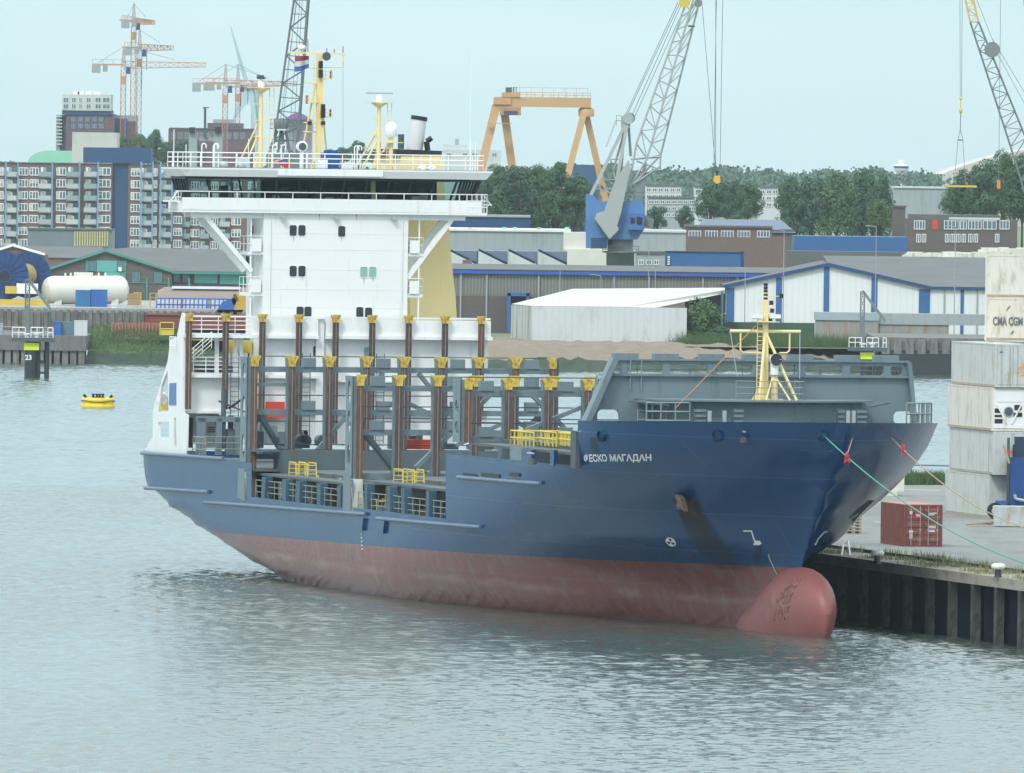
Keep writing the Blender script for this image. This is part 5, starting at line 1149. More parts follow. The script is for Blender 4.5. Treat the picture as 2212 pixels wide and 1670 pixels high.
# blue reach stacker behind the stack
mbm = mat('machine_blue', (.01,.055,.2), .4, var=.25, vs=1.5); yM = pA.y-2.6
t = thing('container_handler', 'dark blue container handling machine beside the white container stack', 'machine', (0,0,0))
def bx(u0, u1, v0, v1, dy, dep, k, name, lab=None):
    a_, b_ = P(u0, v1, yM+dy), P(u1, v0, yM+dy); MB().box(a_.x, b_.x, yM+dy, yM+dy+dep, max(QZ, a_.z), b_.z, k).build(name, t, lab)
bx(2134,2175,948,1112,3,3,mbm,'body'); bx(2174,2182,946,1110,1,.5,'greyd','mast_column'); bx(2182,2240,990,1110,0,4,mbm,'engine_housing'); bx(2183,2240,944,1012,2,2,mat('machine_dark',(.02,.04,.08),.5),'cab')
bx(2150,2176,1082,1104,.5,.4,'bluep','step'); 
a_ = P(2150,1108,yM); MB().lathe((a_.x,yM+.3,QZ+.55),[(.55,-.25),(.55,.25)],'black',18,axis='y').lathe((a_.x,yM+.0,QZ+.55),[(.25,-.03),(.25,.03)],'steel',12,axis='y').build('wheel', t)
mb = MB()
for (u0,v0),(u1,v1) in (((2192,1068),(2194,1078)),((2194,1078),(2215,1082)),((2188,935),(2188,960))): mb.tube(P(u0,v0,yM-.3), P(u1,v1,yM-.3), .12,'steel')
mb.box(P(2170,976,yM).x,P(2186,976,yM).x,yM-.4,yM-.3,P(2170,980,yM).z,P(2170,973,yM).z,'red'); mb.tube(P(2168,962,yM-.4),P(2180,1001,yM-.4),.09,'rope2'); mb.build('hose', t)
q_ = G(2147, 1138, QZ); t = thing('skip', 'pale dusty metal skip standing on the pier at the right border', 'skip', q_, -.1)
mb = MB(); mb.prism([(0,0,.05),(4,0,.05),(4.2,0,1.35),(-.1,0,1.35)], (0,1.8,0), mat('skip_paint',(.42,.46,.46),.7,var=.2,vs=1.5,dirt=(.3,.25,.2),dirt_amt=.4)); mb.build('bin', t)
mb = MB()
for i in range(9): mb.bar((-1.8+.22*i, random.uniform(-.5,.3), .1+.03*i), (-1.0+.22*i, random.uniform(-.2,.6), .15), .1,.08, wd)
o = mb.build('timber_pile'); o.location = q_+Vector((0,.3,0)); tag(o, 'small heap of scrap timber beside the skip', 'timber')
# mooring lines
def cat_line(a_, b_, sag, r, k, name, label, n_=26):
    a_, b_ = Vector(a_), Vector(b_); pts = [a_.lerp(b_, i/n_)-Vector((0,0,4*sag*(i/n_)*(1-i/n_))) for i in range(n_+1)]
    return tag(MB().path(pts, r, k, 6).build(name), label, 'rope'), pts
def onw(u, v, side=-1): p = onhull(u, v, side); return W(p.x, side*(hb(p.x,p.z)+.15), p.z)
ga = onw(1785, 941); gy = G(2300, 1265, QZ)
l1, pts1 = cat_line(ga, P(2290, 1238, 652), 1.2, .038, 'rope', 'mooring_line', 'green mooring rope from the bow down to the pier')
pb_ = onhull(1921, 945, 1); gb = W(pb_.x, hb(pb_.x,pb_.z)+.1, pb_.z)
l2, pts2 = cat_line(gb, P(2240, 1148, 690), .8, .035, 'rope2', 'mooring_line', 'tan mooring rope from the far side of the bow to the right')
def tie(u, v, Y, label, u2, v2, Y2):
    p = P(u, v, Y); mb = MB().sphere(p, .13, mat('red_cloth',(.5,.03,.05),.8), 8, (.8,.8,1.7)).prism([p+Vector((-.1,0,0)),p+Vector((.12,0,.05)),p+Vector((.2,0,-.45)),p+Vector((.0,0,-.3)),p+Vector((-.15,0,-.5))],(0,.04,0),mat('red_cloth',(.5,.03,.05),.8)); o = mb.build('rope_marker'); tag(o, label, 'cloth')
    tag(MB().tube(p, P(u2, v2, Y2), .025, 'rope2', 4).build('heaving_line'), 'thin tan line down to the '+label, 'line')
def nearest(pts, u):                                    # depth of the rope where it crosses column u
    best = None
    for p in pts:
        uu = 1106+FPX*p.x/p.y-0; 
        if best is None or abs(uu-u) < best[0]: best = (abs(uu-u), p.y)
    return best[1]
sw = onw(1852, 914, 1)
tie(1829, 984, nearest(pts1,1829), 'red rag tied round the green mooring rope', 1852, 916, W(104,2.5,12.4).y)
tie(1952, 968, nearest(pts2,1952), 'red rag tied round the tan mooring rope', 1932, 917, W(97,8,12.4).y)
# ================================================================ FAR SHORE
brick = bricks('brick_brown', (.12,.06,.05), (.15,.075,.06), (.2,.18,.16), 1., .5, .18)
brickp = bricks('brick_purple', (.1,.055,.07), (.13,.07,.085), (.15,.12,.13), .6, .6, .25)
brickd = bricks('brick_dark', (.07,.055,.055), (.1,.075,.07), (.16,.15,.14), 1., .5, .18)
roofg = mat('roof_felt', (.11,.12,.125), .9, var=.2, vs=.15, dirt=(.16,.16,.16), dirt_amt=.3, dscale=(.1,.1,.1))
gold = mat('gantry_orange', (.52,.31,.15), .6, var=.15, vs=.15, dirt=(.5,.32,.13), dirt_amt=.4, dscale=(.1,.1,.1))
wallw = mat('wall_white', (.52,.56,.57), .6, var=.08, vs=.1, dirt=(.34,.36,.34), dirt_amt=.3, dscale=(.3,.3,.1), ribs=.35)
wallg = mat('wall_grey', (.3,.34,.36), .7, var=.12, vs=.1, dirt=(.22,.24,.25), dirt_amt=.3, dscale=(.2,.2,.05), ribs=.2)
bluew = mat('wall_blue', (.03,.115,.29), .5, var=.08, vs=.2)
bldg_glass = mat('building_glass', (.1,.16,.2), .15, var=.4, vs=.4, spec=.8)
navy = mat('wall_navy', (.012,.06,.16), .6, var=.1, vs=.1)
def X(u, Y, v=500): return P(u, v, Y).x
def Z(v, Y, u=1106): return P(u, v, Y).z
def bbox(mb, u0, u1, v0, Y, dep, k, v1=None, z0=2.0, dy=0):
    uc = (u0+u1)/2; mb.box(X(u0,Y,v0), X(u1,Y,v0), Y+dy, Y+dy+dep, Z(v1,Y,uc) if v1 else z0, Z(v0,Y,uc), k); return mb
def bld(name, label, cat, u0, u1, v0, Y, dep, k, v1=None, roof=None, group=None):
    t = thing(name, label, cat, (X((u0+u1)/2,Y), Y, 0), 0, group); t.location = (0,0,0)
    bbox(MB(), u0, u1, v0, Y, dep, k, v1).build('wall', t)
    if roof:
        m_ = MB(); uc = (u0+u1)/2; z = Z(v0,Y,uc); m_.box(X(u0-1,Y), X(u1+1,Y), Y-.3, Y+dep+.3, z, z+.35, roof); m_.build('roof', t)
    return t
def win(t, u0, u1, v0, v1, Y, n=2, frame='white2', glass=None, name='window'):
    x0, x1 = X(u0,Y,v0), X(u1,Y,v0); uc = (u0+u1)/2; z0, z1 = Z(v1,Y,uc), Z(v0,Y,uc); m_ = MB(); m_.box(x0,x1,Y-.12,Y-.02,z0,z1,glass or bldg_glass)
    o = m_.build(name, t); f = MB(); r = max(.05, (x1-x0)*.02); y_ = Y-.18
    for i in range(n+1): x = x0+(x1-x0)*i/n; f.box(x-r,x+r,y_,y_+.06,z0,z1,frame)
    f.box(x0-r,x1+r,y_+.01,y_+.05,z1-r,z1+r,frame).box(x0-r,x1+r,y_+.01,y_+.05,z0-r,z0+r,frame); f.build('frame', o); return o
# --- apartment block
YA = 2900; fl = 25.7
t = thing('apartment_building', 'long brown brick apartment block with balconies and pale blue downpipes behind the wheelhouse', 'building')
m_ = MB(); bbox(m_, -60, 243, 353, YA, 14, brick); bbox(m_, 277, 392, 356, YA+1, 14, brick); bbox(m_, 370, 566, 362, YA+4, 14, brick); m_.build('wall', t)
m_ = MB(); bbox(m_, -60, 244, 351, YA-.3, 15, roofg, v1=353); m_.build('roof', t)
m_ = MB(); bbox(m_, 243.5, 277, 350, YA+1.5, 12, navy); m_.build('stair_shaft', t)
m_ = MB(); bbox(m_, 180, 326, 319.5, YA+.5, 20, navy, v1=352.5); bbox(m_, 181, 325, 319, YA+1, 19, roofg, v1=320); m_.build('roof_block', t)
wp = bp_ = None; balc = mat('balcony_panel', (.42,.47,.48), .6, var=.2, vs=.3); pipe = mat('pale_blue_pipe', (.14,.32,.5), .5)
cols_w = [(-3,7),(40,59),(63,82),(121,141),(212,237),(282,301),(330,338),(375,392),(412,430),(455,470),(500,520),(535,552)]
cols_b = [(10,35),(84,110),(143,169),(181,208),(301,328),(344,370),(392,410),(432,452),(474,496)]
wproto = {}; 
def wcopy(key, make, x, y, z, parent):
    if key not in wproto: o = make(); wproto[key] = o
    else: o = dup(wproto[key])
    o.parent = parent; o.location = (x, y, z); return o
def mkwin(w_, h_, var_=0):
    def f():
        o = MB().box(0,w_,-.12,-.02,-h_,0,bldg_glass)
        if var_ == 1: o.box(w_*.05,w_*.4,-.14,-.12,-h_,0,mat('curtain', (.5,.5,.46), .8))
        if var_ == 2: o.box(w_*.05,w_*.95,-.14,-.12,-h_*.5,0,mat('blind', (.38,.42,.42), .8))
        o = o.build('window', None); f_ = MB()
        for x in (0, w_*.33, w_*.66, w_): f_.box(x-.09,x+.09,-.22,-.14,-h_,0,'white2')
        f_.box(0,w_,-.21,-.15,-.1,.1,'white2').box(0,w_,-.21,-.15,-h_-.1,-h_+.1,'white2').box(0,w_*.33,-.21,-.15,-h_*.4-.06,-h_*.4+.06,'white2'); q_ = f_.build('window_frame', o); return o
    return f
def mkbal(w_, h_, var_=0):
    balc = mat('balcony_panel'+str(var_), [(.42,.47,.48),(.34,.4,.42),(.5,.53,.5),(.25,.34,.36)][var_], .6, var=.2, vs=.3)
    def f():
        o = MB().box(0,w_,-1.6,-1.5,-h_,-h_+1.15,balc).box(0,w_,-1.5,0,-h_-.2,-h_,conc).box(w_*(.15+.2*var_),w_*(.25+.2*var_),-1.4,-1.0,-h_,-h_+1.3+.3*var_,[conc,navy,wallw,brick][var_]).box(-.05,.05,-1.5,0,-h_,-h_+1.15,balc).box(w_-.05,w_+.05,-1.5,0,-h_,-h_+1.15,balc).box(w_*.1,w_*.35,-.1,-.02,-h_+.1,-.5,'white2').box(w_*.4,w_*.9,-.1,-.02,-h_+1,-.5,bldg_glass).box(w_*.3,w_*.55,-1.3,-1.28,-h_+1.2,-.6,mat('screen_glass',(.3,.36,.38),.3)).build('balcony', None)
        return o
    return f
for r_ in range(7):
    v = 357.5+fl*r_
    for a_, b_ in cols_w:
        yy = YA if a_ < 240 else YA+1 if a_ < 385 else YA+4; vv = v+(a_>240)*2+(a_>385)*3
        w_ = round(X(b_,yy)-X(a_,yy), 1); 
        if r_ > 5 and 60 < a_ < 240: continue
        vr = random.choice((0,0,1,2)); wcopy(('w', w_, vr), mkwin(w_, 1.75, vr), X(a_,yy), yy, Z(vv+5,yy,a_), t)
    for a_, b_ in cols_b:
        yy = YA if a_ < 240 else YA+1 if a_ < 385 else YA+4; vv = v+(a_>240)*2+(a_>385)*3
        if r_ > 5 and 60 < a_ < 240: continue
        w_ = round(X(b_,yy)-X(a_,yy), 1); vr = random.choice((0,0,1,2,3)); wcopy(('b', w_, vr), mkbal(w_, 2.75, vr), X(a_,yy), yy, Z(vv-1,yy,a_), t)
for u in (12, 38, 112, 171, 211, 304, 329, 346, 371): MB().box(X(u,YA)-.18, X(u,YA)+.18, YA-1.9, YA-1.6, 8, Z(349,YA,u), pipe).build('downpipe', t)
t = bld('service_block', 'pale concrete block rising behind the navy roof box', 'building', 156, 253, 286, 3050, 20, mat('pale_concrete',(.5,.52,.49),.8,var=.12,vs=.08,dirt=(.33,.34,.32),dirt_amt=.3,dscale=(.15,.15,.05)))
t = thing('vaulted_roof', 'light green barrel vaulted roof beside the pale concrete block', 'building'); m_ = MB(); Yv = 3300; gr_ = mat('copper_green', (.25,.55,.42), .5, var=.06)
x0, x1 = X(58,Yv), X(158,Yv); zc = Z(352,Yv,100); R_ = Z(325,Yv,100)-zc
vs = [(x0+ (6*(1-math.sin(math.pi*j/16)) if 0 else 0)+x_, Yv+20-20*math.cos(math.pi*j/16), zc+R_*math.sin(math.pi*j/16)) for x_ in (0, x1-x0) for j in range(17)]
prof = [(x0+6*(1-math.cos(math.pi/2*i/8)), zc+R_*math.sin(math.pi/2*i/8)) for i in range(9)]
m_.prism([(x0,Yv,2)]+[(p[0]-0,Yv,p[1]) for p in prof]+[(x1,Yv,zc+R_),(x1,Yv,2)], (0,30,0), gr_); m_.build('roof', t)
# --- brick tower behind
YT = 3800; t = bld('tower_block', 'tall brick tower with a pale two-storey top, left of the tower cranes', 'building', 143, 247, 246, YT, 22, brickp)
m_ = MB(); bbox(m_,135,240,204,YT-1,20,mat('tower_pale',(.52,.54,.53),.7),v1=239); bbox(m_,134,241,238,YT-.5,20,navy,v1=248); bbox(m_,122,143.2,248,YT+3,20,navy); bbox(m_,121.5,130,248,YT+2.5,20,wallg); m_.build('upper_storeys', t)
m_ = MB(); bbox(m_,240,294,249,YT+10,22,wallg); bbox(m_,246,275,256,YT+9.5,2,navy); bbox(m_,276,293,262,YT+9.6,2,brickp); m_.build('side_wing', t)
for i,(a_,b_) in enumerate(((137,148),(155,164),(171,177),(187,196),(206,218),(222,237))):
    for v in (211,225): win(t,a_,b_,v,v+10,YT-1,2)
for i in range(5):
    for v in (253,268): win(t,155+15*i,163+15*i,v,v+9,YT,2,frame=pipe)
for r_ in range(9): m_ = MB(); bbox(m_,122,134,250+r_*7.5,YT+1.5,2,wallw,v1=253+r_*7.5); m_.build('balcony', t)
for u in (160,170,186,205): MB().box(X(u,YT)-1,X(u,YT)+1,YT+4,YT+7,Z(204,YT,u),Z(198,YT,u),'white').build('roof_plant', t)
# --- second group of blocks behind the wheelhouse
t = bld('apartment_block', 'low dark brick block with roof plant beneath the middle pair of tower cranes', 'building', 364, 547, 279, 3900, 25, brickp, roof=roofg)
m_ = MB(); bbox(m_,448,524,266,3905,18,brickp); bbox(m_,460,505,258,3910,8,wallg); m_.build('upper_storeys', t)
for i in range(11): win(t, 370+15*i, 379+15*i, 287, 300, 3900, 2, frame=wallg)
t = thing('industrial_block', 'pale U-shaped block with two dark topped stacks behind the roof railing', 'building')
m_ = MB(); bbox(m_,408,426,285,3000,8,wallg); bbox(m_,462,480,285,3000,8,wallg); bbox(m_,426,462,296,3001,8,wallg,v1=305); m_.build('wall', t); m_ = MB(); bbox(m_,409,421,275,2999,6,'black',v1=287); bbox(m_,464,478,274,2999,6,'black',v1=287); m_.build('stack_top', t)
MB().tube(P(443,300,3000),P(443,232,3000),.35,'greyd').box(X(443,3000)-1,X(448,3000),3000,3001,Z(242,3000),Z(240,3000),'greyd').build('mast', t)
t = bld('far_tower', 'hazy lilac tower with a rounded purple top behind the main mast', 'building', 618, 674, 258, 4600, 25, mat('lilac_grey',(.34,.33,.42),.8,var=.1,vs=.1))
m_ = MB(); m_.prism([(X(612+2*i,4590),4590,Z(258-14*math.sin(math.pi*i/28),4590,640)) for i in range(29)], (0,20,0), mat('purple_panel',(.2,.1,.32),.7)); m_.build('rounded_top', t)
t = bld('white_office', 'pale office building with blue details behind the bridge roof', 'building', 956, 1082, 324, 3700, 25, wallw)
m_ = MB(); bbox(m_,956,1010,313,3701,14,wallw,v1=326); bbox(m_,983,991,300,3702,5,wallg,v1=326); m_.build('upper_storeys', t)
for u in (965,1000,1020,1045,1063): win(t,u,u+10,331,337,3700,2,glass=bluew)
# --- tower cranes
tcm = mat('crane_mast_red', (.4,.2,.14), .7, var=.3, vs=.1); tcj = mat('crane_jib_orange', (.5,.25,.15), .7, var=.3, vs=.1); tcw = mat('crane_mast_pale', (.42,.36,.34), .7)
def tcrane(label, u, vtop, vj, ul, ur, Y, dyl=0, dyr=0, w_=1.5):
    t = thing('tower_crane', label, 'crane', (0,0,0), 0, 'tower cranes on the skyline'); x = X(u,Y,vj); zj = Z(vj,Y,u); zt = Z(vtop,Y,u); h_ = zj-4
    MB().lattice((x,Y,3),(x,Y,zj-1.5), w_, w_, 26, .1, tcm, up=(0,1,0), rb=.06).box(x-w_*.6,x+w_*.6,Y-w_*.6,Y+w_*.6,zj-6,zj-3.5,tcj).build('mast', t)
    MB().lattice((x,Y,zj-1),(x,Y,zt), w_*.9, .3, 7, .12, tcw, up=(0,1,0), rb=.08).build('tower_head', t)
    a_ = Vector((X(ul,Y,vj), Y+dyl, zj)); b_ = Vector((X(ur,Y,vj), Y+dyr, zj+.3)); c_ = Vector((x,Y,zj))
    MB().lattice(c_, b_, 1.4, 1.2, max(5,int((b_-c_).length/2.6)), .11, tcj, rb=.07, h0=2.2, h1=1.2).build('jib', t)
    MB().bar(c_, a_, 1.6, .5, tcj).rail([c_+Vector((0,-.8,.3)), a_+Vector((0,-.8,.3))], 1.2, tcj, .07, 0, 3).build('counter_jib', t)
    m_ = MB(); d_ = (c_-a_).normalized(); m_.box(a_.x-.2,a_.x+2.4,a_.y-1,a_.y+1,zj-2.6,zj,wallg).box(a_.x+3.2,a_.x+4.6,a_.y-1,a_.y+1,zj-2.2,zj,conc); m_.build('counterweight', t)
    m_ = MB(); top = Vector((x,Y,zt)); m_.tube(top,a_+Vector((1.5,0,.4)),.06,'greyd',3).tube(top,c_.lerp(b_,.62)+Vector((0,0,1.6)),.06,'greyd',3); m_.build('tie_rope', t)
    MB().box(x+.9,x+2.1,Y-1.2,Y,zj-2.8,zj-.6,navy).build('cab', t)
    if ur-u > 60: MB().tube(c_.lerp(b_,.22), c_.lerp(b_,.22)-Vector((0,0,7)),.1,'black',4).build('hook_rope', t)
tcrane('left tower crane whose long jib reaches right, lowest jib of the left trio', 267, 101, 140, 200, 444, 3700)
tcrane('tallest tower crane with a foreshortened orange jib', 289, 8, 46, 270, 321, 3900, -30, 50)
tcrane('third tower crane of the left trio, with the medium length jib', 301.5, 64, 103, 271, 367, 3800, -10, 25)
tcrane('left tower crane of the middle pair behind the radar mast', 487, 139, 181, 417, 640, 3700)
tcrane('right tower crane of the middle pair behind the radar mast', 514, 139, 180, 449, 610, 3950, -10, 20)
# --- wind turbine
t = thing('wind_turbine', 'pale wind turbine partly hidden behind the middle tower cranes', 'wind turbine'); Y = 4400; tw = mat('turbine_haze_white', (.38,.5,.56), .6)  # distance haze mixed into the turbine's colour, towards the sky tone
MB().tube((X(548,Y),Y+3,3),(X(548,Y),Y+3,Z(187,Y,548)), 1.9, tw, 16, r2=1.5).build('tower', t)
hub = P(536,185,Y); MB().lathe((X(552,Y),Y+2.5,Z(183,Y,548)),[(.6,-2.6),(2.0,-1.4),(2.2,2),(1.2,3)],tw,12,axis='x').sphere(hub,1.7,tw,10).build('nacelle', t)
for (u,v,wd_) in ((498,57,1.1),(501,266,2.6),(556,290,1.5)):
    e_ = P(u,v,Y-1); m_ = MB(); d_ = (e_-hub).normalized(); s_ = Vector((d_.z,0,-d_.x)); q1 = hub+d_*4
    vs = [hub-s_*.7, q1-s_*wd_, e_-s_*.15, e_+s_*.15, q1+s_*wd_*.5, hub+s_*.7]; m_.prism(vs, (0,.5,0), tw); m_.build('blade', t)
# --- trees
leafs = [mat('foliage_'+str(i), c_, .8, var=.5, vs=.5, dirt=d_, dirt_amt=.3, dscale=(.25,.25,.25)) for i, (c_, d_) in enumerate((((.05,.12,.06),(.09,.175,.075)),((.07,.14,.055),(.125,.2,.075)),((.045,.105,.065),(.08,.15,.08))))]
bark = mat('bark', (.07,.06,.05), .9)
def crown_mesh(seed, n_, leaf, k, w_=1., hgt=1.):        # unit crown: radius 1, height 0..2, many small leaf cards around lobes
    rnd = random.Random(seed); lobes = []
    for i in range(44):
        a = rnd.uniform(0, 6.28); zz_ = rnd.random(); rr = (.86*math.sin(math.pi*min(.96, .34+zz_*.64))**.6)*rnd.uniform(.35, .88)
        lobes.append((Vector((rr*math.cos(a), rr*math.sin(a), .08+zz_*1.68)), rnd.uniform(.18,.36)))
    m_ = MB(); vs, fs = [], []
    for i in range(n_):
        c_, r_ = rnd.choice(lobes); d_ = Vector((rnd.gauss(0,1), rnd.gauss(0,1), rnd.gauss(0,1))).normalized(); p = c_+d_*r_*rnd.uniform(.75, 1.05)
        nrm = (d_+Vector((rnd.uniform(-.6,.6), rnd.uniform(-.6,.6), rnd.uniform(-.3,.6)))).normalized(); a_ = nrm.orthogonal().normalized(); b_ = nrm.cross(a_); ro = rnd.uniform(0,6.28)
        a2 = a_*math.cos(ro)+b_*math.sin(ro); b2 = nrm.cross(a2); s_ = leaf*rnd.uniform(.4,1.2); j = len(vs)
        vs += [p-a2*s_-b2*s_*.4, p+a2*s_*.6-b2*s_*.7, p+a2*s_+b2*s_*.4, p-a2*s_*.5+b2*s_*.8]; fs.append((j,j+1,j+2,j+3))
    m_.add(vs, fs, k); return m_
protos = [crown_mesh(11+i, 7000, .045, leafs[i % 3]) for i in range(4)]
pmesh = []
for i, p_ in enumerate(protos):
    o = p_.build('crown'); pmesh.append(o.data); bpy.data.objects.remove(o)
def tree(u, vt, vb_, wpx, Y, label, name='tree', group='trees on the far shore', k=None, n_lobes=1):
    k = random.randrange(4) if k is None else k; s_ = FPX/Y; zt = Z(vt,Y,u); zb = max(3.2, Z(vb_,Y,u)); x = X(u,Y,vt); t = thing(name, label, 'tree', (x,Y,3), 0, group)
    hgt = zt-zb; r_ = wpx/s_/2
    o = bpy.data.objects.new('crown', pmesh[k]); C.objects.link(o); o.parent = t; o.location = (0,0,zb-3); o.scale = (r_*1.08, r_*1.0, hgt/1.95); o.rotation_euler = (0,0,random.uniform(0,6.28))
    m_ = MB(); m_.tube((0,0,0),(0,0,zb-3+hgt*.35),max(.2,r_*.07),bark,8,r2=max(.1,r_*.04))
    for i in range(5): a = i*1.3; m_.tube((0,0,max(.3,(zb-3)*.8+hgt*.1)),(r_*.5*math.cos(a),r_*.5*math.sin(a),zb-3+hgt*(.4+.08*i)),r_*.035,bark,5,r2=r_*.012)
    m_.build('trunk', t)
def grove(lst, Y, what, place):
    lst = sorted(lst)
    for i, (u, vt, vb_, w_) in enumerate(lst):
        sz = 'taller' if (vb_-vt) > 75 else 'lower'; tree(u, vt, vb_, w_, Y+random.uniform(-15,25)+(i % 3)*12, sz+' '+what+', '+ORD[i]+' from the left '+place)
grove([(1075,356,430,90),(1118,349,440,95),(1165,356,440,90),(1205,352,450,80),(1250,372,450,80),(1085,390,500,90),(1140,400,505,100),(1195,395,500,95),(1240,410,495,70),(1050,370,480,60)], 2150, 'dark green tree', 'behind the grey hall')
grove([(270,290,350,50),(300,288,352,60),(335,281,352,55),(365,300,356,60),(395,305,362,60),(425,312,366,50),(240,310,350,40)], 3350, 'dark tree', 'beside the distant brick tower')
grove([(775,301,350,55),(740,316,350,50),(810,318,352,45),(715,322,352,40)], 3300, 'dark treetop', 'above the ship\'s roof railing')
grove([(1535,384,470,85),(1575,379,470,95),(1615,390,470,75)], 2300, 'round green tree', 'below the yellow crane hook')
grove([(1705,385,500,80),(1755,369,505,110),(1810,371,508,105),(1865,370,505,110),(1905,378,500,70),(1720,420,508,80),(1840,420,510,110),(1900,430,505,70)], 2200, 'bushy tree', 'above the long blue wall')
grove([(2060,400,466,70),(2090,360,465,90),(2130,338,465,100),(2170,326,465,100),(2210,335,465,90),(2120,400,466,120),(2190,400,466,110)], 2300, 'leafy tree', 'behind the brick offices')
grove([(1420,440,492,60),(1590,465,495,70),(1480,445,490,50)], 2250, 'small tree', 'among roofs by the harbour crane')
tree(1516, 644, 782, 112, 1648, 'bushy green tree at the water edge beside the green fence', k=1)
tree(1560, 700, 780, 70, 1644, 'lower dark bush right of the tree by the green fence', name='bush', k=2)
# far woods: one mass
wl_ = MB(); vs, fs = [], []
for i in range(60000):
    u = random.uniform(-60, 2300) if i < 42000 else random.choice((random.uniform(-700,-60), random.uniform(2300,3300))); Y = random.uniform(5200, 6300); ht = 8+1.0*math.sin(u*.021)+.8*math.sin(u*.057+1)+.7*math.sin(u*.17+Y*.01)+.6*math.sin(u*.43+Y*.023)+random.gauss(0,.8); x = X(u,Y,380)
    if u < 1040: ht *= .8
    z = 5+(ht+13)*random.random()**.55; s_ = random.uniform(.35,1.0); a = random.uniform(0,6.28); dx, dz = s_*math.cos(a), s_*math.sin(a); j = len(vs)
    vs += [(x-dx,Y,z-dz),(x+dz,Y+.8,z-dx),(x+dx,Y,z+dz),(x-dz,Y-.8,z+dx)]; fs.append((j,j+1,j+2,j+3))
wl_.add(vs, fs, leafs[2]); 
for i in range(60): x0 = X(-80+i*40,6000,380); wl_.box(x0, X(-40+i*40,6000,380), 6000+i%3*9, 6030, 3, 14+2*math.sin(i*1.7), leafs[2])
wl_.build('distant_wood', kind='stuff')
# --- gantry crane
Y = 3000; t = thing('gantry_crane', 'large orange shipyard gantry crane with two pairs of splayed legs on the skyline', 'crane')
m_ = MB(); m_.box(X(1064,Y),X(1273,Y),Y-2,Y+2.2,Z(230.5,Y),Z(209.5,Y),gold).box(X(1064,Y)-.2,X(1100,Y),Y-2.6,Y+2.6,Z(226,Y),Z(212,Y),gold); m_.build('girder', t)
m_ = MB(); m_.rail([(X(1100,Y),Y-2,Z(209.5,Y)),(X(1272,Y),Y-2,Z(209.5,Y))],1.2,gold,.07,1,2).rail([(X(1094,Y),Y+1.5,Z(209.5,Y)),(X(1266,Y),Y+1.5,Z(209.5,Y))],2.4,tcw,.06,0,3); m_.build('walkway_railing', t)
def leg(u0,v0,u1,v1,w0,w1,y0=0,y1=0): 
    a_, b_ = P(u0,v0,Y), P(u1,v1,Y); d_ = (b_-a_); f = (a_.z-3.2)/(a_.z-b_.z); b_ = a_+d_*f; b_.y = Y+y1; a_.y = Y+y0; MB().bar(a_, b_, w0, w1, gold, up=(0,1,0)).build('leg', t)
leg(1072,228,1044,345,2.1,2.1,-1,-5); leg(1089,238,1106,358,2.0,2.0,1,5); leg(1261,246,1226,380,1.6,1.6,-1,-5); leg(1266,246,1294,370,1.6,1.6,1,5)
MB().lathe((X(1263,Y),Y,Z(250,Y)),[(1.9,0),(2.0,1.6),(1.1,2.6)],gold,12).build('leg_head', t)
m_ = MB(); m_.box(X(1076,Y),X(1122,Y),Y-3,Y+2.9,Z(249,Y),Z(231,Y),mat('trolley_brown',(.4,.22,.12),.7,var=.3)).box(X(1085,Y),X(1115,Y),Y-3.2,Y-2.9,Z(247,Y),Z(240,Y),navy); m_.build('trolley', t)
m_ = MB(); m_.box(X(1088,Y),X(1102,Y),Y-1.5,Y+1.5,Z(209,Y),Z(189,Y),'greyd').box(X(1080,Y),X(1120,Y),Y-2.3,Y+2.3,Z(210,Y),Z(200,Y),gold).box(X(1104,Y),X(1107,Y),Y-1,Y,Z(209,Y),Z(188,Y),'greyd').box(X(1110,Y),X(1112,Y),Y-1,Y,Z(209,Y),Z(188,Y),'greyd'); m_.build('hoist_house', t)
m_ = MB(); m_.box(X(1050,Y),X(1102,Y),Y-5,Y-3.6,Z(268,Y),Z(266.5,Y),tcj); m_.build('leg_platform', t)
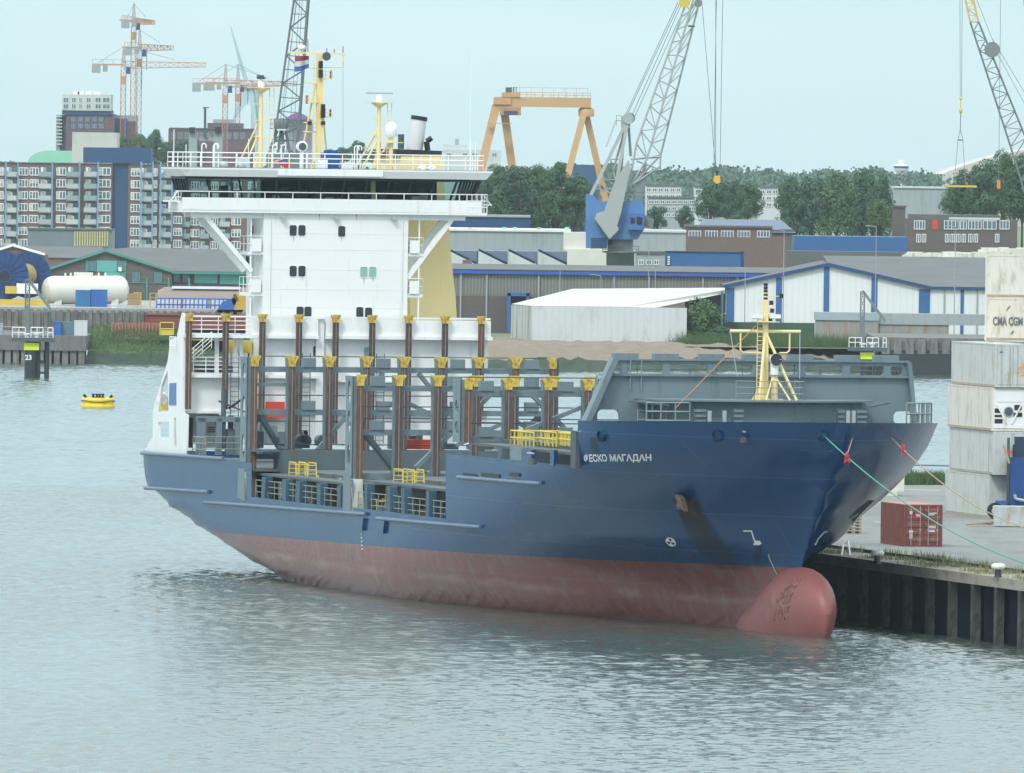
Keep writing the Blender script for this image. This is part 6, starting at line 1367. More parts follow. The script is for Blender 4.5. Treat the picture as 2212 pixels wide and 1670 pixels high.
# --- buildings, middle and right
bld('blue_roof_hall', 'distant low building with a dark blue roof under the gantry crane', 'building', 1238, 1292, 356, 4000, 40, navy)
bld('navy_shed', 'dark navy shed roof behind the long grey hall', 'building', 974, 1145, 469, 2080, 20, navy, roof=wallg)
t = bld('grey_hall', 'long pale grey flat-roofed hall above the saw-tooth sheds', 'building', 965, 1232, 500, 1980, 40, wallg, roof=mat('white_gravel',(.68,.7,.68),.8,var=.2))
for u in (1010,1085,1108,1160,1220): m_ = MB(); m_.box(X(u,1985),X(u+9,1985),1985,1988,Z(500,1985,u),Z(491,1985,u),random.choice([conc,gr_,wallg])); m_.build('roof_vent', t)
t = thing('sawtooth_shed', 'row of saw-tooth roofed sheds with pale gables', 'building'); Y = 1850
for i in range(5):
    u0 = 903+i*64.5; m_ = MB(); x0, x1 = X(u0+2,Y,550), X(u0+64,Y,550); zt, zb = Z(541+i*.5,Y,u0), Z(572,Y,u0)
    m_.prism([(x0,Y,2),(x1,Y,2),(x1,Y,zb),(x0,Y,zt)], (0,.3,0), wallw); m_.build('gable', t)
    m_ = MB(); m_.prism([(x0,Y-.1,zt+.3),(x0+.01,Y+.31,zt),(x1,Y+.31,zb),(x1,Y-.1,zb+.3)], (0,0,.1), navy).add([(x0,Y+.3,zt+.1),(x1,Y+.3,zb+.1),(x1,Y+25,zb+.1),(x1,Y+25,zt+.1),(x0,Y+25,zt+.1)], [(0,1,2,4)], roofg).add([(x1-.05,Y+.1,zb),(x1-.05,Y+25,zb),(x1-.05,Y+25,zt),(x1-.05,Y+.1,zt)],[(0,1,2,3)],roofg)
    x2 = X(u0+2,Y,550); m_.prism([(x0+.2,Y+.35,zt),(x1,Y+.35,zb),(x1,Y+.35,zt)],(0,24,0),mat('slate_blue',(.13,.17,.24),.7,var=.1)); m_.build('roof', t)
m_ = MB()
for u in (1047,1058,1069,1080,1122,1133,1145,1156): m_.prism([(X(u,1840),1840,Z(567,1840)),(X(u+8,1840),1840,Z(575,1840)),(X(u+2,1840),1840,Z(577,1840))],(0,3,0),wallw)
m_.box(X(1000,1840),X(1020,1840),1840,1843,Z(577,1840),Z(563,1840),brick); m_.build('rooflights', t)
t = bld('long_warehouse', 'long brown corrugated warehouse with a blue fascia and brick base', 'warehouse', 976, 1735, 585, 1735, 30, mat('cladding_brown',(.17,.17,.155),.8,var=.15,vs=.3))
Y = 1735; m_ = MB(); zt = lambda u: Z(591-(u-976)*.004,Y,u)
z_ = Z(590,Y,1355); m_.box(X(974,Y),X(1737,Y),Y-.6,Y-.1,z_-.35,z_+.1,mat('fascia_blue',(.03,.09,.4),.5)); m_.build('fascia', t)
m_ = MB(); m_.prism([(X(974,Y),Y-.2,z_+.2),(X(1737,Y),Y-.2,z_+.2),(X(1737,Y),Y+34,z_+.7),(X(974,Y),Y+34,z_+.7)],(0,0,.1),roofg); m_.build('roof', t)
m_ = MB(); x_ = X(978,Y); clad = mat('cladding_ribs',(.24,.24,.22),.7,var=.2,vs=.3)
while x_ < X(1735,Y): m_.box(x_,x_+.16,Y-.08,Y,Z(636,Y),z_-.35,clad); x_ += .48
m_.build('cladding', t)
m_ = MB(); m_.box(X(978,Y),X(1175,Y),Y-.14,Y-.02,3,Z(640,Y,1080),brickd); m_.build('brick_base', t)
for u in (997,1053,1165,1328,1404,1520,1594,1690): MB().box(X(u,Y)-.12,X(u,Y)+.12,Y-.35,Y-.15,3,z_-.3,wallg).build('downpipe', t)
m_ = MB(); Yd = Y-3; m_.box(X(1098,Yd),X(1105,Yd),Yd,Y,2,Z(633,Yd,1100),'bluep').box(X(1098,Yd),X(1145,Yd),Yd,Y,Z(640,Yd,1120),Z(633,Yd,1120),'bluep').box(X(1139,Yd),X(1145,Yd),Yd,Y,2,Z(633,Yd,1145),'bluep').box(X(1105,Y),X(1139,Y),Y-.3,Y-.2,2,Z(642,Y),brick); m_.build('loading_door', t)
# white tent warehouse
t = thing('white_warehouse', 'white low-pitched warehouse with a grimy end wall by the river bank', 'warehouse'); Y = 1645; YB = Y+26
xa, xb, xc = X(1106,Y+14), X(1152,Y), X(1486,Y); ze_ = Z(663,Y,1300)
m_ = MB(); m_.add([(xa,Y+17,2),(xb,Y,2),(xb,Y,ze_),(xa,Y+17,ze_-.1)],[(0,1,2,3)],mat('grimy_white',(.5,.53,.51),.7,var=.1,dirt=(.1,.12,.09),dirt_amt=.55,dscale=(.9,.9,.07)))
m_.add([(xb,Y,2),(xc,Y,2),(xc,Y,ze_),(xb,Y,ze_)],[(0,1,2,3)],wallw).add([(xc,Y,2),(xc,YB,2),(xc,YB,ze_),(xc,Y,ze_)],[(0,1,2,3)],wallg); m_.build('wall', t)
roofw = mat('white_membrane',(.5,.52,.48),.6,var=.06,dirt=(.36,.37,.33),dirt_amt=.25,dscale=(.2,.2,.2)); ap = P(1237,624,Y+16); vl = P(1352,664.5,Y); 
m_ = MB(); A1, B1_, C1 = Vector((xa,Y+17,ze_)), Vector((xb,Y,ze_)), Vector((xb+.0,Y,ze_))
m_.add([(xb,Y-.02,ze_+.02),(vl.x,Y-.02,ze_+.05),(ap.x,Y+16,ap.z)],[(0,1,2)],wallw).add([(xb,Y,ze_+.02),(ap.x,Y+16,ap.z),(xa,Y+17,ze_+.02)],[(0,1,2)],wallw)
rr = P(1566,622,Y+14); m_.add([(vl.x,Y-.02,ze_+.05),(rr.x,Y+14,rr.z-.3),(rr.x,Y+17,rr.z),(ap.x,Y+17,ap.z)],[(0,1,2,3)],roofw)
m_.prism([(vl.x,Y,ze_+.05),(rr.x,Y+13.9,rr.z-.35),(rr.x,Y+13.9,rr.z-.75),(vl.x+4,Y+1,ze_-.05)],(0,.2,0),mat('roof_edge',(.5,.5,.45),.7)); m_.build('roof', t)
m_ = MB(); m_.box(xc,X(1568,Y+18),Y+18,Y+19,2,rr.z-.5,'black').tube((X(1562,Y+13),Y+13,2),(X(1562,Y+13),Y+13,rr.z-.4),.2,mat('teal_post',(.05,.17,.2),.6)); m_.build('open_bay', t)
# blue and white gabled hall
t = thing('gabled_hall', 'white gabled hall with blue columns and a dark grey roof', 'warehouse'); Y = 1702
gx = lambda u, v: Vector((P(u,v,Y).x, Y, P(u,v,Y).z)); L0, L1, L2, L3 = gx(1569,619), gx(1789,573), gx(2009,622), gx(2200,624)
L3.z = L2.z
hw_ = mat('hall_white', (.68,.72,.73), .6, var=.05, vs=.1, dirt=(.5,.52,.5), dirt_amt=.2, dscale=(.3,.3,.1), ribs=.35); m_ = MB(); m_.prism([(L0.x,Y,2),(L2.x,Y,2),L2,L1,L0],(0,.4,0),hw_).box(L2.x,L3.x,Y+.0,Y+.4,2,L2.z,hw_); m_.build('wall', t)
rdep = 60; m_ = MB(); back = P(1800,551,Y+rdep); br_ = P(2230,551,Y+rdep)
m_.add([L0+Vector((-.4,-.5,.1)),L1+Vector((0,-.5,.25)),(L1.x+.8,Y+rdep,L1.z+.3),(L0.x,Y+rdep,L0.z+.1)],[(0,1,2,3)],roofg)
m_.add([L1+Vector((0,-.5,.25)),L2+Vector((0,-.5,.12)),L3+Vector((0,-.5,.12)),(L3.x+3,Y+rdep,L1.z+.95),(L1.x+.8,Y+rdep,L1.z+.95)],[(0,1,2,3,4)],roofg)
m_.build('roof', t)
m_ = MB(); m_.bar(L0+Vector((-.3,-.3,0)),L1+Vector((0,-.3,.1)),.5,.5,navy).bar(L1+Vector((0,-.3,.1)),L2+Vector((0,-.3,0)),.5,.5,navy).bar(L2+Vector((0,-.3,0)),L3+Vector((0,-.3,0)),.4,.4,navy); m_.build('verge', t)
for ua, ub in ((1569,1586),(1676,1689),(1779,1791),(1882,1895),(1985,2009),(2075,2082)):
    uc = (ua+ub)/2; x0, x1 = X(ua,Y,640), X(ub,Y,640); f = (x0-L0.x)/(L1.x-L0.x) if uc < 1789 else 0; zt_ = (L0.z+(L1.z-L0.z)*f) if uc < 1785 else (L1.z+(L2.z-L1.z)*(x1-L1.x)/(L2.x-L1.x) if uc < 2009 else L2.z)
    MB().box(x0,x1,Y-.12,Y-.01,2,zt_-.2,bluew).build('column', t)
for u in (2042, 2113): MB().box(X(u,Y)-.1,X(u,Y)+.1,Y-.2,Y-.05,3,L2.z,wallg).build('downpipe', t)
# walls, fence, container on the bank
rw = mat('rusty_wall',(.27,.28,.27),.85,var=.2,vs=.4,dirt=(.3,.15,.08),dirt_amt=.45,dscale=(.7,.7,.1))
t = thing('retaining_wall', 'grey rust-streaked retaining wall with a pale coping right of the green fence', 'wall'); Y = 1650
m_ = MB(); bbox(m_,1762,1898,690,Y,3,rw); bbox(m_,1898,2050,700,Y+.5,3,rw); m_.build('wall', t)
m_ = MB(); bbox(m_,1760,1900,675,Y-.2,4,mat('pale_blue_wall',(.3,.38,.42),.7),v1=692); bbox(m_,1900,2130,678,Y+.3,4,wallg,v1=702); m_.build('coping', t)
t = thing('quay_wall', 'dark weathered quay wall above the water at the right', 'wall'); Y = 1600
m_ = MB(); bbox(m_,1890,3200,737,Y,40,stone); bbox(m_,1890,3200,764,Y-.3,1,mat('wet_wall',(.02,.03,.035),.7),v1=None,z0=-1); m_.build('wall', t)
for i in range(6): m_ = MB(); bbox(m_,1905+26*i,1922+26*i,733,Y-.4,2,stone,v1=765); m_.build('buttress', t)
tag(bbox(MB(),1463,1760,696,1665,.4,mat('green_sheet',(.035,.09,.06),.7,var=.2,vs=.3)).build('site_fence'), 'dark green solid fence behind the shrubs on the bank', 'fence')
t = thing('storage_box', 'dark maroon steel box at the left end of the green fence', 'box'); bbox(MB(),1415,1464,714,1648,4,mat('maroon',(.08,.03,.04),.7,var=.2)).build('body', t); bbox(MB(),1414,1465,712,1647.8,4.4,roofg,v1=714.5).build('lid', t)
sm2 = MB()
for i in range(900): u = random.uniform(1465,1960); Yx = random.uniform(1632,1646); tuft(sm2, Vector((X(u,Yx),Yx,3.0)), random.uniform(.7,2.2), 14, .8, grassm)
for i in range(500): u = random.uniform(186,390); Yx = random.uniform(1606,1634); tuft(sm2, Vector((X(u,Yx),Yx,1.4+(Yx-1606)*.11)), random.uniform(.3,.9), 12, .8, grassm)
sm2.build('bank_shrubs', kind='stuff')
# right-hand buildings
bld('pale_hall', 'big pale grey windowless hall behind the brick chimney', 'building', 1930, 2056, 407, 2500, 40, wallg, roof=wallw)
t = bld('brick_chimney', 'square dark brick chimney left of the brick offices', 'chimney', 1929, 1956, 446, 2080, 3, brickd); bbox(MB(),1927,1958,444,2079.8,3.4,brickd,v1=448).build('cap', t)
YO = 2050; t = bld('brick_office', 'dark brick office building with white framed windows and a red door panel', 'building', 1961, 2198, 474, YO, 18, brickd); bbox(MB(),1967,2160,464,YO+1,16,roofg,v1=475).build('roof', t); bbox(MB(),2050,2160,470,YO-.2,.3,wallw,v1=475).build('fascia', t)
for a_, b_, n_ in ((1975,1998,4),(2040,2072,4),(2075,2088,2),(2092,2120,4),(2124,2152,3),(2160,2180,3)): win(t,a_,b_,477,495,YO,n_)
for u in (1980,1992,2042,2054,2066,2078,2092,2104,2150): win(t,u,u+8,506,523,YO,2)
bbox(MB(),2014,2026,475,YO-.1,.2,'red',v1=496).build('door_panel', t)
bld('blue_wall', 'long bright blue wall of a shed in front of the big trees', 'building', 1716, 1960, 511, 1900, 18, bluew)
t = thing('big_bags', 'pale row of white sacks and rubble along the road', 'sacks'); m_ = MB(); bg_ = mat('sack_white',(.62,.62,.56),.8,var=.2,vs=.5,dirt=(.2,.2,.18),dirt_amt=.35)
for i in range(90): u = 1962+i*2.9; Yx = 1860+random.uniform(-3,3); r_ = random.uniform(.8,1.5); r_ *= .8; m_.box(X(u,Yx)-r_,X(u,Yx)+r_,Yx-r_,Yx+r_,3,Z(547,Yx,u)-.3+random.uniform(-.5,.6)+(.7 if u > 2130 else 0), bg_)
m_.box(X(1700,1862),X(2230,1862),1862,1870,3,Z(545,1862,1960),roofg)
bpy.data.objects.remove(t); o = m_.build('rubble_heap', kind='stuff'); 
t = bld('brick_workshop', 'low brown brick workshop with white windows below the round tree', 'building', 1482, 1668, 492, 2050, 18, brick, roof=roofg)
for a_ in (1488,1524,1558,1594,1636): win(t,a_,a_+26,499,512,2050,4)
bbox(MB(),1482,1700,512,2046,3,brick).build('annex', t)
bld('white_depot', 'pale rectangular depot wall right of the harbour crane', 'building', 1365, 1482, 502, 1990, 25, wallg, roof=wallw)
t = bld('grey_lowrise', 'small pale grey building beside the blue boxes', 'building', 1375, 1437, 548, 1850, 12, wallg, roof=roofg)
for u in (1380,1397,1413): win(t,u,u+10,562,572,1850,2)
for i,(a_,b_,lb) in enumerate(((1437,1600,'long blue container with white lettering beyond the warehouse roof'),(1600,1608,'narrow blue container end beyond the warehouse roof'))):
    t = thing('blue_container', lb, 'container'); bbox(MB(),a_,b_,544,1800+i*2,3,bluew,z0=3).build('body', t); bbox(MB(),a_,b_,543,1799.8+i*2,3.4,navy,v1=545).build('roof', t)
    if not i:
        vs, fs = text_mesh('HUAL',1.0,0); MB().add([(X(1446,1799)+v.y*.6, 1799.7, Z(557,1799)-v.x*.5) for v in vs], fs, wmk) 
        m_ = MB(); [m_.box(X(1443,1799),X(1448,1799),1799.6,1799.8,Z(553+5*j,1799),Z(549.5+5*j,1799),wmk) for j in range(4)]; m_.build('white_mark', t)
t = bld('cream_building', 'cream painted building behind the harbour crane pedestal', 'building', 1218, 1372, 539, 1900, 12, mat('cream_wall',(.6,.6,.54),.7)); bbox(MB(),1218,1276,502,1901,11,mat('cream_wall',(.6,.6,.54),.7),v1=541).build('upper_storeys', t); win(t,1348,1357,541,561,1900,1)
for nm, lb, a_, b_, v0, Y, k, rows, cols in (('flats','pale block of flats right of the harbour crane boom',1395,1472,402,2900,wallw,3,6),('flats','hazy lower office slab with ribbon windows below the pale flats',1400,1500,428,2700,wallg,3,8),('flats','small white building left of the broad tree',1500,1532,405,2900,wallw,2,2),('flats','pale flats partly hidden between the round tree and the big trees',1640,1696,406,2700,wallw,3,4),('flats','distant terrace in front of the far woods',1800,1830,420,3500,wallw,2,2)):
    t = bld(nm, lb, 'building', a_, b_, v0, Y, 16, k, roof=roofg)
    for r_ in range(rows):
        for c_ in range(cols): w0 = (b_-a_)/cols; win(t, a_+w0*c_+w0*.15, a_+w0*(c_+1)-w0*.15, v0+5+r_*14, v0+12+r_*14, Y, 2)
t = thing('pitched_house', 'slate roofed house between the round trees', 'house'); Y = 2150; m_ = MB(); m_.prism([(X(1500,Y),Y,Z(495,Y)),(X(1720,Y),Y,Z(495,Y)),(X(1690,Y),Y+8,Z(468,Y)),(X(1520,Y),Y+8,Z(468,Y))],(0,.2,0),mat('slate_blue',(.13,.17,.24),.7)); m_.build('roof', t); bbox(MB(),1505,1715,494,Y+.5,8,brickd).build('wall', t)
t = thing('control_tower', 'hazy white control tower with a wide glazed cab on the far horizon', 'tower'); Y = 5600; x = X(1947,Y,360); g_ = mat('far_white',(.6,.62,.64),.7)
MB().lathe((x,Y,3),[(2.2,0),(1.8,Z(372,Y,1947)-3)],g_,14).build('shaft', t); MB().lathe((x,Y,0),[(2.5,Z(372,Y,1947)),(3.4,Z(366,Y,1947)),(3.4,Z(364,Y,1947))],g_,16).build('base_ring', t)
MB().lathe((x,Y,0),[(3.3,Z(364,Y,1947)),(3.5,Z(359,Y,1947))],navy,16).build('cab_glass', t); MB().lathe((x,Y,0),[(3.6,Z(359,Y,1947)),(3.4,Z(356.5,Y,1947)),(1.5,Z(354,Y,1947)),(1.5,Z(346,Y,1947)),(.1,Z(345.5,Y,1947))],g_,16).build('cab_roof', t)
t = thing('arena_roof', 'pale sweeping roof rising behind the woods at the right', 'building'); Y = 5400; m_ = MB()
vs = []
for i in range(21): f = i/20; u = 2036+f*300; v = 376-64*math.sin(f*math.pi/2)**.9; p = P(u,v,Y); vs += [p, Vector((p.x,Y,3)), p+Vector((0,120,0))]
m_.add(vs, [(3*i,3*i+1,3*i+4,3*i+3) for i in range(20)]+[(3*i,3*i+3,3*i+5,3*i+2) for i in range(20)], mat('arena_pale',(.5,.47,.43),.8)); m_.build('roof', t)
# lamp posts
for u, v0, v1 in ((1210,582,622),(1416,580,622),(1610,580,612),(1298,596,624),(1694,498,575),(1893,490,512),(2064,490,512),(1402,518,585)):
    Y = 1690; x = X(u,Y,v0); LN = LN+1 if 'LN' in globals() else 0; t = thing('street_lamp', 'thin pale street lamp on the far shore, '+['left of the white warehouse','over the white warehouse roof','third of the row by the warehouses','short one over the warehouse apex','beside the gabled hall','near the blue wall','in front of the brick offices','behind the long warehouse'][LN], 'street lamp', (x,Y,3), 0, 'street lamps on the far shore'); zt_ = Z(v0,Y,u)-3
    MB().tube((0,0,0),(0,0,zt_),.1,wallg,6,r2=.06).tube((0,0,zt_),(-.9,0,zt_+.15),.05,wallg,5).build('post', t); MB().box(-1.5,-.8,-.12,.12,zt_+.08,zt_+.2,wallg).build('lamp_head', t)
# --- harbour crane
Y = 1800; t = thing('harbour_crane', 'blue and grey slewing harbour crane with a tall lattice boom and grey counterweight arm', 'crane')
hb_ = mat('crane_blue', (.08,.2,.43), .5, var=.15, vs=.4, dirt=(.12,.14,.2), dirt_amt=.25); hg = mat('crane_grey', (.34,.38,.37), .6, var=.1, vs=.3); hgd = mat('crane_grey_dark', (.16,.19,.19), .6, var=.2)
def pz(zx, zy, dy=0): return P(1216.6+.3643*zx, .3643*zy, Y+dy)
x = X(1340,Y,560); MB().lathe((x,Y,0),[(2.1,2),(2.1,Z(544,Y)),(2.6,Z(543,Y)),(2.6,Z(540,Y)),(1.9,Z(539,Y)),(1.9,Z(512,Y))],hgd,18).rail([(x-2.7,Y-2.4,Z(543,Y)),(x+2.7,Y-2.4,Z(543,Y))],1,hgd,.05,1,1).build('pedestal', t)
def poly(pts, dep, k, dy=0): return MB().prism([pz(a,b,dy) for a,b in pts], (0,dep,0), k)
poly([(135,1150),(180,1160),(215,1195),(372,1190),(472,1190),(485,1280),(480,1360),(440,1420),(270,1420),(258,1472),(135,1472)], 5, hb_, -2.5).build('machinery_house', t)
poly([(165,1410),(258,1410),(258,1470),(165,1470)], .3, navy, -2.6).build('vent_grille', t)
poly([(392,1262),(485,1270),(475,1365),(385,1362)], 2, mat('cab_blue',(.05,.14,.38),.5), -4.5).build('cab', t)
m_ = poly([(400,1290),(425,1292),(423,1325),(400,1325)], .05, 'black', -4.6); poly([(436,1285),(470,1290),(468,1330),(436,1330)], .05, 'black', -4.62).build('cab_window', t); m_.build('cab_window', t)
poly([(480,1275),(540,1300),(530,1355),(475,1350)], 2, hgd, -2).build('side_platform', t)
MB().rail([pz(372,1192,-2.5),pz(470,1190,-2.5)],1.3,hgd,.06,1,1).build('railing', t)
poly([(388,945),(402,1000),(362,1170),(345,1255),(318,1345),(272,1415),(188,1300),(213,1262),(243,1252),(300,1090)], 1.6, hg, -4).build('counterweight_arm', t)
poly([(200,1258),(330,1350),(325,1368),(275,1418),(188,1300)], 2.2, hg, -4.4).build('counterweight', t)
poly([(488,958),(497,968),(470,1195),(425,1190),(440,1075)], 1.2, mat('rear_arm_grey',(.24,.27,.27),.6), 2).build('rear_arm', t)  # rear arm in a darker grey than the front one
m_ = MB()                                              # portal mast
tp = pz(385,705); 
for a_, dy in ((160,-1.5),(300,-1.5)): m_.bar(pz(a_,1165,dy), tp+Vector((0,dy*.3,0)), .5, .4, hg, up=(0,1,0))
m_.bar(pz(400,925,1.5), tp, .4,.4,hg,up=(0,1,0)).bar(pz(330,1180,1.5), tp+Vector((-.4,.5,0)), .35,.3,hgd,up=(0,1,0)).bar(pz(300,1000), tp, .35,.3,hg,up=(0,1,0))
for y0 in (945,1065,1120): m_.bar(pz(270-(y0-945)*.42,y0), pz(360,y0), .15,.15,hg)
m_.bar(pz(200,1065),pz(250,1140),.2,.2,hg).bar(pz(215,1100),pz(300,1160),.2,.2,hg).bar(pz(280,945),pz(310,1065),.2,.2,hg)
for i in range(10): m_.tube(pz(250+6*i,870-16*i,1),pz(262+6*i,860-16*i,1),.08,hg,4)
m_.rail([pz(315,745,0),pz(345,745,0)],1.5,hg,.06,1,.8); m_.build('mast_frame', t)
m_ = MB().lathe(pz(385,703,-.9),[(.85,0),(.85,.5)],hg,20,axis='y').lathe(pz(395,700,.3),[(.8,0),(.8,.5)],hgd,20,axis='y').bar(pz(370,760),pz(372,690),1.4,1.2,hg,up=(0,1,0)); m_.build('sheave', t)
m_ = MB(); n_ = 13                                      # luffing boom
La = [pz(388,1112,-1.6), pz(435,850,-1.6), pz(720,40,-.5)]; Ra = [pz(400,1112,1.6), pz(578,918,1.6), pz(840,-120,.5)]; Ma = [pz(395,1110,-1.8), pz(497,940,-1.6), pz(775,-10,-.4)]
for Q in (La, Ra, Ma): m_.tube(Q[0],Q[1],.16,hg,5).tube(Q[1],Q[2]+(Q[2]-Q[1])*.25,.16,hg,5)
for i in range(n_+1):
    f = i/n_*1.2; a_ = La[1].lerp(La[2],f); b_ = Ra[1].lerp(Ra[2],f); c_ = Ma[1].lerp(Ma[2],f); f2 = (i+1)/n_*1.2
    m_.tube(a_,c_,.1,hg,4).tube(c_,b_,.1,hg,4)
    if i < n_:
        a2, b2, c2 = La[1].lerp(La[2],f2), Ra[1].lerp(Ra[2],f2), Ma[1].lerp(Ma[2],f2)
        m_.tube(a_ if i%2 else c_, c2 if i%2 else a2,.075,hg,4).tube(c_ if i%2 else b_, b2 if i%2 else c2,.075,hg,4)
m_.tube(La[1],Ma[1],.14,hg,4).tube(pz(388,1112),pz(578,985),.15,hg,4).tube(pz(578,918),pz(575,990),.14,hg,4).tube(pz(400,945),pz(578,930),.14,hg,4).tube(pz(435,955),pz(560,1000),.12,hg,4); m_.build('boom', t)
MB().box(*(lambda a_,b_:(a_.x,b_.x,Y-1.5,Y-1,b_.z,a_.z))(pz(740,152),pz(780,162)),'greyd').lathe(pz(720,10,-1),[(.9,0),(.9,.5)],'yel2',14,axis='y').lathe(pz(800,20,-1),[(.6,0),(.6,.5)],hgd,14,axis='y').build('boom_fittings', t)
m_ = MB()
for a_, b_ in (((370,680),(680,15)),((380,680),(688,25)),((405,690),(700,30)),((425,690),(712,60))): m_.tube(pz(*a_),pz(*b_),.05,'greyd',3)
for a_, b_ in (((910,-120),(893,1010)),((948,-120),(930,1010)),((905,-120),(904,1020)),((820,-20),(905,1015))): m_.tube(pz(*a_),pz(*b_),.045,'greyd',3)
m_.build('hoist_rope', t)
poly([(898,1042),(930,1042),(932,1080),(912,1092),(890,1075)], .8, mat('hook_yellow',(.75,.45,.03),.5), -.4).build('hook_block', t); MB().tube(pz(912,1015),pz(912,1045),.15,'black').tube(pz(910,1090),pz(908,1120),.12,'black').build('hook', t)
# --- right lattice crane
Y = 2000; t = thing('lattice_crane', 'lattice boom crane with a yellow boom head at the right border', 'crane'); dk = mat('lattice_dark',(.17,.2,.21),.6); yk = mat('lattice_yellow',(.62,.48,.14),.6)
def pr_(zx, zy, dy=0): return P(1659+.3643*zx, .3643*zy, Y+dy)
Lc = [pr_(1160,-60),pr_(1200,130),pr_(1440,870),pr_(1540,1200)]; Rc = [pr_(1205,-60),pr_(1250,130),pr_(1530,820),pr_(1640,1150)]
def boom2(a0,a1,b0,b1,n_,k,name):
    m_ = MB(); dz = Vector((0,1.6,0))
    for o_ in (dz*0, dz): m_.tube(a0+o_,a1+o_,.13,k,4).tube(b0+o_,b1+o_,.13,k,4)
    for i in range(n_):
        f, g = i/n_, (i+1)/n_; A_, B_, A2, B2 = a0.lerp(a1,f), b0.lerp(b1,f), a0.lerp(a1,g), b0.lerp(b1,g)
        for o_ in (dz*0, dz): m_.tube(A_+o_,B_+o_,.07,k,3).tube(A_+o_ if i%2 else B_+o_, B2+o_ if i%2 else A2+o_,.07,k,3)
        m_.tube(A_,A2+dz,.06,k,3).tube(B_+dz,B2,.06,k,3)
    m_.build(name, t)
boom2(Lc[0],Lc[1],Rc[0],Rc[1],5,yk,'boom_head'); boom2(Lc[1],Lc[2],Rc[1],Rc[2],13,dk,'boom'); boom2(Lc[2],Lc[3],Rc[2],Rc[3],5,dk,'boom_foot')
MB().lathe(pr_(1330,295,-.5),[(1.3,0),(1.3,1)],dk,16,axis='y').tube(pr_(1270,265),pr_(1330,290),.12,dk).tube(pr_(1335,310),pr_(1330,335),.2,dk).build('sheave', t)
m_ = MB()
for a_, b_ in (((1138,-60),(1140,575)),((1152,-60),(1148,575)),((1215,-60),(1345,270)),((1345,290),(1600,760)),((1330,230),(1600,680)),((1380,-60),(1368,1065)),((1500,-60),(1530,90))): m_.tube(pr_(*a_),pr_(*b_),.05,dk,3)
m_.tube(pr_(1143,590),pr_(1143,650),.1,'yel2').tube(pr_(1143,665),pr_(1140,770),.08,dk).tube(pr_(1140,770),pr_(1127,825),.06,dk,3).tube(pr_(1140,770),pr_(1156,825),.06,dk,3).tube(pr_(1125,830),pr_(1157,830),.15,dk).tube(pr_(1127,830),pr_(1103,1092),.05,dk,3).tube(pr_(1155,830),pr_(1172,1092),.05,dk,3); m_.build('hoist_rope', t)
MB().sphere(pr_(1143,585),.25,yk,8).sphere(pr_(1143,657),.35,'yel2',8,(.8,.8,1.4)).build('hook_block', t)
m_ = MB(); a_, b_ = pr_(1052,1103), pr_(1238,1106); m_.bar(a_,b_,.4,.32,'yel2').tube(pr_(1180,1095),pr_(1180,1080),.12,'orange'); m_.build('lifting_beam', t)
a_ = pr_(1368,1090); MB().box(a_.x-.28,a_.x+.28,Y-.3,Y+.3,a_.z-.8,a_.z+.6,mat('block_orange',(.6,.22,.03),.6)).build('auxiliary_block', t)
# --- dark crawler crane behind the wheelhouse
Y = 2100; t = thing('crawler_crane', 'dark grey lattice crane boom rising behind the main mast', 'crane'); kk = mat('lattice_grey',(.13,.16,.165),.6)
def pc(u, v, dy=0): return P(u, v, Y+dy)
Lc = [pc(639,-30),pc(600,258),pc(588,330)]; Rc = [pc(668,-30),pc(645,258),pc(641,335)]; m_ = MB(); dz = Vector((0,2.6,0))
for o_ in (dz*0, dz): m_.tube(Lc[0]+o_,Lc[2]+o_,.17,kk,5).tube(Rc[0]+o_,Rc[2]+o_,.28,kk,5)
for i in range(12):
    f, g = i/12, (i+1)/12; A_, B_, A2, B2 = Lc[0].lerp(Lc[2],f), Rc[0].lerp(Rc[2],f), Lc[0].lerp(Lc[2],g), Rc[0].lerp(Rc[2],g)
    for o_ in (dz*0, dz): m_.tube(A_+o_ if i%2 else B_+o_, B2+o_ if i%2 else A2+o_,.11,kk,4)
    m_.tube(A_,A2+dz,.08,kk,3).tube(B_+dz,B2,.08,kk,3).tube(A_,B_,.09,kk,3)
m_.build('boom', t)
m_ = MB()
for u0, u1 in ((599,580),(607,600),(617,627),(610,612)): m_.bar(pc(u0,282),pc(u1,332),.5,.5,kk,up=(0,1,0))
m_.box(pc(587,0).x,pc(625,0).x,Y-2,Y+2,Z(279,Y,600),Z(277,Y,600),kk).bar(pc(590,305),pc(625,305),.3,.3,kk).bar(pc(585,318),pc(627,318),.3,.3,kk).rail([pc(585,276,-2),pc(600,276,-2)],1.5,kk,.06,1,.8); m_.build('gantry_frame', t)
for u in (600,612): MB().lathe((X(u,Y,270),Y,Z(278,Y,u)),[(.8,0),(.9,.6),(.9,1.4),(.5,1.8)],kk,14).build('winch_drum', t)
m_ = MB()
for a_, b_ in (((655,-30),(632,330)),((650,-30),(622,330)),((646,-30),(606,258)),((643,-30),(610,272))): m_.tube(pc(*a_,-1),pc(*b_,-1),.05,kk,3)
m_.build('pendant_rope', t); bbox(MB(),575,660,332,Y-2,8,kk,z0=3).build('machine_house', t)
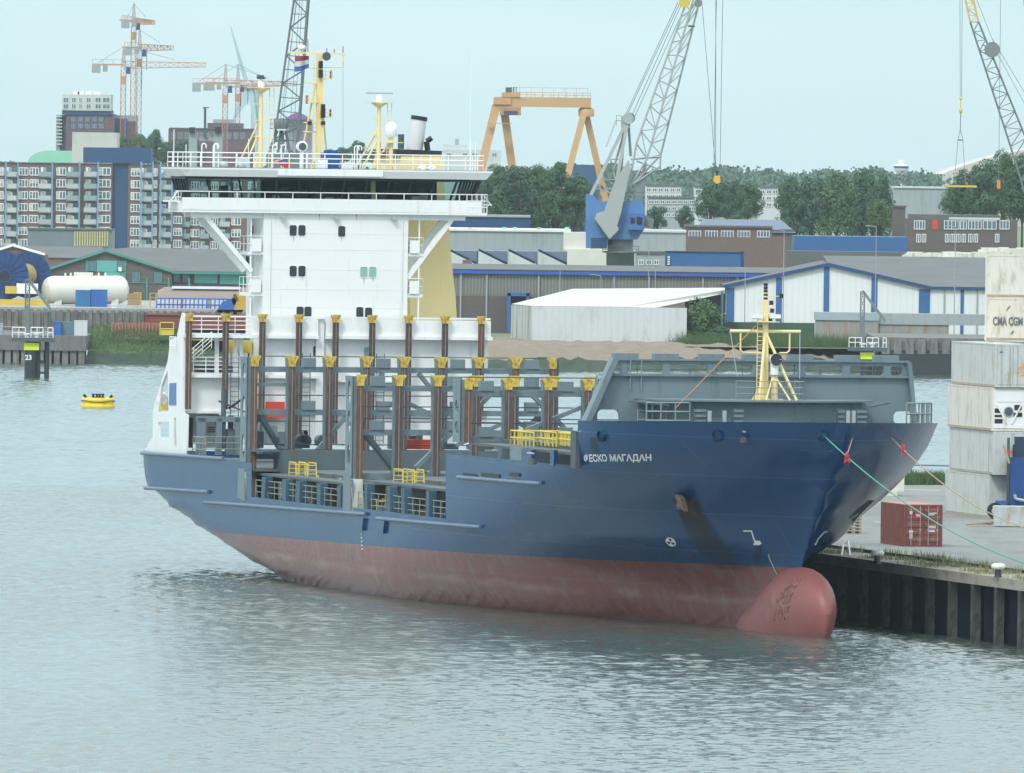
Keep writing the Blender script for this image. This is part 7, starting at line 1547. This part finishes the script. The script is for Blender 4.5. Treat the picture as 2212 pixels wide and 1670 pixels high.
# ================================================================ LEFT SHORE
t = bld('glazed_workshop', 'low grey glazed building with yellow window bars before the apartment block', 'building', 60, 243, 497, 2450, 15, mat('glazed_grey',(.16,.2,.23),.4,var=.2,vs=.3), roof=roofg)
m_ = MB(); Yw = 2450
for i in range(14): u = 162+i*5.4; m_.box(X(u,Yw)-.12,X(u,Yw)+.12,Yw-.3,Yw-.1,Z(532,Yw,u),Z(500,Yw,u),mat('bar_yellow',(.6,.55,.25),.6))
m_.box(X(160,Yw),X(235,Yw),Yw-.3,Yw-.15,Z(511,Yw,200),Z(510,Yw,200),mat('bar_yellow',(.6,.55,.25),.6)); m_.build('window_bars', t)
t = thing('pitched_shed', 'low grey roofed shed between the reels and the green trimmed warehouse', 'shed'); Y = 2000; bbox(MB(),-20,225,556,Y,12,brick).build('wall', t); MB().prism([(X(-20,Y),Y-.3,Z(557,Y,100)),(X(228,Y),Y-.3,Z(557,Y,100)),(X(215,Y),Y+14,Z(533,Y,100)),(X(-20,Y),Y+14,Z(533,Y,100))],(0,.2,0),roofg).build('roof', t)
t = thing('gabled_shed', 'brick shed with a cream verge at the left border behind the cable reels', 'shed'); Y = 1780
a_, b_, c_ = P(-60,558,Y), P(28,531,Y), P(97,551,Y); MB().prism([(a_.x,Y,2),(c_.x,Y,2),c_,b_,a_],(0,12,0),brick).build('wall', t); MB().bar(a_+Vector((0,-.3,.1)),b_+Vector((0,-.3,.1)),.4,.35,'white2').bar(b_+Vector((0,-.3,.1)),c_+Vector((0,-.3,.1)),.4,.35,'white2').build('verge', t)
# green-trimmed brick warehouse
t = thing('brick_warehouse', 'dark brick warehouse with green trim and a long grey roof', 'warehouse'); Y = 1740; grn = mat('trim_green',(.06,.25,.2),.6,var=.15,vs=.5)
a_, b_, c_ = P(96,585,Y), P(228,541,Y), P(372,583,Y); d_ = P(570,585,Y); c_.z = a_.z+.1
MB().prism([(a_.x,Y,6),(c_.x,Y,6),c_,b_,a_],(0,30,0),brickd).box(c_.x,d_.x,Y+1,Y+30,6,c_.z,brickd).build('wall', t)
m_ = MB(); m_.add([b_+Vector((0,-.5,.15)),c_+Vector((0,-.5,.1)),(d_.x,Y-.3,c_.z+.1),(d_.x,Y+32,b_.z),(b_.x+3,Y+32,b_.z+.3)],[(0,1,2,3,4)],roofg).add([b_+Vector((0,-.5,.15)),a_+Vector((0,-.5,.1)),(a_.x+3,Y+32,a_.z+.3),(b_.x+3,Y+32,b_.z+.3)],[(0,1,2,3)],roofg); m_.build('roof', t)
m_ = MB(); m_.bar(a_+Vector((-.2,-.4,0)),b_+Vector((0,-.4,0)),.35,.35,grn).bar(b_+Vector((0,-.4,0)),c_+Vector((.2,-.4,0)),.35,.35,grn).bar(c_+Vector((0,-.4,-.1)),Vector((d_.x,Y-.2,c_.z-.1)),.3,.3,grn).box(a_.x+6,c_.x,Y-.15,Y-.02,Z(611,Y,250),Z(609.5,Y,250),grn)
for u in (140,188,272,319,366,410): m_.box(X(u,Y)-.12,X(u,Y)+.12,Y-.2,Y-.03,6,Z(600 if u in(140,319,366,410) else 562,Y,u),grn)
m_.build('trim', t)
gw = mat('green_boards',(.1,.36,.32),.6,var=.1,vs=.3)
m_ = MB(); bbox(m_,209,252,563,Y-.1,.1,gw,v1=587); bbox(m_,228,272,588,Y-.1,.1,gw,v1=612); m_.build('boarded_panel', t); m_ = MB(); bbox(m_,420,470,586,Y+.8,.1,gw,v1=612); bbox(m_,475,530,586,Y+.8,.1,gw,v1=614); m_.build('boarded_panel', t)
for u in (287,334): win(t,u,u+15,589,610,Y,2,frame=grn)
for u in (376,396): win(t,u,u+12,590,608,Y+.9,2,frame=grn)
win(t,190,207,565,585,Y,2,frame=grn); win(t,253,270,565,585,Y,2,frame=grn)
MB().box(X(257,Y),X(264,Y),Y-.6,Y-.2,Z(586,Y,260),Z(577,Y,260),'white').build('wall_unit', t)
MB().box(X(243,Y),X(560,Y),Y+33,Y+40,8,Z(540,Y+33,400),wallw)
# quay equipment
QF = 7.0; Y = 1662
rbm = mat('reel_blue',(.012,.05,.17),.45,var=.25,vs=.8); rope_y = mat('cable_yellow',(.35,.28,.12),.7,var=.3,vs=3)
t = thing('cable_reel', 'big navy blue steel cable reel on a yellow base at the left border', 'reel')
for i, (u, v, dy) in enumerate(((10,596,0),(60,594,6))):
    c_ = P(u,v,Y+dy); R_ = 3.35 if i == 0 else 3.2; m_ = MB(); m_.lathe(c_,[(R_,-.15),(R_,.15)],rbm,40,axis='y')
    for k in range(20): a = 2*math.pi*k/20; m_.bar(c_+Vector((.9*math.cos(a),-.22,.9*math.sin(a))),c_+Vector((R_*math.cos(a),-.22,R_*math.sin(a))),.1,.16,rbm,up=(0,1,0))
    if i == 0: m_.lathe(c_,[(1.0,-.3),(1.0,-.1)],rbm,24,axis='y').lathe(c_,[(.75,-.34),(.75,-.1)],'black',20,axis='y')
    m_.build('flange', t)
c0_, c1_ = P(16,596,Y+.8), P(57,594,Y+5.6); m_ = MB().tube(c0_,c1_,1.5,rope_y,30)
for k in range(9): p = c0_.lerp(c1_,k/8); q_ = (c1_-c0_).normalized(); m_.tube(p-q_*.12,p+q_*.12,1.58,rope_y,30)
m_.build('wound_cable', t)
m_ = MB(); m_.box(X(-20,Y),X(103,Y),Y-1.5,Y+2,QF,Z(647,Y,50),mat('base_yellow',(.6,.42,.05),.6,var=.2)).box(X(14,Y),X(38,Y),Y-1.6,Y-.5,Z(648,Y),Z(632,Y),mat('base_yellow',(.6,.42,.05),.6)); m_.box(X(38,Y),X(84,Y),Y-1.4,Y-.2,Z(648,Y),Z(626,Y),'white').build('base', t)
t = thing('storage_tank', 'horizontal cream cylindrical tank on saddles on the far quay', 'tank'); Y = 1668; tk = mat('tank_cream',(.66,.66,.6),.5,var=.04,vs=.4)
c0_, c1_ = P(112,627,Y-1), P(256,626,Y+3); d_ = (c1_-c0_).normalized(); m_ = MB(); m_.tube(c0_,c1_,1.95,tk,32)
rings = [(1.95,0),(1.85,.45),(1.5,.9),(.9,1.2),(.02,1.35)]
for s_, cc in ((-1,c0_),(1,c1_)):
    for (r0,h0),(r1,h1) in zip(rings, rings[1:]): m_.tube(cc+d_*s_*h0, cc+d_*s_*h1, r0, tk, 32, r2=r1, cap=False)
m_.build('shell', t)
m_ = MB()
for f in (.05,.38,.66,.95): p = c0_.lerp(c1_,f); m_.tube(p-d_*.08,p+d_*.08,2.0,tk,32)
m_.build('stiffening_ring', t)
for f in (.1,.95): p = c0_.lerp(c1_,f); MB().box(p.x-.5,p.x+.5,p.y-1.5,p.y+1.5,QF,p.z-1.3,tk).build('saddle', t)
m_ = MB(); p = c0_.lerp(c1_,.47); m_.box(p.x-1.3,p.x+1.3,p.y-.4,p.y+.4,p.z+1.8,p.z+2.45,tk)
for f in (.2,.28,.35,.6,.7,.8): p = c0_.lerp(c1_,f); m_.tube(p+Vector((0,0,1.8)),p+Vector((0,0,2.4)),.14,tk,8)
m_.build('manhole', t)
def smallbox(name, label, cat, u0, u1, v0, Y, k, dep=2.4, z0=QF, rib=True):
    t = thing(name, label, cat); bbox(MB(),u0,u1,v0,Y,dep,k,z0=z0).build('body', t); m_ = MB(); x0, x1 = X(u0,Y,v0), X(u1,Y,v0); zt_ = Z(v0,Y,(u0+u1)/2)
    m_.box(x0-.03,x1+.03,Y-.04,Y+dep,zt_,zt_+.08,k)
    if rib:
        for i in range(int((x1-x0)/.5)): m_.box(x0+.5*i+.1,x0+.5*i+.3,Y-.05,Y,z0+.2,zt_-.1,k)
    m_.build('ribs', t); return t
cb1 = mat('container_blue',(.03,.15,.33),.6,var=.2,vs=.8); cb2 = mat('container_blue2',(.03,.12,.38),.6,var=.15,vs=.8)
smallbox('shipping_container','pale marked blue container in front of the cream tank, left one','container',163,195,628,1652,cb1); smallbox('shipping_container','plain brighter blue container in front of the cream tank, right one','container',195.5,231,627,1652.3,cb2)
t = thing('crate_stack','stack of wooden crates on the far quay right of the tank','crates'); Y = 1655
for k in range(5): bbox(MB(),275+(k%2),303-(k%3),635+5*k,Y,1.6,wd,v1=639.3+5*k).build('crate', t)
for u0, u1, v0, lb in ((290,304,632,'yellow steel rack behind the crates'),(324,350,633,'yellow steel rack by the curved roof hut')):
    t = thing('steel_rack', lb, 'rack'); Y = 1660; m_ = MB(); x0, x1, zt_ = X(u0,Y,640), X(u1,Y,640), Z(v0,Y,u0)
    for x in (x0,(x0+x1)/2,x1):
        for y_ in (Y,Y+1.2): m_.tube((x,y_,QF),(x,y_,zt_),.07,'yel2')
    m_.build('posts', t); m_ = MB()
    for z in (QF+.6,QF+1.3,zt_): m_.box(x0,x1,Y,Y+1.2,z-.05,z,'yel2')
    m_.build('shelf', t)
t = thing('double_bollard','pair of white quay bollards on the far quay','bollard')
for u in (113,119,244,249): p = P(u,662,1643); MB().lathe((p.x,1642,QF),[(.2,0),(.18,.3),(.28,.35),(.25,.5)],'white',10).build('post', t)
# curved roof hut
t = thing('curved_hut','half-round roofed hut with blue framed glazing on the far quay','building'); Y = 1648; x0, x1 = X(323,Y,660), X(560,Y,660); zb_ = Z(682,Y,400); R_ = Z(620,Y,400)-zb_; hm = mat('hut_brown',(.24,.19,.17),.7,var=.15,vs=.4)
def arcpts(x, r): return [(x, Y+4.6-4.6*math.cos(math.pi*j/18), zb_+r*math.sin(math.pi*j/18)) for j in range(19)]
vs = []
for i in range(9):
    s_ = 1 if i > 1 else (.86 if i == 0 else .97); xx = x0+(x1-x0)*i/8+(1.0 if i == 0 else 0); vs += arcpts(xx, R_*s_)
m_ = MB(); m_.add(vs, [(i*19+j,(i+1)*19+j,(i+1)*19+j+1,i*19+j+1) for i in range(8) for j in range(18)], hm, True); m_.add(vs[:19], [tuple(range(19))], hm); m_.build('roof', t)
m_ = MB(); gl2 = mat('hut_glass',(.35,.38,.42),.3,var=.2)
for ua, ub in ((340,392),(398,450),(455,500)):
    a0, a1 = X(ua,Y), X(ub,Y)
    for j in (1,2,3): t0, t1 = math.pi*(j)/18*.9, math.pi*(j+1)/18*.9; m_.add([(a0,Y+4.55-4.65*math.cos(t0),zb_+R_*1.01*math.sin(t0)),(a1,Y+4.55-4.65*math.cos(t0),zb_+R_*1.01*math.sin(t0)),(a1,Y+4.55-4.65*math.cos(t1),zb_+R_*1.01*math.sin(t1)),(a0,Y+4.55-4.65*math.cos(t1),zb_+R_*1.01*math.sin(t1))],[(0,1,2,3)],gl2)
m_.build('glazing', t); m_ = MB()
for ua in range(340,502,9):
    a0 = X(ua,Y); pts = [(a0,Y+4.5-4.7*math.cos(math.pi*j/18*.9),zb_+R_*1.02*math.sin(math.pi*j/18*.9)) for j in (1,2,3,4)]; m_.path(pts,.07,'bluep',4)
for j in (1,2.5,4): t0 = math.pi*j/18*.9; m_.tube((X(340,Y),Y+4.5-4.7*math.cos(t0),zb_+R_*1.02*math.sin(t0)),(X(500,Y),Y+4.5-4.7*math.cos(t0),zb_+R_*1.02*math.sin(t0)),.07,'bluep',4)
m_.build('glazing_frame', t)
m_ = MB(); m_.add([(X(372,Y),Y+2.2,zb_+R_*.93),(X(520,Y),Y+2.2,zb_+R_*.93),(X(520,Y),Y+3.6,zb_+R_*1.02),(X(372,Y),Y+3.6,zb_+R_*1.02)],[(0,1,2,3)],gl2); m_.build('rooflight', t)
Ye = 1640; t = thing('excavator','blue and yellow excavator arm beside the wing strut','excavator')
def pe_(u,v): return P(u,v,Ye)
MB().prism([pe_(463,680),(pe_(500,680)),pe_(512,648),pe_(505,643),pe_(480,652)],(0,1.5,0),mat('arm_blue',(.03,.12,.42),.5)).build('arm', t); MB().prism([pe_(500,650),pe_(505,634),pe_(534,638),pe_(536,656),pe_(516,684),pe_(494,684),pe_(508,664)],(0,1.2,0),mat('arm_yellow',(.5,.33,.05),.6)).tube(pe_(506,636),pe_(512,648),.22,'rusto',10).build('bucket', t)
t = thing('barge','dark red barge lying against the far quay','barge'); bbox(MB(),313,560,682,1636,5,mat('barge_red',(.2,.05,.04),.7,var=.2,vs=.5),v1=712).build('hull', t); bbox(MB(),313,560,680,1635.8,5.4,mat('barge_red',(.2,.05,.04),.7),v1=682.5).build('gunwale', t)
pk = mat('pile_pink',(.42,.17,.14),.8,var=.3,vs=1)
t = thing('sheet_pile_wall','faded red row of short sheet piles above the grass bank','wall')
m_ = MB()
for i in range(28): u = 243+i*3.7; m_.box(X(u,1630),X(u+2.6,1630),1630+(i%2)*.3,1631,2.5,Z(697+random.uniform(-1,2),1630,u),pk)
m_.build('piles', t)
p = P(360,724,1615); t = thing('yellow_cage','small yellow cage on the grass bank','cage',(p.x,1615,0)); zb_ = Z(724,1615,360); zt_ = Z(697,1615,360); m_ = MB()
for x in (-.9,.9):
    for y_ in (0,1.2): m_.tube((x,y_,zb_),(x,y_,zt_),.08,'yel2')
for z in (zt_,(zt_+zb_)/2): m_.tube((-.9,0,z),(.9,0,z),.07,'yel2').tube((-.9,1.2,z),(.9,1.2,z),.07,'yel2')
m_.build('frame', t); MB().box(-.8,.8,.05,1.1,zb_,zb_+.9,'yel2').build('bin', t)
# jetty
t = thing('jetty','concrete jetty deck on dark piles at the left','jetty'); Y = 1604
m_ = MB(); x0, x1 = X(-60,Y), X(188,Y); z1_, z0_ = Z(725,Y,90), Z(757,Y,90); m_.box(x0,x1,Y,1660,z0_,z1_,mat('jetty_concrete',(.15,.15,.145),.85,var=.3,vs=.4,dirt=(.07,.075,.07),dirt_amt=.4)); m_.build('deck', t)
for i in range(14): x = x0+(x1-x0)*(i+.5)/14; MB().box(x-.4,x+.4,Y+.3,Y+1.1,-1,z0_,stone).build('pile', t)
m_ = MB().box(x0,x1,Y+3,Y+3.3,-1,z0_,'greyd'); m_.build('back_wall', t)
smallbox('site_cabin','small blue cabin on the jetty, left of the white one','cabin',116,132,696,1607,cb2,z0=z1_); smallbox('site_cabin','grey blue cabin on the jetty','cabin',133,160,697,1608,mat('cabin_greyblue',(.12,.2,.25),.6),z0=z1_); smallbox('site_cabin','white faced cabin at the right end of the jetty','cabin',160.5,188,694,1607.5,wallw,z0=z1_,rib=False); smallbox('site_cabin','small pale blue cabinet at the left border of the jetty','cabin',-6,6,700,1606,gl2,z0=z1_)
tag(MB().rail([(X(-20,Y),Y+.3,z1_),(X(115,Y),Y+.3,z1_)],1.1,wallg,.05,1,1.6).build('railing'),'thin railing along the jetty edge','railing')
# dolphins
def dolphin(u0, u1, vt, vw, Yd, label, num):
    s_ = FPX/Yd; t = thing('mooring_dolphin', label, 'mooring post'); x0, x1 = X(u0,Yd,780), X(u0+(u1-u0)*.5,Yd,780); zt_ = Z(vt,Yd,u0); dkm = mat('dolphin_black',(.02,.03,.035),.6,var=.3)
    r_ = (x1-x0)/2; MB().lathe(((x0+x1)/2,Yd,0),[(r_,-2),(r_,zt_-.5)],dkm,20).build('main_pile', t)
    MB().box(x0-1.6,X(u1,Yd,780)+.6,Yd-1.4,Yd+2.6,zt_-.5,zt_,'greyd').build('platform', t)
    xr = X(u1,Yd,780)
    for x in (xr-1.4,xr-.3): MB().tube((x,Yd+.4,-2),(x,Yd+.4,zt_-.4),.32,dkm,10).build('fender_pile', t)
    MB().box(x1-.2,xr,Yd+.2,Yd+.6,1.8,2.2,dkm).box(x1-.2,xr,Yd+.2,Yd+.6,.5,.8,dkm).build('brace', t)
    ylm = mat('panel_lime',(.62,.75,.02),.6,var=.05); MB().box(x0-.05,x1+.3,Yd-r_-.1,Yd-r_-.02,zt_-1.55,zt_-.65,ylm).build('reflector_panel', t)
    if num: vs, fs = text_mesh(num, 1.0, 0); MB().add([((x0+x1)/2-.25+v.x*.85, Yd-r_-.06, zt_-2.5+v.y*.85) for v in vs], fs, wmk).build('number', t)
    m_ = MB(); wr_ = 'white2'; m_.rail([(x0-1.5,Yd-1.2,zt_),(x0+.1,Yd-1.2,zt_)],1.25,wr_,.05,1,.8,5).rail([(x0+.8,Yd-1.2,zt_),(x0+2.3,Yd-1.2,zt_)],1.25,wr_,.05,1,.8,5).rail([(x0+2.9,Yd-1.2,zt_),(xr+.5,Yd-1.2,zt_)],1.25,wr_,.05,1,.7,5); m_.build('railing', t)
    m_ = MB(); xm_ = (x0+x1)/2-.5; zc_ = zt_+4.6; gk = hgd; m_.lattice((xm_,Yd,zt_),(xm_,Yd,zt_+7.2),.5,.5,7,.08,gk,up=(0,1,0),rb=.05).bar((xm_,Yd,zt_),(xm_,Yd,zt_+4),.5,.5,gk).bar((xm_,Yd,zt_+7.3),(xm_+3.0,Yd,zt_+3.4),.35,.4,gk,up=(0,1,0)).bar((xm_-.5,Yd,zt_+3.2),(xm_+3,Yd,zt_+3.3),.3,.15,gk); m_.build('fender_crane', t)
    for x in (x0+.3,x0+1.5): MB().lathe((x,Yd-.6,zt_),[(.3,0),(.25,.25),(.45,.35),(.4,.55)],'white',10).build('bollard', t)
dolphin(53,106,729,817,1494,'black steel mooring dolphin numbered 23 with a small jib, at the left','23')
t = None
dolphin(1858,1905,750,822,1560,'black mooring dolphin with a lime reflector panel behind the breakwater','')
# buoy
p = G(212, 879, 0); t = thing('mooring_buoy','yellow drum mooring buoy with black fittings floating at the left','buoy',(p.x,p.y,0))
MB().lathe((0,0,-.3),[(1.7,0),(1.82,.15),(1.82,.55),(1.7,.7),(1.7,.78),(1.82,.9),(1.82,1.15),(1.7,1.3)],mat('buoy_yellow',(.72,.55,.02),.5,var=.12,vs=2.,dirt=(.4,.3,.05),dirt_amt=.3),32).build('drum', t)
m_ = MB()
for a in (-.55,-.15,.15,.5): m_.lathe((a,0,1.0),[(.14,0),(.12,.3),(.2,.36),(.18,.45)],'black',10)
m_.bar((-1.3,-.2,1.0),(-1.6,-.2,1.35),.2,.3,'black').bar((1.3,-.2,1.0),(1.55,-.2,1.3),.2,.3,'black').box(-.7,.7,-.4,.4,1.0,1.12,'black'); m_.build('mooring_hooks', t)
m_ = MB()
for i in range(24): a = 2*math.pi*i/24; b2 = a+2*math.pi/24; m_.tube((1.86*math.cos(a),1.86*math.sin(a),.62-.1*math.sin(3*a)),(1.86*math.cos(b2),1.86*math.sin(b2),.62-.1*math.sin(3*b2)),.04,'black',4)
m_.build('grab_rope', t)
# --- haze
hm_ = bpy.data.materials.new('haze'); hm_.use_nodes = True; n = hm_.node_tree; n.nodes.clear(); o_ = n.nodes.new('ShaderNodeOutputMaterial'); pv = n.nodes.new('ShaderNodeVolumePrincipled')
pv.inputs['Color'].default_value = (.8,.93,1.,1); pv.inputs['Density'].default_value = .000036; pv.inputs['Anisotropy'].default_value = 0
n.links.new(pv.outputs[0], o_.inputs['Volume'])
hz_ = MB().box(-3500,3500,-300,7000,-3.5,170,'white').build('haze', kind='stuff'); hz_.data.materials.clear(); hz_.data.materials.append(hm_)
